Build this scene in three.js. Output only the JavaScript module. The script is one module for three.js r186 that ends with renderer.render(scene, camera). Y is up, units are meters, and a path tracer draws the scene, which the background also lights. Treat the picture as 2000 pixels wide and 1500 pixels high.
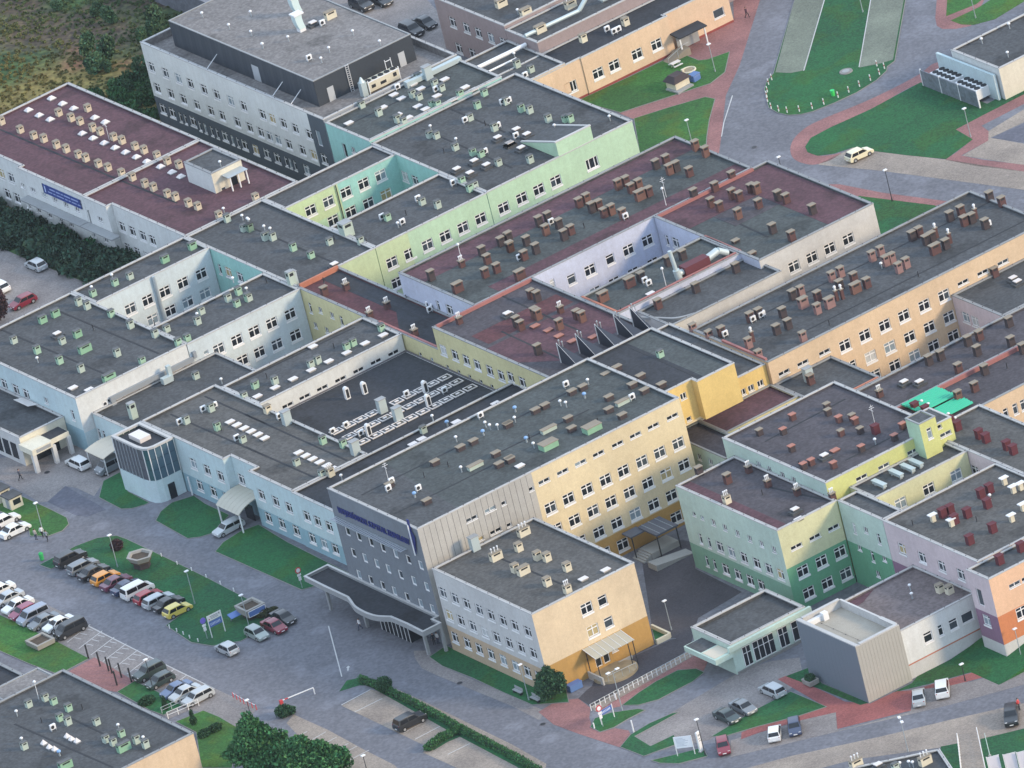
import * as THREE from 'three';
import { mergeGeometries } from 'three/addons/utils/BufferGeometryUtils.js';
import { MarchingCubes } from 'three/addons/objects/MarchingCubes.js';
import { RoundedBoxGeometry } from 'three/addons/geometries/RoundedBoxGeometry.js';
import { FontLoader } from 'three/addons/loaders/FontLoader.js';
import { TextGeometry } from 'three/addons/geometries/TextGeometry.js';

// ------------------------------------------------------------------ camera, sky, sun, exposure
// An aerial telephoto view from a light aircraft about two kilometres away. x = along the wings, z = across them, y up.
const scene = new THREE.Scene();
const camera = new THREE.PerspectiveCamera(2.864192, 4 / 3, 400, 9000);
camera.position.set(-860.46026, 885.06779, 1660.77934);
camera.up.set(0.40447, 0.88259, -0.23966);
camera.lookAt(-8.21366, 57.59095, 51.75547);
const renderer = new THREE.WebGLRenderer({ antialias: true });
renderer.toneMapping = THREE.LinearToneMapping;
renderer.toneMappingExposure = 2.1;
renderer.shadowMap.enabled = true;

// evening sky under thin high cloud: blue-grey overhead, a little paler near the horizon
{
  const W = 64, H = 32, data = new Float32Array(W * H * 4);
  for (let j = 0; j < H; j++) for (let i = 0; i < W; i++) {
    const el = ((j + 0.5) / H - 0.5) * Math.PI, k = (j * W + i) * 4, t = Math.max(0, Math.sin(el));
    const c = el < 0 ? [0.16, 0.18, 0.2] : [0.56 - 0.10 * t, 0.65 - 0.07 * t, 0.78 - 0.03 * t];
    data[k] = c[0]; data[k + 1] = c[1]; data[k + 2] = c[2]; data[k + 3] = 1;
  }
  const sky = new THREE.DataTexture(data, W, H, THREE.RGBAFormat, THREE.FloatType);
  sky.mapping = THREE.EquirectangularReflectionMapping; sky.magFilter = THREE.LinearFilter; sky.minFilter = THREE.LinearFilter; sky.needsUpdate = true;
  scene.background = sky; scene.environment = sky;
}
scene.fog = new THREE.FogExp2(new THREE.Color().setRGB(0.60, 0.67, 0.74), 0.000012);   // two kilometres of clear summer air between the aircraft and the roofs
// a low, warm sun blurred by the cloud, off to the lower right of the picture
const sun = new THREE.DirectionalLight(new THREE.Color(1.0, 0.77, 0.50), 1.5);
const SUN_AZ = 36, SUN_EL = 22;   // degrees: turned from +z towards +x, and above the horizon
{
  const a = SUN_AZ * Math.PI / 180, e = SUN_EL * Math.PI / 180;
  sun.target.position.set(45, 0, -50);
  sun.position.set(45 + 400 * Math.sin(a) * Math.cos(e), 400 * Math.sin(e), -50 + 400 * Math.cos(a) * Math.cos(e));
  sun.castShadow = true; sun.shadow.radius = 20; sun.shadow.mapSize.set(4096, 4096);
  const s = sun.shadow.camera; s.left = -220; s.right = 220; s.top = 220; s.bottom = -220; s.near = 10; s.far = 900;
  scene.add(sun, sun.target);
}

// ------------------------------------------------------------------ random numbers, noise, textures
function rng(seed) { let a = seed >>> 0; return () => { a = (a + 0x6D2B79F5) | 0; let t = Math.imul(a ^ (a >>> 15), 1 | a); t = (t + Math.imul(t ^ (t >>> 7), 61 | t)) ^ t; return ((t ^ (t >>> 14)) >>> 0) / 4294967296; }; }
const hash = (i, j, s) => { let h = Math.imul(i, 374761393) + Math.imul(j, 668265263) + Math.imul(s, 974634677); h = Math.imul(h ^ (h >>> 13), 1274126177); return ((h ^ (h >>> 16)) >>> 0) / 4294967296; };
const sm = t => t * t * (3 - 2 * t), cl = (v, a = 0, b = 1) => Math.min(b, Math.max(a, v));
function vnoise(x, y, p, s) {      // value noise that repeats every p cells
  const i = Math.floor(x), j = Math.floor(y), u = sm(x - i), v = sm(y - j), w = k => ((k % p) + p) % p;
  const a = hash(w(i), w(j), s), b = hash(w(i + 1), w(j), s), c = hash(w(i), w(j + 1), s), d = hash(w(i + 1), w(j + 1), s);
  return a + (b - a) * u + (c - a) * v + (a - b - c + d) * u * v;
}
function fbm(u, v, p, oct, s) { let r = 0, a = 0.5, n = 0; for (let o = 0; o < oct; o++) { r += a * vnoise(u * p, v * p, p, s + o); n += a; a *= 0.5; p *= 2; } return r / n; }
function tex(n, metres, fn) {      // fn(u, v) -> [r, g, b] in sRGB 0..1, tiling over "metres"
  const d = new Uint8Array(n * n * 4);
  for (let j = 0; j < n; j++) for (let i = 0; i < n; i++) {
    const c = fn(i / n, j / n), k = (j * n + i) * 4;
    d[k] = cl(c[0]) * 255; d[k + 1] = cl(c[1]) * 255; d[k + 2] = cl(c[2]) * 255; d[k + 3] = 255;
  }
  const t = new THREE.DataTexture(d, n, n);
  t.colorSpace = THREE.SRGBColorSpace; t.wrapS = t.wrapT = THREE.RepeatWrapping; t.magFilter = THREE.LinearFilter; t.minFilter = THREE.LinearMipmapLinearFilter; t.generateMipmaps = true;
  t.repeat.set(1 / metres, 1 / metres); t.needsUpdate = true; return t;
}
const grey = v => [v, v, v];
const TX = {
  felt: tex(1024, 31, (u, v) => { const p = fbm(u, v, 5, 4, 3), q = fbm(u, v, 90, 3, 9), r = Math.floor(u * 31), e = ((u * 31) % 1 < 0.05 ? 0.07 : 0) + 0.16 * sm(cl((fbm(u, v, 7, 4, 17) - 0.6) * 6)); return grey(0.80 + 0.13 * p + 0.30 * (q - 0.5) + 0.05 * (hash(r, Math.floor(v * 4), 5) - 0.5) - e); }),
  stucco: tex(512, 19, (u, v) => { const p = fbm(u, v, 4, 4, 21), st = 0.5 * fbm(u, v, 30, 3, 31) + 0.4 * vnoise(u * 72, v * 5, 72, 33) * vnoise(u * 19, v * 3, 19, 35), g = fbm(u, v, 120, 2, 41); return [0.87 + 0.12 * p + 0.07 * (st - 0.5) + 0.06 * (g - 0.5), 0.87 + 0.12 * p + 0.08 * (st - 0.5) + 0.06 * (g - 0.5), 0.87 + 0.11 * p + 0.09 * (st - 0.5) + 0.06 * (g - 0.5)]; }),
  asphalt: tex(1024, 57, (u, v) => { const p = fbm(u, v, 4, 5, 51), g = fbm(u, v, 160, 2, 61), s = fbm(u, v, 14, 3, 71); return grey(0.79 + 0.16 * p + 0.2 * (g - 0.5) + 0.08 * sm(cl((s - 0.58) * 6))); }),
  paver: tex(1024, 23, (u, v) => { const p = fbm(u, v, 5, 4, 81), g = fbm(u, v, 110, 2, 91), b = hash(Math.floor(u * 115), Math.floor(v * 230), 7), jx = (u * 23) % 1 < 0.04 || (v * 23) % 1 < 0.04 ? 0.05 : 0; return [0.74 + 0.25 * p + 0.15 * (g - 0.5) + 0.1 * (b - 0.5) - jx, 0.74 + 0.25 * p + 0.15 * (g - 0.5) + 0.1 * (b - 0.5) - jx, 0.75 + 0.23 * p + 0.15 * (g - 0.5) + 0.1 * (b - 0.5) - jx]; }),
  grass: tex(1024, 41, (u, v) => { const p = fbm(u, v, 5, 5, 101), g = fbm(u, v, 200, 2, 111), y = fbm(u, v, 11, 3, 121), d = sm(cl((y - 0.5) * 5)); return [0.66 + 0.20 * d + 0.3 * (g - 0.5) + 0.2 * p, 0.68 + 0.25 * p + 0.34 * (g - 0.5), 0.66 + 0.1 * p - 0.10 * d + 0.26 * (g - 0.5)]; }),
  meadow: tex(1024, 130, (u, v) => { const p = fbm(u, v, 5, 5, 131), q = fbm(u, v, 9, 4, 141), g = fbm(u, v, 240, 2, 151), a = sm(cl((p - 0.42) * 4.5)), b = sm(cl((q - 0.5) * 4)); return [0.20 + 0.27 * a + 0.09 * b + 0.22 * (g - 0.5), 0.29 + 0.12 * a - 0.04 * b + 0.22 * (g - 0.5), 0.17 + 0.08 * a + 0.05 * b + 0.14 * (g - 0.5)]; }),
};

// ------------------------------------------------------------------ materials
const PAL = {
  white: [0.70, 0.72, 0.72], cream: [0.74, 0.70, 0.58], greywhite: [0.60, 0.60, 0.60], mint: [0.50, 0.70, 0.50], yellowmint: [0.56, 0.68, 0.42], teal: [0.34, 0.62, 0.58], paleyellow: [0.68, 0.63, 0.36], yellow: [0.71, 0.60, 0.40],
  ochre: [0.52, 0.31, 0.10], strongyellow: [0.76, 0.56, 0.22], apricot: [0.71, 0.54, 0.37], lightblue: [0.56, 0.69, 0.73], midblue: [0.31, 0.48, 0.56], paleblue: [0.60, 0.68, 0.72], endwall: [0.73, 0.59, 0.41], frontgrey: [0.20, 0.225, 0.26], panelgrey: [0.46, 0.45, 0.43],
  pink: [0.66, 0.56, 0.59], mauve: [0.27, 0.16, 0.24], orange: [0.62, 0.23, 0.10], salmon: [0.78, 0.51, 0.34], lime: [0.60, 0.62, 0.25], greenband: [0.15, 0.39, 0.24], greenpale: [0.23, 0.42, 0.32], slateband: [0.085, 0.105, 0.13], greenwhite: [0.52, 0.66, 0.59], palelime: [0.66, 0.66, 0.42],
  brown: [0.36, 0.29, 0.29], peach: [0.74, 0.54, 0.38], slate: [0.045, 0.055, 0.07], lavender: [0.58, 0.62, 0.76], steel: [0.30, 0.33, 0.37], darkplinth: [0.16, 0.16, 0.17], beige: [0.55, 0.42, 0.30], concrete: [0.36, 0.36, 0.35], brickred: [0.30, 0.07, 0.06], coral: [0.50, 0.19, 0.12], rosered: [0.40, 0.17, 0.16],
};
const mats = {};
function mat(name, color, o = {}) { return mats[name] ??= new THREE.MeshStandardMaterial({ color: new THREE.Color().setRGB(...color), roughness: 0.85, metalness: 0, ...o }); }
const wallMat = c => mat('wall_' + c, PAL[c], { map: TX.stucco, roughness: 0.92 });
const plain = c => mat('plain_' + c, PAL[c] ?? [0.5, 0.5, 0.5], { roughness: 0.75 });
const M = {
  captop: mat('captop', [0.15, 0.16, 0.165], { roughness: 0.9, map: TX.felt }),
  blindwhite: mat('blindwhite', [0.45, 0.47, 0.47], { roughness: 0.6 }),
  felt: mat('felt', [0.088, 0.094, 0.102], { map: TX.felt, bumpMap: TX.felt, bumpScale: 0.02, roughness: 0.95 }),
  feltgreen: mat('feltgreen', [0.082, 0.096, 0.098], { map: TX.felt, roughness: 0.95 }),
  feltwarm: mat('feltwarm', [0.115, 0.114, 0.112], { map: TX.felt, roughness: 0.95 }),
  feltdark: mat('feltdark', [0.040, 0.045, 0.056], { map: TX.felt, roughness: 0.95 }),
  feltpurple: mat('feltpurple', [0.125, 0.060, 0.076], { map: TX.felt, roughness: 0.95 }),
  feltred: mat('feltred', [0.13, 0.048, 0.055], { map: TX.felt, roughness: 0.95 }),
  feltviolet: mat('feltviolet', [0.090, 0.082, 0.096], { map: TX.felt, roughness: 0.95 }),
  greyroof: mat('greyroof', [0.25, 0.235, 0.23], { map: TX.felt, roughness: 0.9 }),
  gravelroof: mat('gravelroof', [0.20, 0.165, 0.165], { map: TX.felt, roughness: 0.95 }),
  seam: mat('seam', [0.028, 0.031, 0.037], { roughness: 0.95 }),
  capwhite: mat('capwhite', [0.54, 0.54, 0.54], { roughness: 0.6, map: TX.stucco }),
  capgrey: mat('capgrey', [0.33, 0.345, 0.36], { roughness: 0.6, map: TX.stucco }),
  capdark: mat('capdark', [0.12, 0.11, 0.12], { roughness: 0.8 }),
  capred: mat('capred', [0.42, 0.15, 0.13], { roughness: 0.8, map: TX.stucco }),
  asphalt: mat('asphalt', [0.19, 0.195, 0.225], { map: TX.asphalt, roughness: 0.95 }),
  patch: mat('patch', [0.145, 0.15, 0.19], { map: TX.asphalt, roughness: 0.95 }),
  paving: mat('paving', [0.30, 0.275, 0.27], { map: TX.paver, roughness: 0.95 }),
  pavingwarm: mat('pavingwarm', [0.37, 0.315, 0.27], { map: TX.paver, roughness: 0.95 }),
  pavinggreen: mat('pavinggreen', [0.22, 0.25, 0.20], { map: TX.paver, roughness: 0.95 }),
  darkpave: mat('darkpave', [0.085, 0.08, 0.095], { map: TX.paver, roughness: 0.95 }),
  brickpave: mat('brickpave', [0.34, 0.165, 0.16], { map: TX.paver, roughness: 0.95 }),
  redpave: mat('redpave', [0.36, 0.12, 0.115], { map: TX.paver, roughness: 0.95 }),
  grass: mat('grass', [0.024, 0.150, 0.068], { map: TX.grass, bumpMap: TX.grass, bumpScale: 0.05, roughness: 1 }),
  grasswarm: mat('grasswarm', [0.056, 0.185, 0.050], { map: TX.grass, bumpMap: TX.grass, bumpScale: 0.05, roughness: 1 }),
  meadow: mat('meadow', [1.1, 1.15, 1.0], { map: TX.meadow, bumpMap: TX.meadow, bumpScale: 0.3, roughness: 1 }),
  soil: mat('soil', [0.10, 0.075, 0.055], { map: TX.asphalt, roughness: 1 }),
  kerb: mat('kerb', [0.25, 0.245, 0.24], { map: TX.stucco, roughness: 0.9 }),
  paint: mat('paint', [0.62, 0.62, 0.62], { map: TX.asphalt, roughness: 0.8 }),
  glassdark: mat('glassdark', [0.014, 0.018, 0.024], { roughness: 0.22 }),
  glassmid: mat('glassmid', [0.05, 0.065, 0.08], { roughness: 0.22 }),
  glasslight: mat('glasslight', [0.22, 0.28, 0.32], { roughness: 0.35 }),
  blind: mat('blind', [0.40, 0.32, 0.16], { roughness: 0.6 }),
  curtain: mat('curtain', [0.26, 0.09, 0.11], { roughness: 0.6 }),
  frame: mat('frame', [0.76, 0.76, 0.76], { roughness: 0.55 }),
  brick: mat('brick', [0.115, 0.058, 0.057], { map: TX.stucco, roughness: 0.95 }),
  brickorange: mat('brickorange', [0.175, 0.093, 0.078], { map: TX.stucco, roughness: 0.95 }),
  brickdark: mat('brickdark', [0.065, 0.05, 0.055], { map: TX.stucco, roughness: 0.95 }),
  brickpink: mat('brickpink', [0.29, 0.175, 0.17], { map: TX.stucco, roughness: 0.95 }),
  brickmaroon: mat('brickmaroon', [0.115, 0.027, 0.038], { map: TX.stucco, roughness: 0.9 }),
  slab: mat('slab', [0.29, 0.25, 0.20], { map: TX.stucco, roughness: 0.95 }),
  slabred: mat('slabred', [0.42, 0.19, 0.15], { map: TX.stucco, roughness: 0.95 }),
  mintbox: mat('mintbox', [0.36, 0.55, 0.42], { map: TX.stucco, roughness: 0.8 }),
  mintpale: mat('mintpale', [0.46, 0.55, 0.49], { map: TX.stucco, roughness: 0.8 }),
  mintgreen: mat('mintgreen', [0.26, 0.47, 0.32], { map: TX.stucco, roughness: 0.8 }),
  creambox: mat('creambox', [0.62, 0.54, 0.42], { map: TX.stucco, roughness: 0.85 }),
  whitebox: mat('whitebox', [0.68, 0.63, 0.50], { map: TX.stucco, roughness: 0.8 }),
  black: mat('black', [0.016, 0.018, 0.022], { roughness: 0.7 }),
  whitemetal: mat('whitemetal', [0.72, 0.73, 0.74], { roughness: 0.45 }),
  zinc: mat('zinc', [0.42, 0.47, 0.50], { roughness: 0.4, metalness: 0.4 }),
  duct: mat('duct', [0.46, 0.54, 0.55], { roughness: 0.45, metalness: 0.2 }),
  plate: mat('plate', [0.66, 0.62, 0.60], { roughness: 0.4 }),
  blueball: mat('blueball', [0.22, 0.38, 0.62], { roughness: 0.4 }),
  polycarb: mat('polycarb', [0.42, 0.40, 0.33], { roughness: 0.4 }),
  iron: mat('iron', [0.025, 0.027, 0.032], { roughness: 0.6 }),
  bark: mat('bark', [0.07, 0.05, 0.04], { roughness: 1 }),
};

// ------------------------------------------------------------------ naming and tagging
const used = {};
function numbered(n) { const k = used[n] = (used[n] ?? -1) + 1; return k ? n + '_' + String(k).padStart(3, '0') : n; }
function thing(name, label, category, pos = [0, 0, 0], turn = 0, group) {
  const o = new THREE.Group(); o.name = numbered(name); o.position.set(...pos); o.rotation.y = turn; o.userData = { label, category };
  if (group) o.userData.group = group;
  scene.add(o); return o;
}
function part(parent, name, geo, m, pos, turn = 0) {
  const o = new THREE.Mesh(geo, m); o.name = name; o.castShadow = o.receiveShadow = true;
  if (pos) o.position.set(...pos);
  if (turn) o.rotation.y = turn;
  parent.add(o); return o;
}
function structure(name, label, geo, m, pos) { const o = part(scene, numbered(name), geo, m, pos); o.userData = { kind: 'structure', label }; return o; }
const box = (w, h, d, x = 0, y = 0, z = 0) => { const g = new THREE.BoxGeometry(w, h, d); g.translate(x, y, z); return g; };        // centred
const slab = (w, h, d, x = 0, y = 0, z = 0) => box(w, h, d, x, y + h / 2, z);                                                    // y = its underside
const cyl = (r0, r1, h, x = 0, y = 0, z = 0, n = 12) => { const g = new THREE.CylinderGeometry(r1, r0, h, n); g.translate(x, y + h / 2, z); return g; };  // r0 below, r1 above
const flat = g => g.index ? g.toNonIndexed() : g;
const join = gs => mergeGeometries(gs.map(flat).map(g => { for (const k of Object.keys(g.attributes)) if (!['position', 'normal', 'uv'].includes(k)) g.deleteAttribute(k); return g; }));
function bar(a, b, r, n = 6) {     // a round bar between two points
  const A = new THREE.Vector3(...a), B = new THREE.Vector3(...b), g = new THREE.CylinderGeometry(r, r, A.distanceTo(B), n);
  g.applyQuaternion(new THREE.Quaternion().setFromUnitVectors(new THREE.Vector3(0, 1, 0), B.clone().sub(A).normalize()));
  g.translate((A.x + B.x) / 2, (A.y + B.y) / 2, (A.z + B.z) / 2); return g;
}
function metreUV(g) {              // uv in metres from the position, by the way each face points
  g = flat(g); const p = g.attributes.position, n = g.attributes.normal, u = new Float32Array(p.count * 2);
  for (let i = 0; i < p.count; i++) {
    const a = Math.abs(n.getX(i)), b = Math.abs(n.getY(i)), c = Math.abs(n.getZ(i));
    if (b >= a && b >= c) { u[2 * i] = p.getX(i); u[2 * i + 1] = p.getZ(i); } else if (a >= c) { u[2 * i] = p.getZ(i); u[2 * i + 1] = p.getY(i); } else { u[2 * i] = p.getX(i); u[2 * i + 1] = p.getY(i); }
  }
  g.setAttribute('uv', new THREE.BufferAttribute(u, 2)); return g;
}

// ------------------------------------------------------------------ plan polygons
const V2 = (x, z) => new THREE.Vector2(x, z);
function ccw(p) { p = p.filter((q, i) => Math.hypot(q[0] - p[(i + 1) % p.length][0], q[1] - p[(i + 1) % p.length][1]) > 0.01); let a = 0; p.forEach((q, i) => { const r = p[(i + 1) % p.length]; a += q[0] * r[1] - r[0] * q[1]; }); return a < 0 ? p.slice().reverse() : p; }
function offset(poly, d) {         // grow (d > 0) or shrink a plan polygon
  const p = ccw(poly), n = p.length, out = [];
  for (let i = 0; i < n; i++) {
    const a = p[(i + n - 1) % n], b = p[i], c = p[(i + 1) % n];
    const e = (s, t) => { const l = Math.hypot(t[0] - s[0], t[1] - s[1]); return [(t[1] - s[1]) / l, -(t[0] - s[0]) / l]; };
    const n1 = e(a, b), n2 = e(b, c), k = 1 + n1[0] * n2[0] + n1[1] * n2[1];
    out.push([b[0] + d * (n1[0] + n2[0]) / k, b[1] + d * (n1[1] + n2[1]) / k]);
  }
  return out;
}
const shapeOf = (p, holes = []) => { const s = new THREE.Shape(p.map(q => V2(...q))); holes.forEach(h => s.holes.push(new THREE.Path(h.map(q => V2(...q))))); return s; };
function prism(p, y0, y1, holes = []) {     // a plan polygon raised from y0 to y1
  const g = new THREE.ExtrudeGeometry(shapeOf(p, holes), { depth: y1 - y0, bevelEnabled: false, curveSegments: 1 });
  g.rotateX(Math.PI / 2); g.translate(0, y1, 0); return g;
}
function smoothLine(p, n = 5, closed = true) { const c = new THREE.CatmullRomCurve3(p.map(q => new THREE.Vector3(q[0], 0, q[1])), closed, 'centripetal'); return c.getPoints(p.length * n).slice(0, closed ? -1 : undefined).map(v => [v.x, v.z]); }

// ------------------------------------------------------------------ windows
const WT = {                      // width, height, frame bar, mullions (fractions of the width), transom (fraction of the height), sill
  cross: { w: 1.85, h: 1.62, f: 0.12, mx: [0.5], ty: 0.68, sill: 0.28 }, strip: { w: 1.85, h: 0.62, f: 0.09, mx: [0.5], sill: 0.12 }, narrow: { w: 0.8, h: 1.6, f: 0.1, mx: [], ty: 0.7, sill: 0.2 }, small: { w: 0.8, h: 0.62, f: 0.09, mx: [], sill: 0.1 },
  square: { w: 1.0, h: 0.95, f: 0.1, mx: [0.5], sill: 0.12 }, front: { w: 1.2, h: 1.42, f: 0.2, mx: [], sill: 0 }, triple: { w: 2.1, h: 1.7, f: 0.12, mx: [0.28, 0.72], sill: 0.22 }, two: { w: 1.4, h: 1.5, f: 0.1, mx: [], ty: 0.72, sill: 0.24 },
  ward: { w: 1.75, h: 1.6, f: 0.12, mx: [0.58], ty: 0.7, sill: 0.24 }, band: { w: 1.4, h: 0.8, f: 0.1, mx: [0.4, 0.72], sill: 0.08 }, door: { w: 1.0, h: 2.3, f: 0.1, mx: [], sill: 0 }, block: { w: 1.3, h: 2.5, f: 0.08, mx: [], sill: 0 }, wide: { w: 1.9, h: 1.4, f: 0.1, mx: [], sill: 0.12 }, blind: { w: 1.4, h: 1.5, f: 0.1, mx: [], ty: 0.75, sill: 0.2 },
};
for (const t of Object.values(WT)) {
  const gs = [box(t.f, t.h, 0.1, -t.w / 2 + t.f / 2), box(t.f, t.h, 0.1, t.w / 2 - t.f / 2), box(t.w - 2 * t.f, t.f, 0.1, 0, t.h / 2 - t.f / 2), box(t.w - 2 * t.f, t.f, 0.1, 0, -t.h / 2 + t.f / 2)];
  const ys = t.ty ? [-t.h / 2, -t.h / 2 + t.ty * t.h, t.h / 2] : [-t.h / 2, t.h / 2], xs = [-t.w / 2, ...t.mx.map(m => (m - 0.5) * t.w), t.w / 2];
  for (const x of xs.slice(1, -1)) gs.push(box(t.f * 1.1, t.h - 2 * t.f, 0.094, x));
  if (t.ty) gs.push(box(t.w - 2 * t.f, t.f, 0.088, 0, ys[1]));
  t.frame = join(gs); t.panes = [];
  for (let i = 0; i < xs.length - 1; i++) for (let j = 0; j < ys.length - 1; j++) t.panes.push(box(xs[i + 1] - xs[i] - t.f * 0.8, ys[j + 1] - ys[j] - t.f * 0.8, 0.03, (xs[i] + xs[i + 1]) / 2, (ys[j] + ys[j + 1]) / 2, -0.035));
  if (t.sill) t.sillGeo = box(t.w + 0.1, t.sill, 0.36, 0, -t.h / 2 - t.sill / 2, 0.04);
}
const TURN = { s: 0, w: -Math.PI / 2, n: Math.PI, e: Math.PI / 2 };   // s = faces +z, w = faces -x, n = faces -z, e = faces +x
const wr = rng(77);
function addWindow(b, side, plane, type, u, y, glass) {
  const t = WT[type], o = b.userData.at, off = 0.15;
  const pos = side === 's' ? [u - o[0], y, plane - off - o[1]] : [plane + off - o[0], y, u - o[1]];
  const w = part(b, type === 'door' ? 'door' : 'window', t.frame, M.frame, pos, TURN[side]);
  const r = wr(), g = glass ? M[glass] : type === 'front' ? (r < 0.5 ? M.glasslight : M.glassdark) : r < 0.66 ? M.glassdark : r < 0.86 ? M.glassmid : r < 0.94 ? M.glasslight : r < 0.97 ? M.blindwhite : M.blind;
  for (const p of t.panes) part(w, 'pane', p, wr() < 0.12 ? M.glassmid : g);
  if (t.sillGeo) part(w, 'sill', t.sillGeo, M.frame);
}

// ------------------------------------------------------------------ buildings
let nth = 0;
const WALL = 0.3;
function wallPanel(b, side, plane, u0, u1, y0, y1, colour, wins) {
  const s = new THREE.Shape([V2(u0, y0), V2(u1, y0), V2(u1, y1), V2(u0, y1)]);
  for (const w of wins) {
    const t = WT[w.type], x0 = Math.max(u0 + 0.03, w.u - t.w / 2), x1 = Math.min(u1 - 0.03, w.u + t.w / 2), a = Math.max(y0 + 0.03, w.y - t.h / 2), c = Math.min(y1 - 0.03, w.y + t.h / 2);
    if (x1 > x0 && c > a) s.holes.push(new THREE.Path([V2(x0, a), V2(x0, c), V2(x1, c), V2(x1, a)]));
  }
  const g = new THREE.ExtrudeGeometry(s, { depth: WALL, bevelEnabled: false, curveSegments: 1 }); g.translate(0, 0, -WALL);
  const o = b.userData.at, sgn = side === 's' || side === 'w' ? 1 : -1;
  if (sgn < 0) { g.scale(1, 1, 1); }
  const m = part(b, 'wall', g, wallMat(colour), side === 's' || side === 'n' ? [-o[0], 0, plane - o[1]] : [plane - o[0], 0, -o[1]], TURN[side]);
  return m;
}
// spec: h (parapet top), poly (plan), drop (parapet above the roof), roof, cap, col {s, w, n, e}, bands [[side, u0, u1, y0, y1, colour]], wins [[side, plane, type, y, [u...], glass]]
function building(name, label, spec) {
  const poly = ccw(spec.poly), h = spec.h + 0.009 * (nth++ % 11), drop = spec.drop ?? 0.4;
  const cx = poly.reduce((a, p) => a + p[0], 0) / poly.length, cz = poly.reduce((a, p) => a + p[1], 0) / poly.length;
  const b = thing(name, label, spec.category ?? 'building', [cx, 0, cz]); b.userData.at = [cx, cz];
  const loc = poly.map(p => [p[0] - cx, p[1] - cz]);
  b.userData.roofY = h - drop;
  const wins = []; for (const [side, plane, type, y, us, glass] of spec.wins ?? []) for (const u of us) wins.push({ side, plane, type, y, u, glass });
  const n = poly.length, base = spec.base ?? 0, top = h - 0.14, col = spec.col;
  for (let i = 0; i < n; i++) {
    const a = poly[i], c = poly[(i + 1) % n], dx = c[0] - a[0], dz = c[1] - a[1], L = Math.hypot(dx, dz);
    const nx = dz / L, nz = -dx / L;
    const side = Math.abs(nx) > 0.98 ? (nx > 0 ? 'e' : 'w') : Math.abs(nz) > 0.98 ? (nz > 0 ? 's' : 'n') : null;
    if (!side) {                   // a wall that is askew or part of a curve
      const g = new THREE.BoxGeometry(L, top - base, WALL); g.translate(0, base + (top - base) / 2, -WALL / 2);
      const m = part(b, 'wall', metreUV(g), wallMat(col.k ?? col.s), [(a[0] + c[0]) / 2 - cx, 0, (a[1] + c[1]) / 2 - cz], Math.atan2(nx, nz)); continue;
    }
    const horiz = side === 's' || side === 'n', plane = horiz ? a[1] : a[0], k = horiz ? 0 : 1;
    let u0 = Math.min(a[k], c[k]), u1 = Math.max(a[k], c[k]); const e = horiz ? 0.004 : 0.002; u0 += e; u1 -= e;
    const mine = wins.filter(w => w.side === side && Math.abs(w.plane - plane) < 0.9 && w.u > u0 - 0.2 && w.u < u1 + 0.2);
    for (const w of mine) w.done = true;
    for (let q = 0; q < mine.length; q++) for (let p = 0; p < q; p++) { const A = mine[p], B = mine[q]; if (!A.drop && !B.drop && Math.abs(A.u - B.u) < (WT[A.type].w + WT[B.type].w) / 2 + 0.06 && Math.abs(A.y - B.y) < (WT[A.type].h + WT[B.type].h) / 2 + 0.06) { B.drop = true; console.log('overlap', label, side, A.type, A.u.toFixed(1), A.y.toFixed(1), B.type, B.u.toFixed(1), B.y.toFixed(1)); } }
    for (let q = mine.length - 1; q >= 0; q--) if (mine[q].drop) mine.splice(q, 1);
    let rects = [[u0, u1, base, top, col[side] ?? col.s]];
    for (const [s, b0, b1, y0, y1, cc] of spec.bands ?? []) if (s === side && b0 < u1 && b1 > u0) {
      const B = [Math.max(u0, b0), Math.min(u1, b1), Math.max(base, y0), Math.min(top, y1)], next = [];
      for (const [p, q, r, t, c0] of rects) {
        const X0 = Math.max(p, B[0]), X1 = Math.min(q, B[1]), Y0 = Math.max(r, B[2]), Y1 = Math.min(t, B[3]);
        if (X1 - X0 < 0.02 || Y1 - Y0 < 0.02) { next.push([p, q, r, t, c0]); continue; }
        if (X0 - p > 0.02) next.push([p, X0, r, t, c0]); if (q - X1 > 0.02) next.push([X1, q, r, t, c0]);
        if (Y0 - r > 0.02) next.push([X0, X1, r, Y0, c0]); if (t - Y1 > 0.02) next.push([X0, X1, Y1, t, c0]);
        next.push([X0, X1, Y0, Y1, cc]);
      }
      rects = next;
    }
    for (const [p, q, r, t, c0] of rects) {
      const back = side === 'n' || side === 'e';
      wallPanel(b, side, plane, back ? -q : p, back ? -p : q, r, t, c0, back ? [] : mine.filter(w => w.u > p && w.u < q && w.y > r && w.y < t));
    }
    for (const w of mine) if (side === 's' || side === 'w') addWindow(b, side, plane, w.type, w.u, w.y, w.glass);
  }
  const lost0 = 0;
  const lost = wins.filter(w => !w.done); if (lost.length) console.log(label, 'windows without a wall', lost.map(w => [w.side, w.plane, w.u.toFixed(1)].join(' ')).join(', '));
  if (spec.roof !== 'none') {
    const ry = h - drop;
    const gs = [prism(offset(loc, -0.29), ry - 0.25, ry)];
    if (drop > 0.2) gs.push(prism(offset(loc, -0.295), ry - 0.02, h - 0.15, [offset(loc, -0.35).reverse()]));
    part(b, 'roof', metreUV(join(gs)), M[spec.roof ?? 'felt']);
    part(b, 'parapet', metreUV(prism(offset(loc, 0.05), h - 0.14, h, [offset(loc, -(spec.capw ?? 0.38)).reverse()])), M[spec.cap ?? 'capwhite']);
  }
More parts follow.
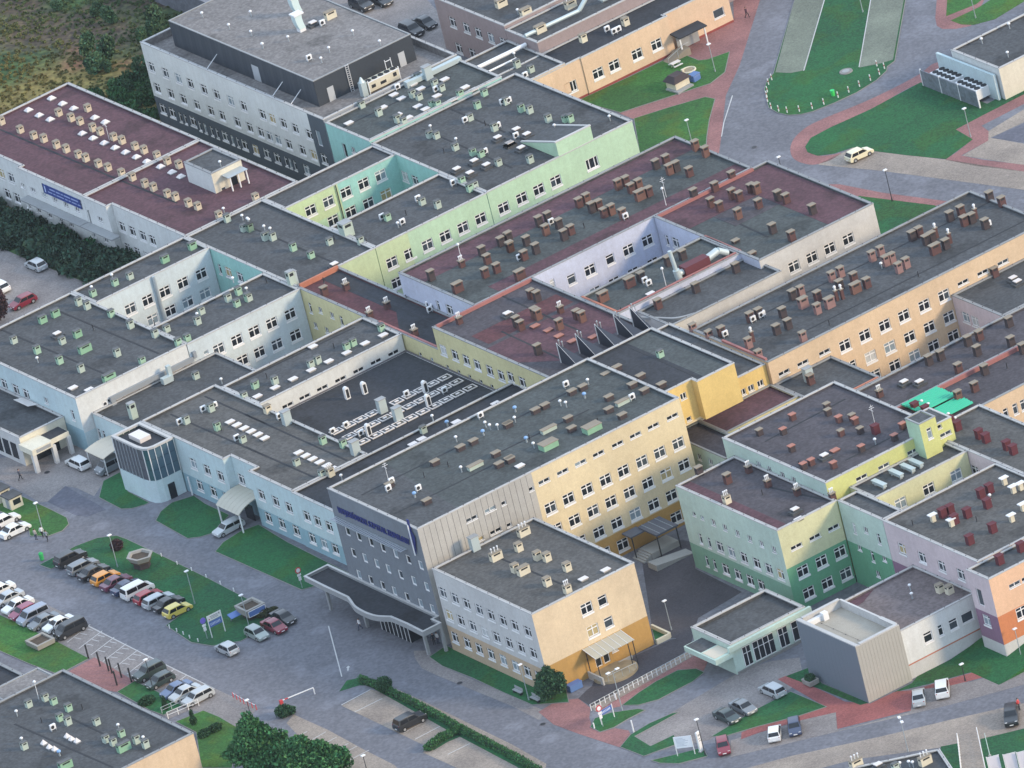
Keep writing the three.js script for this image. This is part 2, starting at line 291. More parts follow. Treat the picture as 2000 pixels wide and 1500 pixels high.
  if (spec.roof !== 'none' && (spec.capw ?? 0.38) > 0.3) {     // wire held on little clips along the coping
    const gs = [], q = offset(loc, -0.16);
    q.forEach((a, i) => { const c = q[(i + 1) % q.length], L = Math.hypot(c[0] - a[0], c[1] - a[1]), m = Math.max(1, Math.round(L / 2.6)); gs.push(bar([a[0], h + 0.09, a[1]], [c[0], h + 0.09, c[1]], 0.018, 4)); for (let k = 0; k < m; k++) gs.push(box(0.09, 0.14, 0.09, a[0] + (c[0] - a[0]) * k / m, h + 0.06, a[1] + (c[1] - a[1]) * k / m)); });
    part(b, 'lightning_conductor', join(gs), M.capdark);
  }
  return b;
}
const P = (b, x, z, dy = 0) => [x - b.userData.at[0], b.userData.roofY + dy, z - b.userData.at[1]];
function seam(b, a, c, w = 0.3) {  // the dark lap where two runs of roofing felt meet
  const L = Math.hypot(c[0] - a[0], c[1] - a[1]), o = part(b, 'felt_seam', box(L, 0.03, w), M.seam, P(b, (a[0] + c[0]) / 2, (a[1] + c[1]) / 2, 0.008), Math.atan2(-(c[1] - a[1]), c[0] - a[0])); return o;
}
let patchN = 0;
function patch(b, m, pts) { const y = b.userData.roofY + 0.008 + 0.006 * (patchN++ % 5), at = b.userData.at; part(b, 'roof_patch', metreUV(prism(pts.map(p => [p[0] - at[0], p[1] - at[1]]), y - 0.02, y)), M[m]); }
function ridge(b, m, a, c, hh = 0.5, w = 0.35) {   // a low wall across a roof
  const L = Math.hypot(c[0] - a[0], c[1] - a[1]); part(b, 'roof_kerb', metreUV(slab(L, hh, w)), M[m], P(b, (a[0] + c[0]) / 2, (a[1] + c[1]) / 2), Math.atan2(-(c[1] - a[1]), c[0] - a[0]));
}

// ------------------------------------------------------------------ things that stand on the roofs (parts of the building that carries them)
const vr = rng(5);
const G = {};
const cached = (k, f) => G[k] ??= f();
function stackOf(b, name, x, z, w, d, h, body, cap, o = {}) {
  const v = name === 'vent_box' && !o.plain ? 0.05 : 0.16, g = cached(`st${w}${d}${h}`, () => slab(w, h, d)), c = cached(`cp${w}${d}${h}${v}`, () => slab(w + v, 0.1, d + v, 0, h + 0.03)), s = cached(`sl${w}${d}${h}`, () => join([box(w * 0.62, h * 0.2, 0.02, 0, h * 0.84, d / 2 + 0.008), box(0.02, h * 0.2, d * 0.6, -w / 2 - 0.008, h * 0.84, 0)]));
  const m = part(b, name, g, M[body], P(b, x, z)); part(m, 'cap', c, M[cap]); if (!o.plain) part(m, 'flue_opening', s, M.black);
  if (o.pipes) { const q = cached(`pp${w}${h}`, () => join([0, 1, 2].flatMap(i => [cyl(0.06, 0.06, 0.6, (i - 1) * w * 0.3, h + 0.1), cyl(0.13, 0.1, 0.14, (i - 1) * w * 0.3, h + 0.66)]))); part(m, 'flue_pipe', q, M.whitemetal); }
  return m;
}
const KIT = {
  brick: (b, x, z) => { const r = vr(); stackOf(b, 'chimney', x, z, 0.95, 0.7, r < 0.5 ? 1.35 : 1.5, r < 0.4 ? 'brick' : r < 0.62 ? 'brickdark' : 'brickorange', 'slab'); },
  brickwide: (b, x, z) => stackOf(b, 'chimney', x, z, 1.5, 0.75, 1.4, vr() < 0.5 ? 'brick' : 'brickorange', 'slab'),
  brickpipes: (b, x, z) => stackOf(b, 'chimney', x, z, 0.8, 0.7, 1.0, 'brick', 'slab', { pipes: true }),
  dark: (b, x, z) => stackOf(b, 'chimney', x, z, 0.95, 0.75, 1.4, vr() < 0.6 ? 'brickdark' : 'brick', 'slab'),
  pink: (b, x, z) => stackOf(b, 'chimney', x, z, 0.9, 0.7, 1.45, 'brickpink', 'slab'),
  pinkwide: (b, x, z) => stackOf(b, 'chimney', x, z, 1.35, 0.8, 1.45, 'brickpink', 'slab'),
  flue: (b, x, z) => { const m = stackOf(b, 'chimney', x, z, 0.45, 0.4, 1.5, 'rosewood' in M ? 'rosewood' : 'brick', 'slab', { plain: true }); part(m, 'flue_pipe', cached('fl', () => join([cyl(0.14, 0.14, 0.5, 0, 1.6), cyl(0.22, 0.16, 0.22, 0, 2.05)])), M.whitemetal); },
  maroon: (b, x, z) => stackOf(b, 'chimney', x, z, 0.95, 0.8, 1.25, 'brickmaroon', 'brickmaroon', { plain: true }),
  redlow: (b, x, z) => stackOf(b, 'chimney', x, z, 0.8, 0.65, 0.85, vr() < 0.5 ? 'brickdark' : 'brick', vr() < 0.6 ? 'slabred' : 'slab', { plain: true }),
  mint: (b, x, z) => stackOf(b, 'vent_box', x, z, 0.85, 0.7, vr() < 0.5 ? 1.0 : 1.15, vr() < 0.6 ? 'mintpale' : 'mintbox', 'captop'),
  green: (b, x, z) => stackOf(b, 'vent_box', x, z, 1.15, 0.7, 1.05, 'mintgreen', 'captop'),
  greenwide: (b, x, z) => stackOf(b, 'vent_box', x, z, 1.9, 0.8, 1.1, 'mintgreen', 'captop'),
  mintbig: (b, x, z) => stackOf(b, 'vent_box', x, z, 1.6, 1.6, 2.1, 'mintpale', 'capgrey'),
  tallmint: (b, x, z) => stackOf(b, 'vent_box', x, z, 1.0, 0.9, 2.3, 'mintpale', 'capgrey'),
  tallzinc: (b, x, z) => stackOf(b, 'vent_box', x, z, 1.2, 0.9, 2.0, 'duct', 'capgrey', { plain: true }),
  cream: (b, x, z) => { stackOf(b, 'vent_box', x, z, 0.82, 0.82, 0.95 + 0.1 * (vr() < 0.5), 'creambox', 'slab'); },
  white: (b, x, z) => stackOf(b, 'vent_box', x, z, 0.95, 0.85, 1.15, 'whitebox', 'slab', { pipes: vr() < 0.25 }),
  whitewide: (b, x, z) => stackOf(b, 'vent_box', x, z, 1.7, 0.85, 1.1, 'whitebox', 'slab', { pipes: vr() < 0.5 }),
  whitetee: (b, x, z) => { const m = part(b, 'vent_box', cached('wt', () => slab(0.6, 1.0, 0.5)), M.whitebox, P(b, x, z)); part(m, 'cap', cached('wtc', () => slab(1.2, 0.14, 0.8, 0, 1.0)), M.whitemetal); },
  low: (b, x, z) => stackOf(b, 'vent_box', x, z, 1.15, 0.75, 0.6, 'brickdark', 'slab', { plain: true }),
  lowlong: (b, x, z) => stackOf(b, 'vent_box', x, z, 2.3, 0.7, 0.5, 'mintpale', 'slab', { plain: true }),
  lowgreen: (b, x, z) => stackOf(b, 'vent_box', x, z, 2.4, 1.5, 0.8, 'mintgreen', 'slab', { plain: true }),
  dome: (b, x, z) => { const m = part(b, 'skylight', cached('dm', () => { const g = new THREE.CylinderGeometry(0.32, 0.78, 0.34, 4); g.rotateY(Math.PI / 4); g.scale(1.05, 1, 0.95); g.translate(0, 0.32, 0); return g.toNonIndexed(); }), M.plate, P(b, x, z)); m.geometry.computeVertexNormals(); part(m, 'kerb', cached('dmk', () => slab(1.1, 0.15, 1.0)), M.capgrey); },
  plate: (b, x, z) => { const m = part(b, 'skylight', cached('pl', () => slab(1.25, 0.1, 0.95, 0, 0.2)), M.plate, P(b, x, z)); part(m, 'kerb', cached('plk', () => slab(1.05, 0.2, 0.8)), M.capgrey); },
  rose: (b, x, z) => { const m = part(b, 'skylight', cached('pl', () => slab(1.25, 0.1, 0.95, 0, 0.2)), M.slabred, P(b, x, z)); part(m, 'kerb', cached('rsk', () => slab(1.1, 0.2, 0.85)), M.brick); },
  curbed: (b, x, z) => { const m = part(b, 'skylight', cached('cu', () => slab(1.05, 0.12, 0.85, 0, 0.62)), M.plate, P(b, x, z)); part(m, 'kerb', cached('cuk', () => join([slab(1.7, 0.32, 1.3), slab(0.9, 0.34, 0.7, 0, 0.3)])), M.felt); },
  yard: (b, x, z) => { const m = part(b, 'skylight', cached('yd', () => join([slab(1.75, 0.14, 0.14, 0, 0.12, -0.62), slab(1.75, 0.14, 0.14, 0, 0.12, 0.62), slab(0.14, 0.14, 1.1, -0.8, 0.12, 0), slab(0.14, 0.14, 1.1, 0.8, 0.12, 0), slab(0.6, 0.2, 0.35, 0, 0.1, 0)])), M.plate, P(b, x, z)); part(m, 'pane', cached('ydp', () => slab(1.46, 0.06, 1.1, 0, 0.14)), M.glassdark); part(m, 'kerb', cached('ydk', () => slab(1.7, 0.12, 1.3)), M.felt); },
  ac: (b, x, z) => { const m = part(b, 'air_conditioner', cached('ac', () => new RoundedBoxGeometry(0.85, 0.75, 0.36, 2, 0.04).translate(0, 0.6, 0)), M.whitemetal, P(b, x, z)); part(m, 'fan', cached('acf', () => new THREE.CylinderGeometry(0.26, 0.26, 0.03, 16).rotateX(Math.PI / 2).translate(-0.1, 0.6, 0.18)), M.black); part(m, 'stand', cached('acs', () => join([slab(0.06, 0.24, 0.36, -0.35), slab(0.06, 0.24, 0.36, 0.35)])), M.zinc); },
  stub: (b, x, z) => { const m = part(b, 'vent_pipe', cached('sb', () => cyl(0.07, 0.07, 0.85, 0, 0, 0, 8)), M.iron, P(b, x, z)); part(m, 'collar', cached('sbc', () => cyl(0.16, 0.1, 0.12, 0, 0, 0, 8)), M.felt); },
  cowl: (b, x, z) => { const m = part(b, 'roof_vent', cached('cw', () => cyl(0.09, 0.07, 0.7)), M.zinc, P(b, x, z)); part(m, 'cap', cached('cwc', () => new THREE.SphereGeometry(0.24, 12, 8).scale(1, 0.8, 1).translate(0, 0.82, 0)), M.whitemetal); },
  blue: (b, x, z) => { const m = part(b, 'roof_vent', cached('bv', () => cyl(0.14, 0.12, 0.5)), M.zinc, P(b, x, z)); part(m, 'cap', cached('bvc', () => new THREE.SphereGeometry(0.3, 14, 10).scale(1, 0.8, 1).translate(0, 0.7, 0)), M.blueball); },
  mast: (b, x, z) => { const m = part(b, 'aerial', cached('ms', () => cyl(0.035, 0.025, 3.2)), M.whitemetal, P(b, x, z)); part(m, 'crossbar', cached('msc', () => join([slab(0.9, 0.04, 0.04, 0, 2.6), slab(0.6, 0.04, 0.04, 0, 2.9), slab(0.04, 0.04, 0.7, 0, 2.3)])), M.whitemetal); },
  lamp: (b, x, z) => { const m = part(b, 'roof_lamp', cached('rl', () => cyl(0.05, 0.04, 2.6)), M.whitemetal, P(b, x, z)); part(m, 'globe', cached('rlg', () => new THREE.SphereGeometry(0.22, 12, 8).translate(0, 2.7, 0)), M.whitemetal); },
  arch: (b, x, z) => { const m = part(b, 'roof_vent', cached('ar', () => { const s = new THREE.Shape(); s.moveTo(-0.35, 0); s.lineTo(-0.35, 1.5); s.absarc(0, 1.5, 0.35, Math.PI, 0, true); s.lineTo(0.35, 0); return new THREE.ExtrudeGeometry(s, { depth: 0.55, bevelEnabled: false }).translate(0, 0, -0.27); }), M.whitemetal, P(b, x, z)); part(m, 'louvre', cached('arl', () => box(0.42, 1.3, 0.03, 0, 0.85, 0.285)), M.black); },
  pyramid: (b, x, z) => { const m = part(b, 'skylight', cached('py', () => { const g = new THREE.ConeGeometry(0.55, 0.6, 4); g.rotateY(Math.PI / 4); g.translate(0, 0.45, 0); return g.toNonIndexed(); }), M.plate, P(b, x, z)); part(m, 'kerb', cached('pyk', () => slab(0.8, 0.15, 0.8)), M.capgrey); },
  tube: (b, x, z) => { const m = part(b, 'skylight', cached('tb', () => join([slab(0.55, 0.42, 2.7, 0, 0.3), slab(0.75, 0.1, 2.9, 0, 0.72)])), M.duct, P(b, x, z)); part(m, 'foot', cached('tbf', () => join([slab(0.4, 0.3, 0.2, 0, 0, -1), slab(0.4, 0.3, 0.2, 0, 0, 1)])), M.zinc); },
};
function put(b, kind, ...at) { for (const [x, z] of at) KIT[kind](b, x, z); }

// ------------------------------------------------------------------ ground sheets
function zone(name, label, m, y, pts, o = {}) {
  if (name === 'lawn' && !o.kerb) y = 0.032;
  const p = ccw(o.smooth ? smoothLine(pts) : pts);
  if (!o.kerb) return structure(name, label, metreUV(prism(p, y - 0.06, y)), M[m]);
  const s = structure(name, label, metreUV(prism(p, -0.02, 0.1 + y)), M[m]);
  part(s, 'kerb', metreUV(prism(offset(p, 0.1), -0.02, 0.09 + y, [p.slice().reverse()])), M.kerb);
  return s;
}
function stripe(m, y, a, c, w) { const L = Math.hypot(c[0] - a[0], c[1] - a[1]), g = box(L, 0.02, w); g.rotateY(Math.atan2(-(c[1] - a[1]), c[0] - a[0])); g.translate((a[0] + c[0]) / 2, y - 0.01, (a[1] + c[1]) / 2); return g; }

// ------------------------------------------------------------------ leaves
function leafGeo(blobs, n, size, seed, tint = [1, 1, 1]) {   // leaves spread through a set of ellipsoids [x, y, z, rx, ry, rz]
  const r = rng(seed), pos = new Float32Array(n * 18), nor = new Float32Array(n * 18), col = new Float32Array(n * 18), vol = blobs.map(b => b[3] * b[4] * b[5]), tot = vol.reduce((a, b) => a + b, 0);
  const v = new THREE.Vector3(), q = new THREE.Quaternion(), e = new THREE.Euler(), c = [[-1, 0], [1, -0.6], [0.3, 1.2], [-1, 0], [0.3, 1.2], [-0.9, 0.8]];
  for (let i = 0; i < n; i++) {
    let k = 0, t = r() * tot; while (t > vol[k] && k < blobs.length - 1) t -= vol[k++];
    const b = blobs[k], th = r() * 6.283, ph = Math.acos(2 * r() - 1), rad = 1.02 * Math.pow(r(), 0.28) * (0.86 + 0.2 * r());
    const d = [Math.sin(ph) * Math.cos(th), Math.cos(ph), Math.sin(ph) * Math.sin(th)], p = [b[0] + d[0] * b[3] * rad, b[1] + d[1] * b[4] * rad, b[2] + d[2] * b[5] * rad];
    e.set(r() * 6.283, r() * 6.283, r() * 6.283); q.setFromEuler(e); const s = size * (0.6 + 0.8 * r()), tone = 0.6 + 0.8 * r(), warm = r();
    v.set(0, 0, 1).applyQuaternion(q); const N = [v.x, v.y, v.z];
    for (let m = 0; m < 6; m++) {
      v.set(c[m][0] * s, c[m][1] * s, 0).applyQuaternion(q); const o = i * 18 + m * 3;
      pos[o] = p[0] + v.x; pos[o + 1] = p[1] + v.y; pos[o + 2] = p[2] + v.z;
      nor[o] = N[0]; nor[o + 1] = N[1]; nor[o + 2] = N[2];
      col[o] = tint[0] * tone * (0.8 + 0.5 * warm); col[o + 1] = tint[1] * tone; col[o + 2] = tint[2] * tone * (1.1 - 0.3 * warm);
    }
  }
  const g = new THREE.BufferGeometry();
  g.setAttribute('position', new THREE.BufferAttribute(pos, 3)); g.setAttribute('normal', new THREE.BufferAttribute(nor, 3)); g.setAttribute('color', new THREE.BufferAttribute(col, 3)); return g;
}
M.leaf = new THREE.MeshPhysicalMaterial({ color: 0xffffff, vertexColors: true, roughness: 0.9, side: THREE.DoubleSide });
const LEAF = { green: [0.042, 0.145, 0.050], dark: [0.030, 0.090, 0.042], bright: [0.045, 0.13, 0.03], purple: [0.06, 0.03, 0.035], olive: [0.06, 0.075, 0.035] };
function tree(name, label, [x, z], trunkH, blobs, n, size, tint, seed, group) {
  const t = thing(name, label, name.includes('shrub') || name.includes('bush') ? 'shrub' : 'tree', [x, 0, z], 0, group), gs = [];
  const top = Math.max(trunkH, 0.3); gs.push(cyl(0.05 + 0.03 * trunkH, 0.04 + 0.018 * trunkH, top, 0, -0.05, 0, 9));
  for (const b of blobs) gs.push(bar([0, top * 0.9, 0], [b[0] * 0.7, Math.max(top, b[1] - b[4] * 0.1), b[2] * 0.7], 0.03 + 0.012 * trunkH, 6));
  if (name === 'tree') { const rr = rng(seed * 7 + 3); for (const b of blobs.slice()) for (let i = 0; i < 7; i++) { const a = rr() * 6.28, e = (rr() - 0.3) * 2.4, q = 0.85 + 0.25 * rr(), k = 0.26 + 0.2 * rr(); blobs.push([b[0] + b[3] * q * Math.cos(a) * Math.cos(e), b[1] + b[4] * q * Math.sin(e), b[2] + b[5] * q * Math.sin(a) * Math.cos(e), b[3] * k, b[4] * k * 0.8, b[5] * k]); } }
  part(t, 'trunk', join(gs), M.bark); part(t, 'crown', leafGeo(blobs, n, size, seed, LEAF[tint]), M.leaf); return t;
}

// ------------------------------------------------------------------ cars
const CARS = {  // side outlines, x forwards: body, then the glasshouse [rear foot, rear top, front top, front foot], length, half width, height
  hatch: { L: 4.1, w: 0.87, h: 1.48, belt: 0.92, gh: [-1.92, -1.5, 0.35, 1.05], nose: 0.70, tail: 0.86 },
  saloon: { L: 4.6, w: 0.88, h: 1.44, belt: 0.92, gh: [-1.55, -0.85, 0.45, 1.2], nose: 0.70, tail: 0.92 },
  estate: { L: 4.6, w: 0.88, h: 1.48, belt: 0.93, gh: [-2.2, -1.85, 0.5, 1.2], nose: 0.72, tail: 0.9 },
  suv: { L: 4.6, w: 0.94, h: 1.75, belt: 1.1, gh: [-2.2, -1.9, 0.45, 1.05], nose: 0.92, tail: 1.05 },
  van: { L: 4.7, w: 0.93, h: 1.85, belt: 1.1, gh: [-2.28, -2.1, 0.95, 1.7], nose: 0.9, tail: 1.05 },
};
for (const c of Object.values(CARS)) {
  const l = c.L / 2, g = c.gh, W = 0.33, xf = l - 0.82, xr = -l + 0.80;
  const s = new THREE.Shape(); s.moveTo(-l + 0.06, 0.3); s.lineTo(xr - W - 0.04, 0.24); s.absarc(xr, 0.31, W + 0.05, Math.PI, 0, true); s.lineTo(xf - W - 0.05, 0.22); s.absarc(xf, 0.31, W + 0.05, Math.PI, 0, true); s.lineTo(l - 0.1, 0.26); s.lineTo(l, 0.42);
  s.quadraticCurveTo(l, c.nose, l - 0.18, c.nose + 0.02); s.lineTo(g[3] + 0.02, c.belt); s.lineTo(g[2], c.h - 0.03); s.quadraticCurveTo((g[1] + g[2]) / 2, c.h + 0.05, g[1], c.h - 0.05); s.lineTo(g[0], c.belt); s.lineTo(-l + 0.05, c.tail); s.quadraticCurveTo(-l, 0.6, -l, 0.45); s.closePath();
  const bev = 0.05, body = new THREE.ExtrudeGeometry(s, { depth: 2 * c.w - 2 * bev, bevelEnabled: true, bevelThickness: bev, bevelSize: 0.03, bevelSegments: 2, curveSegments: 5, steps: 1 }); body.translate(0, 0, -c.w + bev);
  const taper = geo => { const p = geo.attributes.position; for (let i = 0; i < p.count; i++) { const k = 1 - 0.2 * cl((p.getY(i) - c.belt) / (c.h - c.belt)) - 0.05 * cl((Math.abs(p.getX(i)) - l + 0.7) / 0.7); p.setZ(i, p.getZ(i) * k); } geo.computeVertexNormals(); return geo; };
  c.body = taper(body);
  const lerp = (a, b, t) => a + (b - a) * t, gx = (i, t) => lerp(g[i === 0 ? 0 : 3], g[i === 0 ? 1 : 2], t), yy = t => lerp(c.belt, c.h, t), side = z => {
    const out = [], x0 = gx(0, 0) + 0.22, x1 = gx(1, 0) - 0.12, m = (x0 + x1) / 2 - 0.1, y0 = yy(0.08), y1 = yy(0.84), r0 = gx(0, 0.84) + 0.16, r1 = gx(1, 0.84) - 0.06;
    for (const [a, b, d, e] of [[x0, m - 0.05, m - 0.05, r0], [m + 0.05, x1, r1, m + 0.05]]) { const q = new THREE.Shape([V2(a, y0), V2(b, y0), V2(d, y1), V2(e, y1)]), k = new THREE.ExtrudeGeometry(q, { depth: 0.03, bevelEnabled: false }); k.translate(0, 0, -0.015); const p = k.attributes.position; for (let i = 0; i < p.count; i++) { const f = 1 - 0.2 * cl((p.getY(i) - c.belt) / (c.h - c.belt)); p.setZ(i, p.getZ(i) + z * (c.w * f + 0.008)); } out.push(k); }
    return join(out);
  };
  c.sideL = side(1); c.sideR = side(-1);
  const screen = i => { const a = [gx(i, 0.1), yy(0.1)], b = [gx(i, 0.86), yy(0.86)], s0 = i ? 1 : -1, L2 = Math.hypot(b[0] - a[0], b[1] - a[1]), k = new THREE.BoxGeometry(0.03, L2, 2 * c.w * 0.84); const p = k.attributes.position; for (let q = 0; q < p.count; q++) if (p.getY(q) > 0) p.setZ(q, p.getZ(q) * 0.88); k.rotateZ(-Math.atan2(b[0] - a[0], b[1] - a[1])); k.translate((a[0] + b[0]) / 2 + s0 * 0.035, (a[1] + b[1]) / 2 + 0.02, 0); k.computeVertexNormals(); return k; };
  c.front = screen(1); c.rear = screen(0);
  c.wheels = [[xf, 1], [xf, -1], [xr, 1], [xr, -1]];
  c.lamp = s0 => new RoundedBoxGeometry(0.2, 0.15, 0.34, 2, 0.04).translate(l - 0.14, c.nose - 0.06, s0 * (c.w - 0.26)); c.tailLamp = s0 => new RoundedBoxGeometry(0.1, 0.3, 0.18, 2, 0.03).translate(-l + 0.06, c.tail - 0.12, s0 * (c.w - 0.2));
  c.lamps = [1, -1].map(c.lamp); c.tails = [1, -1].map(c.tailLamp);
}
const tyre = new THREE.CylinderGeometry(0.32, 0.32, 0.2, 16).rotateX(Math.PI / 2), rim = new THREE.CylinderGeometry(0.2, 0.2, 0.212, 10).rotateX(Math.PI / 2);
const carGlass = mat('carglass', [0.012, 0.015, 0.02], { roughness: 0.12 }), lampM = mat('headlamp', [0.75, 0.77, 0.78], { roughness: 0.15 }), tailM = mat('taillamp', [0.35, 0.02, 0.02], { roughness: 0.25 }), tyreM = mat('tyre', [0.014, 0.014, 0.015], { roughness: 0.9 }), rimM = mat('rim', [0.42, 0.43, 0.44], { roughness: 0.35, metalness: 0.5 });
const PAINT = { white: [0.72, 0.73, 0.73], silver: [0.42, 0.45, 0.47], grey: [0.16, 0.18, 0.2], black: [0.016, 0.018, 0.022], navy: [0.03, 0.045, 0.10], blue: [0.08, 0.13, 0.25], red: [0.32, 0.02, 0.03], darkred: [0.2, 0.012, 0.03], magenta: [0.26, 0.04, 0.09], maroon: [0.12, 0.035, 0.07], orange: [0.62, 0.26, 0.03], yellow: [0.66, 0.53, 0.12], cream: [0.70, 0.65, 0.46], greengrey: [0.28, 0.33, 0.31], darkgreen: [0.025, 0.045, 0.045], bluegrey: [0.25, 0.29, 0.37] };
function car(kind, paint, label, x, z, turn) {   // turn: heading of the nose, 0 = +x, counted towards -z
  const c = CARS[kind], t = thing('parked_car', label, kind === 'van' ? 'van' : 'car', [x, 0.015, z], turn), pm = mats['car_' + paint] ??= new THREE.MeshPhysicalMaterial({ color: new THREE.Color().setRGB(...PAINT[paint]), roughness: 0.38, metalness: 0.05, clearcoat: 0.7, clearcoatRoughness: 0.12 });
  part(t, 'body', c.body, pm); part(t, 'side_window', c.sideL, carGlass); part(t, 'side_window', c.sideR, carGlass); part(t, 'windscreen', c.front, carGlass); part(t, 'rear_window', c.rear, carGlass);
  for (const [wx, s] of c.wheels) { const w = part(t, 'wheel', tyre, tyreM, [wx, 0.32, s * (c.w - 0.12)]); part(w, 'rim', rim, rimM); }
  for (const g of c.lamps) part(t, 'headlight', g, lampM);
  for (const g of c.tails) part(t, 'tail_light', g, tailM);
  for (const q of [-1, 1]) part(t, 'number_plate', cached('np' + kind + q, () => box(0.02, 0.12, 0.5, q * (c.L / 2 + 0.035), 0.48, 0)), M.frame);
  return t;
}

// ------------------------------------------------------------------ people
function figure(pose, shirt, trousers, hair) {
  const R = 60, S = 1.0, mc = new MarchingCubes(R, new THREE.MeshStandardMaterial(), false, false, 60000), J = pose === 'walk'
    ? { hipL: [0.09, 0.93, 0.02], kneeL: [0.1, 0.52, 0.2], footL: [0.1, 0.07, 0.24], toeL: [0.1, 0.05, 0.40], hipR: [-0.09, 0.93, -0.02], kneeR: [-0.1, 0.50, -0.06], footR: [-0.1, 0.12, -0.34], toeR: [-0.1, 0.04, -0.2], elL: [0.27, 1.12, -0.14], haL: [0.27, 0.88, -0.08], elR: [-0.27, 1.12, 0.12], haR: [-0.26, 0.92, 0.26] }
    : { hipL: [0.09, 0.93, 0], kneeL: [0.1, 0.5, 0.02], footL: [0.11, 0.07, -0.02], toeL: [0.12, 0.04, 0.14], hipR: [-0.09, 0.93, 0], kneeR: [-0.1, 0.5, 0.03], footR: [-0.12, 0.07, 0], toeR: [-0.14, 0.04, 0.15], elL: [0.28, 1.12, 0.02], haL: [0.24, 0.9, 0.16], elR: [-0.28, 1.12, -0.02], haR: [-0.27, 0.86, 0.06] };
  const caps = [[[0, 1.0, 0], [0, 1.36, 0], 0.15, 0.17], [[0.14, 1.42, 0], [-0.14, 1.42, 0], 0.07, 0.07], [[0, 1.45, 0], [0, 1.56, 0.02], 0.055, 0.055], [[0, 1.62, 0.015], [0, 1.68, 0], 0.092, 0.1],
    [J.hipL, J.kneeL, 0.095, 0.065], [J.kneeL, J.footL, 0.062, 0.042], [J.footL, J.toeL, 0.045, 0.04], [J.hipR, J.kneeR, 0.095, 0.065], [J.kneeR, J.footR, 0.062, 0.042], [J.footR, J.toeR, 0.045, 0.04],
    [[0.2, 1.4, 0], J.elL, 0.06, 0.045], [J.elL, J.haL, 0.043, 0.032], [[-0.2, 1.4, 0], J.elR, 0.06, 0.045], [J.elR, J.haR, 0.043, 0.032], [J.haL, [J.haL[0], J.haL[1] - 0.09, J.haL[2] + 0.03], 0.035, 0.028], [J.haR, [J.haR[0], J.haR[1] - 0.09, J.haR[2] + 0.03], 0.035, 0.028], [[0, 1.62, 0.1], [0, 1.60, 0.125], 0.018, 0.02]];
  mc.isolation = 0;
  for (let k = 0; k < R; k++) for (let j = 0; j < R; j++) for (let i = 0; i < R; i++) {
    const x = (i / R * 2 - 1) * S, y = (j / R * 2 - 1) * S + 0.92, z = (k / R * 2 - 1) * S; let d = 9;
    for (const [a, b, r0, r1] of caps) {
      const bx = b[0] - a[0], by = b[1] - a[1], bz = b[2] - a[2], px = x - a[0], py = y - a[1], pz = z - a[2], t = cl((px * bx + py * by + pz * bz) / (bx * bx + by * by + bz * bz));
      const e = Math.hypot(px - bx * t, py - by * t, pz - bz * t) - (r0 + (r1 - r0) * t), h = cl(0.5 + 0.5 * (d - e) / 0.035); d = d + (e - d) * h - 0.035 * h * (1 - h);
    }
    mc.field[i + j * R + k * R * R] = -d;
  }
  mc.update(); const n = mc.count, pos = mc.positionArray.slice(0, n * 3), nor = mc.normalArray.slice(0, n * 3), col = new Float32Array(n * 3);
  for (let i = 0; i < n; i++) {
    const x = pos[i * 3] * S, y = pos[i * 3 + 1] * S + 0.92, z = pos[i * 3 + 2] * S; pos[i * 3] = x; pos[i * 3 + 1] = y; pos[i * 3 + 2] = z;
    const hand = Math.hypot(x - J.haL[0], y - J.haL[1] + 0.05, z - J.haL[2]) < 0.09 || Math.hypot(x - J.haR[0], y - J.haR[1] + 0.05, z - J.haR[2]) < 0.09;
    const c = y > 1.5 || hand ? (y > 1.66 || (y > 1.56 && z < -0.01) ? hair : [0.42, 0.24, 0.17]) : y > 0.95 ? shirt : y > 0.09 ? trousers : [0.02, 0.02, 0.02];
    col.set(c, i * 3);
  }
  const g = new THREE.BufferGeometry(); g.setAttribute('position', new THREE.BufferAttribute(pos, 3)); g.setAttribute('normal', new THREE.BufferAttribute(nor, 3)); g.setAttribute('color', new THREE.BufferAttribute(col, 3)); return g;
}
M.person = new THREE.MeshStandardMaterial({ color: 0xffffff, vertexColors: true, roughness: 0.85 });
function person(label, x, z, turn, pose, shirt, trousers, hair = [0.03, 0.02, 0.015], y = 0.02) { const o = part(scene, numbered('person'), figure(pose, shirt, trousers, hair), M.person, [x, y, z], turn); o.userData = { label, category: 'person' }; return o; }

// ------------------------------------------------------------------ street furniture
function streetLamp(label, x, z, h = 5, heads = 1, dark = false, turn = 0) {
  const t = thing('street_lamp', label, 'street lamp', [x, 0, z], turn); part(t, 'post', join([cyl(0.11, 0.09, 0.5), cyl(0.065, 0.045, h - 0.4, 0, 0.4)]), dark ? M.iron : M.zinc);
  const spots = heads === 2 ? [-0.75, 0.75] : [0];
  if (heads === 2) part(t, 'arm', bar([-0.75, h, 0], [0.75, h, 0], 0.035), M.zinc);
  for (const s of spots) { const m = part(t, 'lamp_head', cached('lh', () => new RoundedBoxGeometry(0.62, 0.16, 0.42, 2, 0.05)), M.whitemetal, [s, h + 0.06, 0]); part(m, 'lens', cached('ll', () => box(0.46, 0.03, 0.3, 0, -0.085, 0)), M.glasslight); }
  return t;
}
function postOf(name, label, category, x, z, r, h, m, group, cap) { const t = thing(name, label, category, [x, 0, z], 0, group); part(t, 'post', cyl(r, r, h, 0, 0, 0, 10), m); if (cap) part(t, 'band', cyl(r * 1.06, r * 1.06, h * 0.2, 0, h * 0.55, 0, 10), cap); return t; }
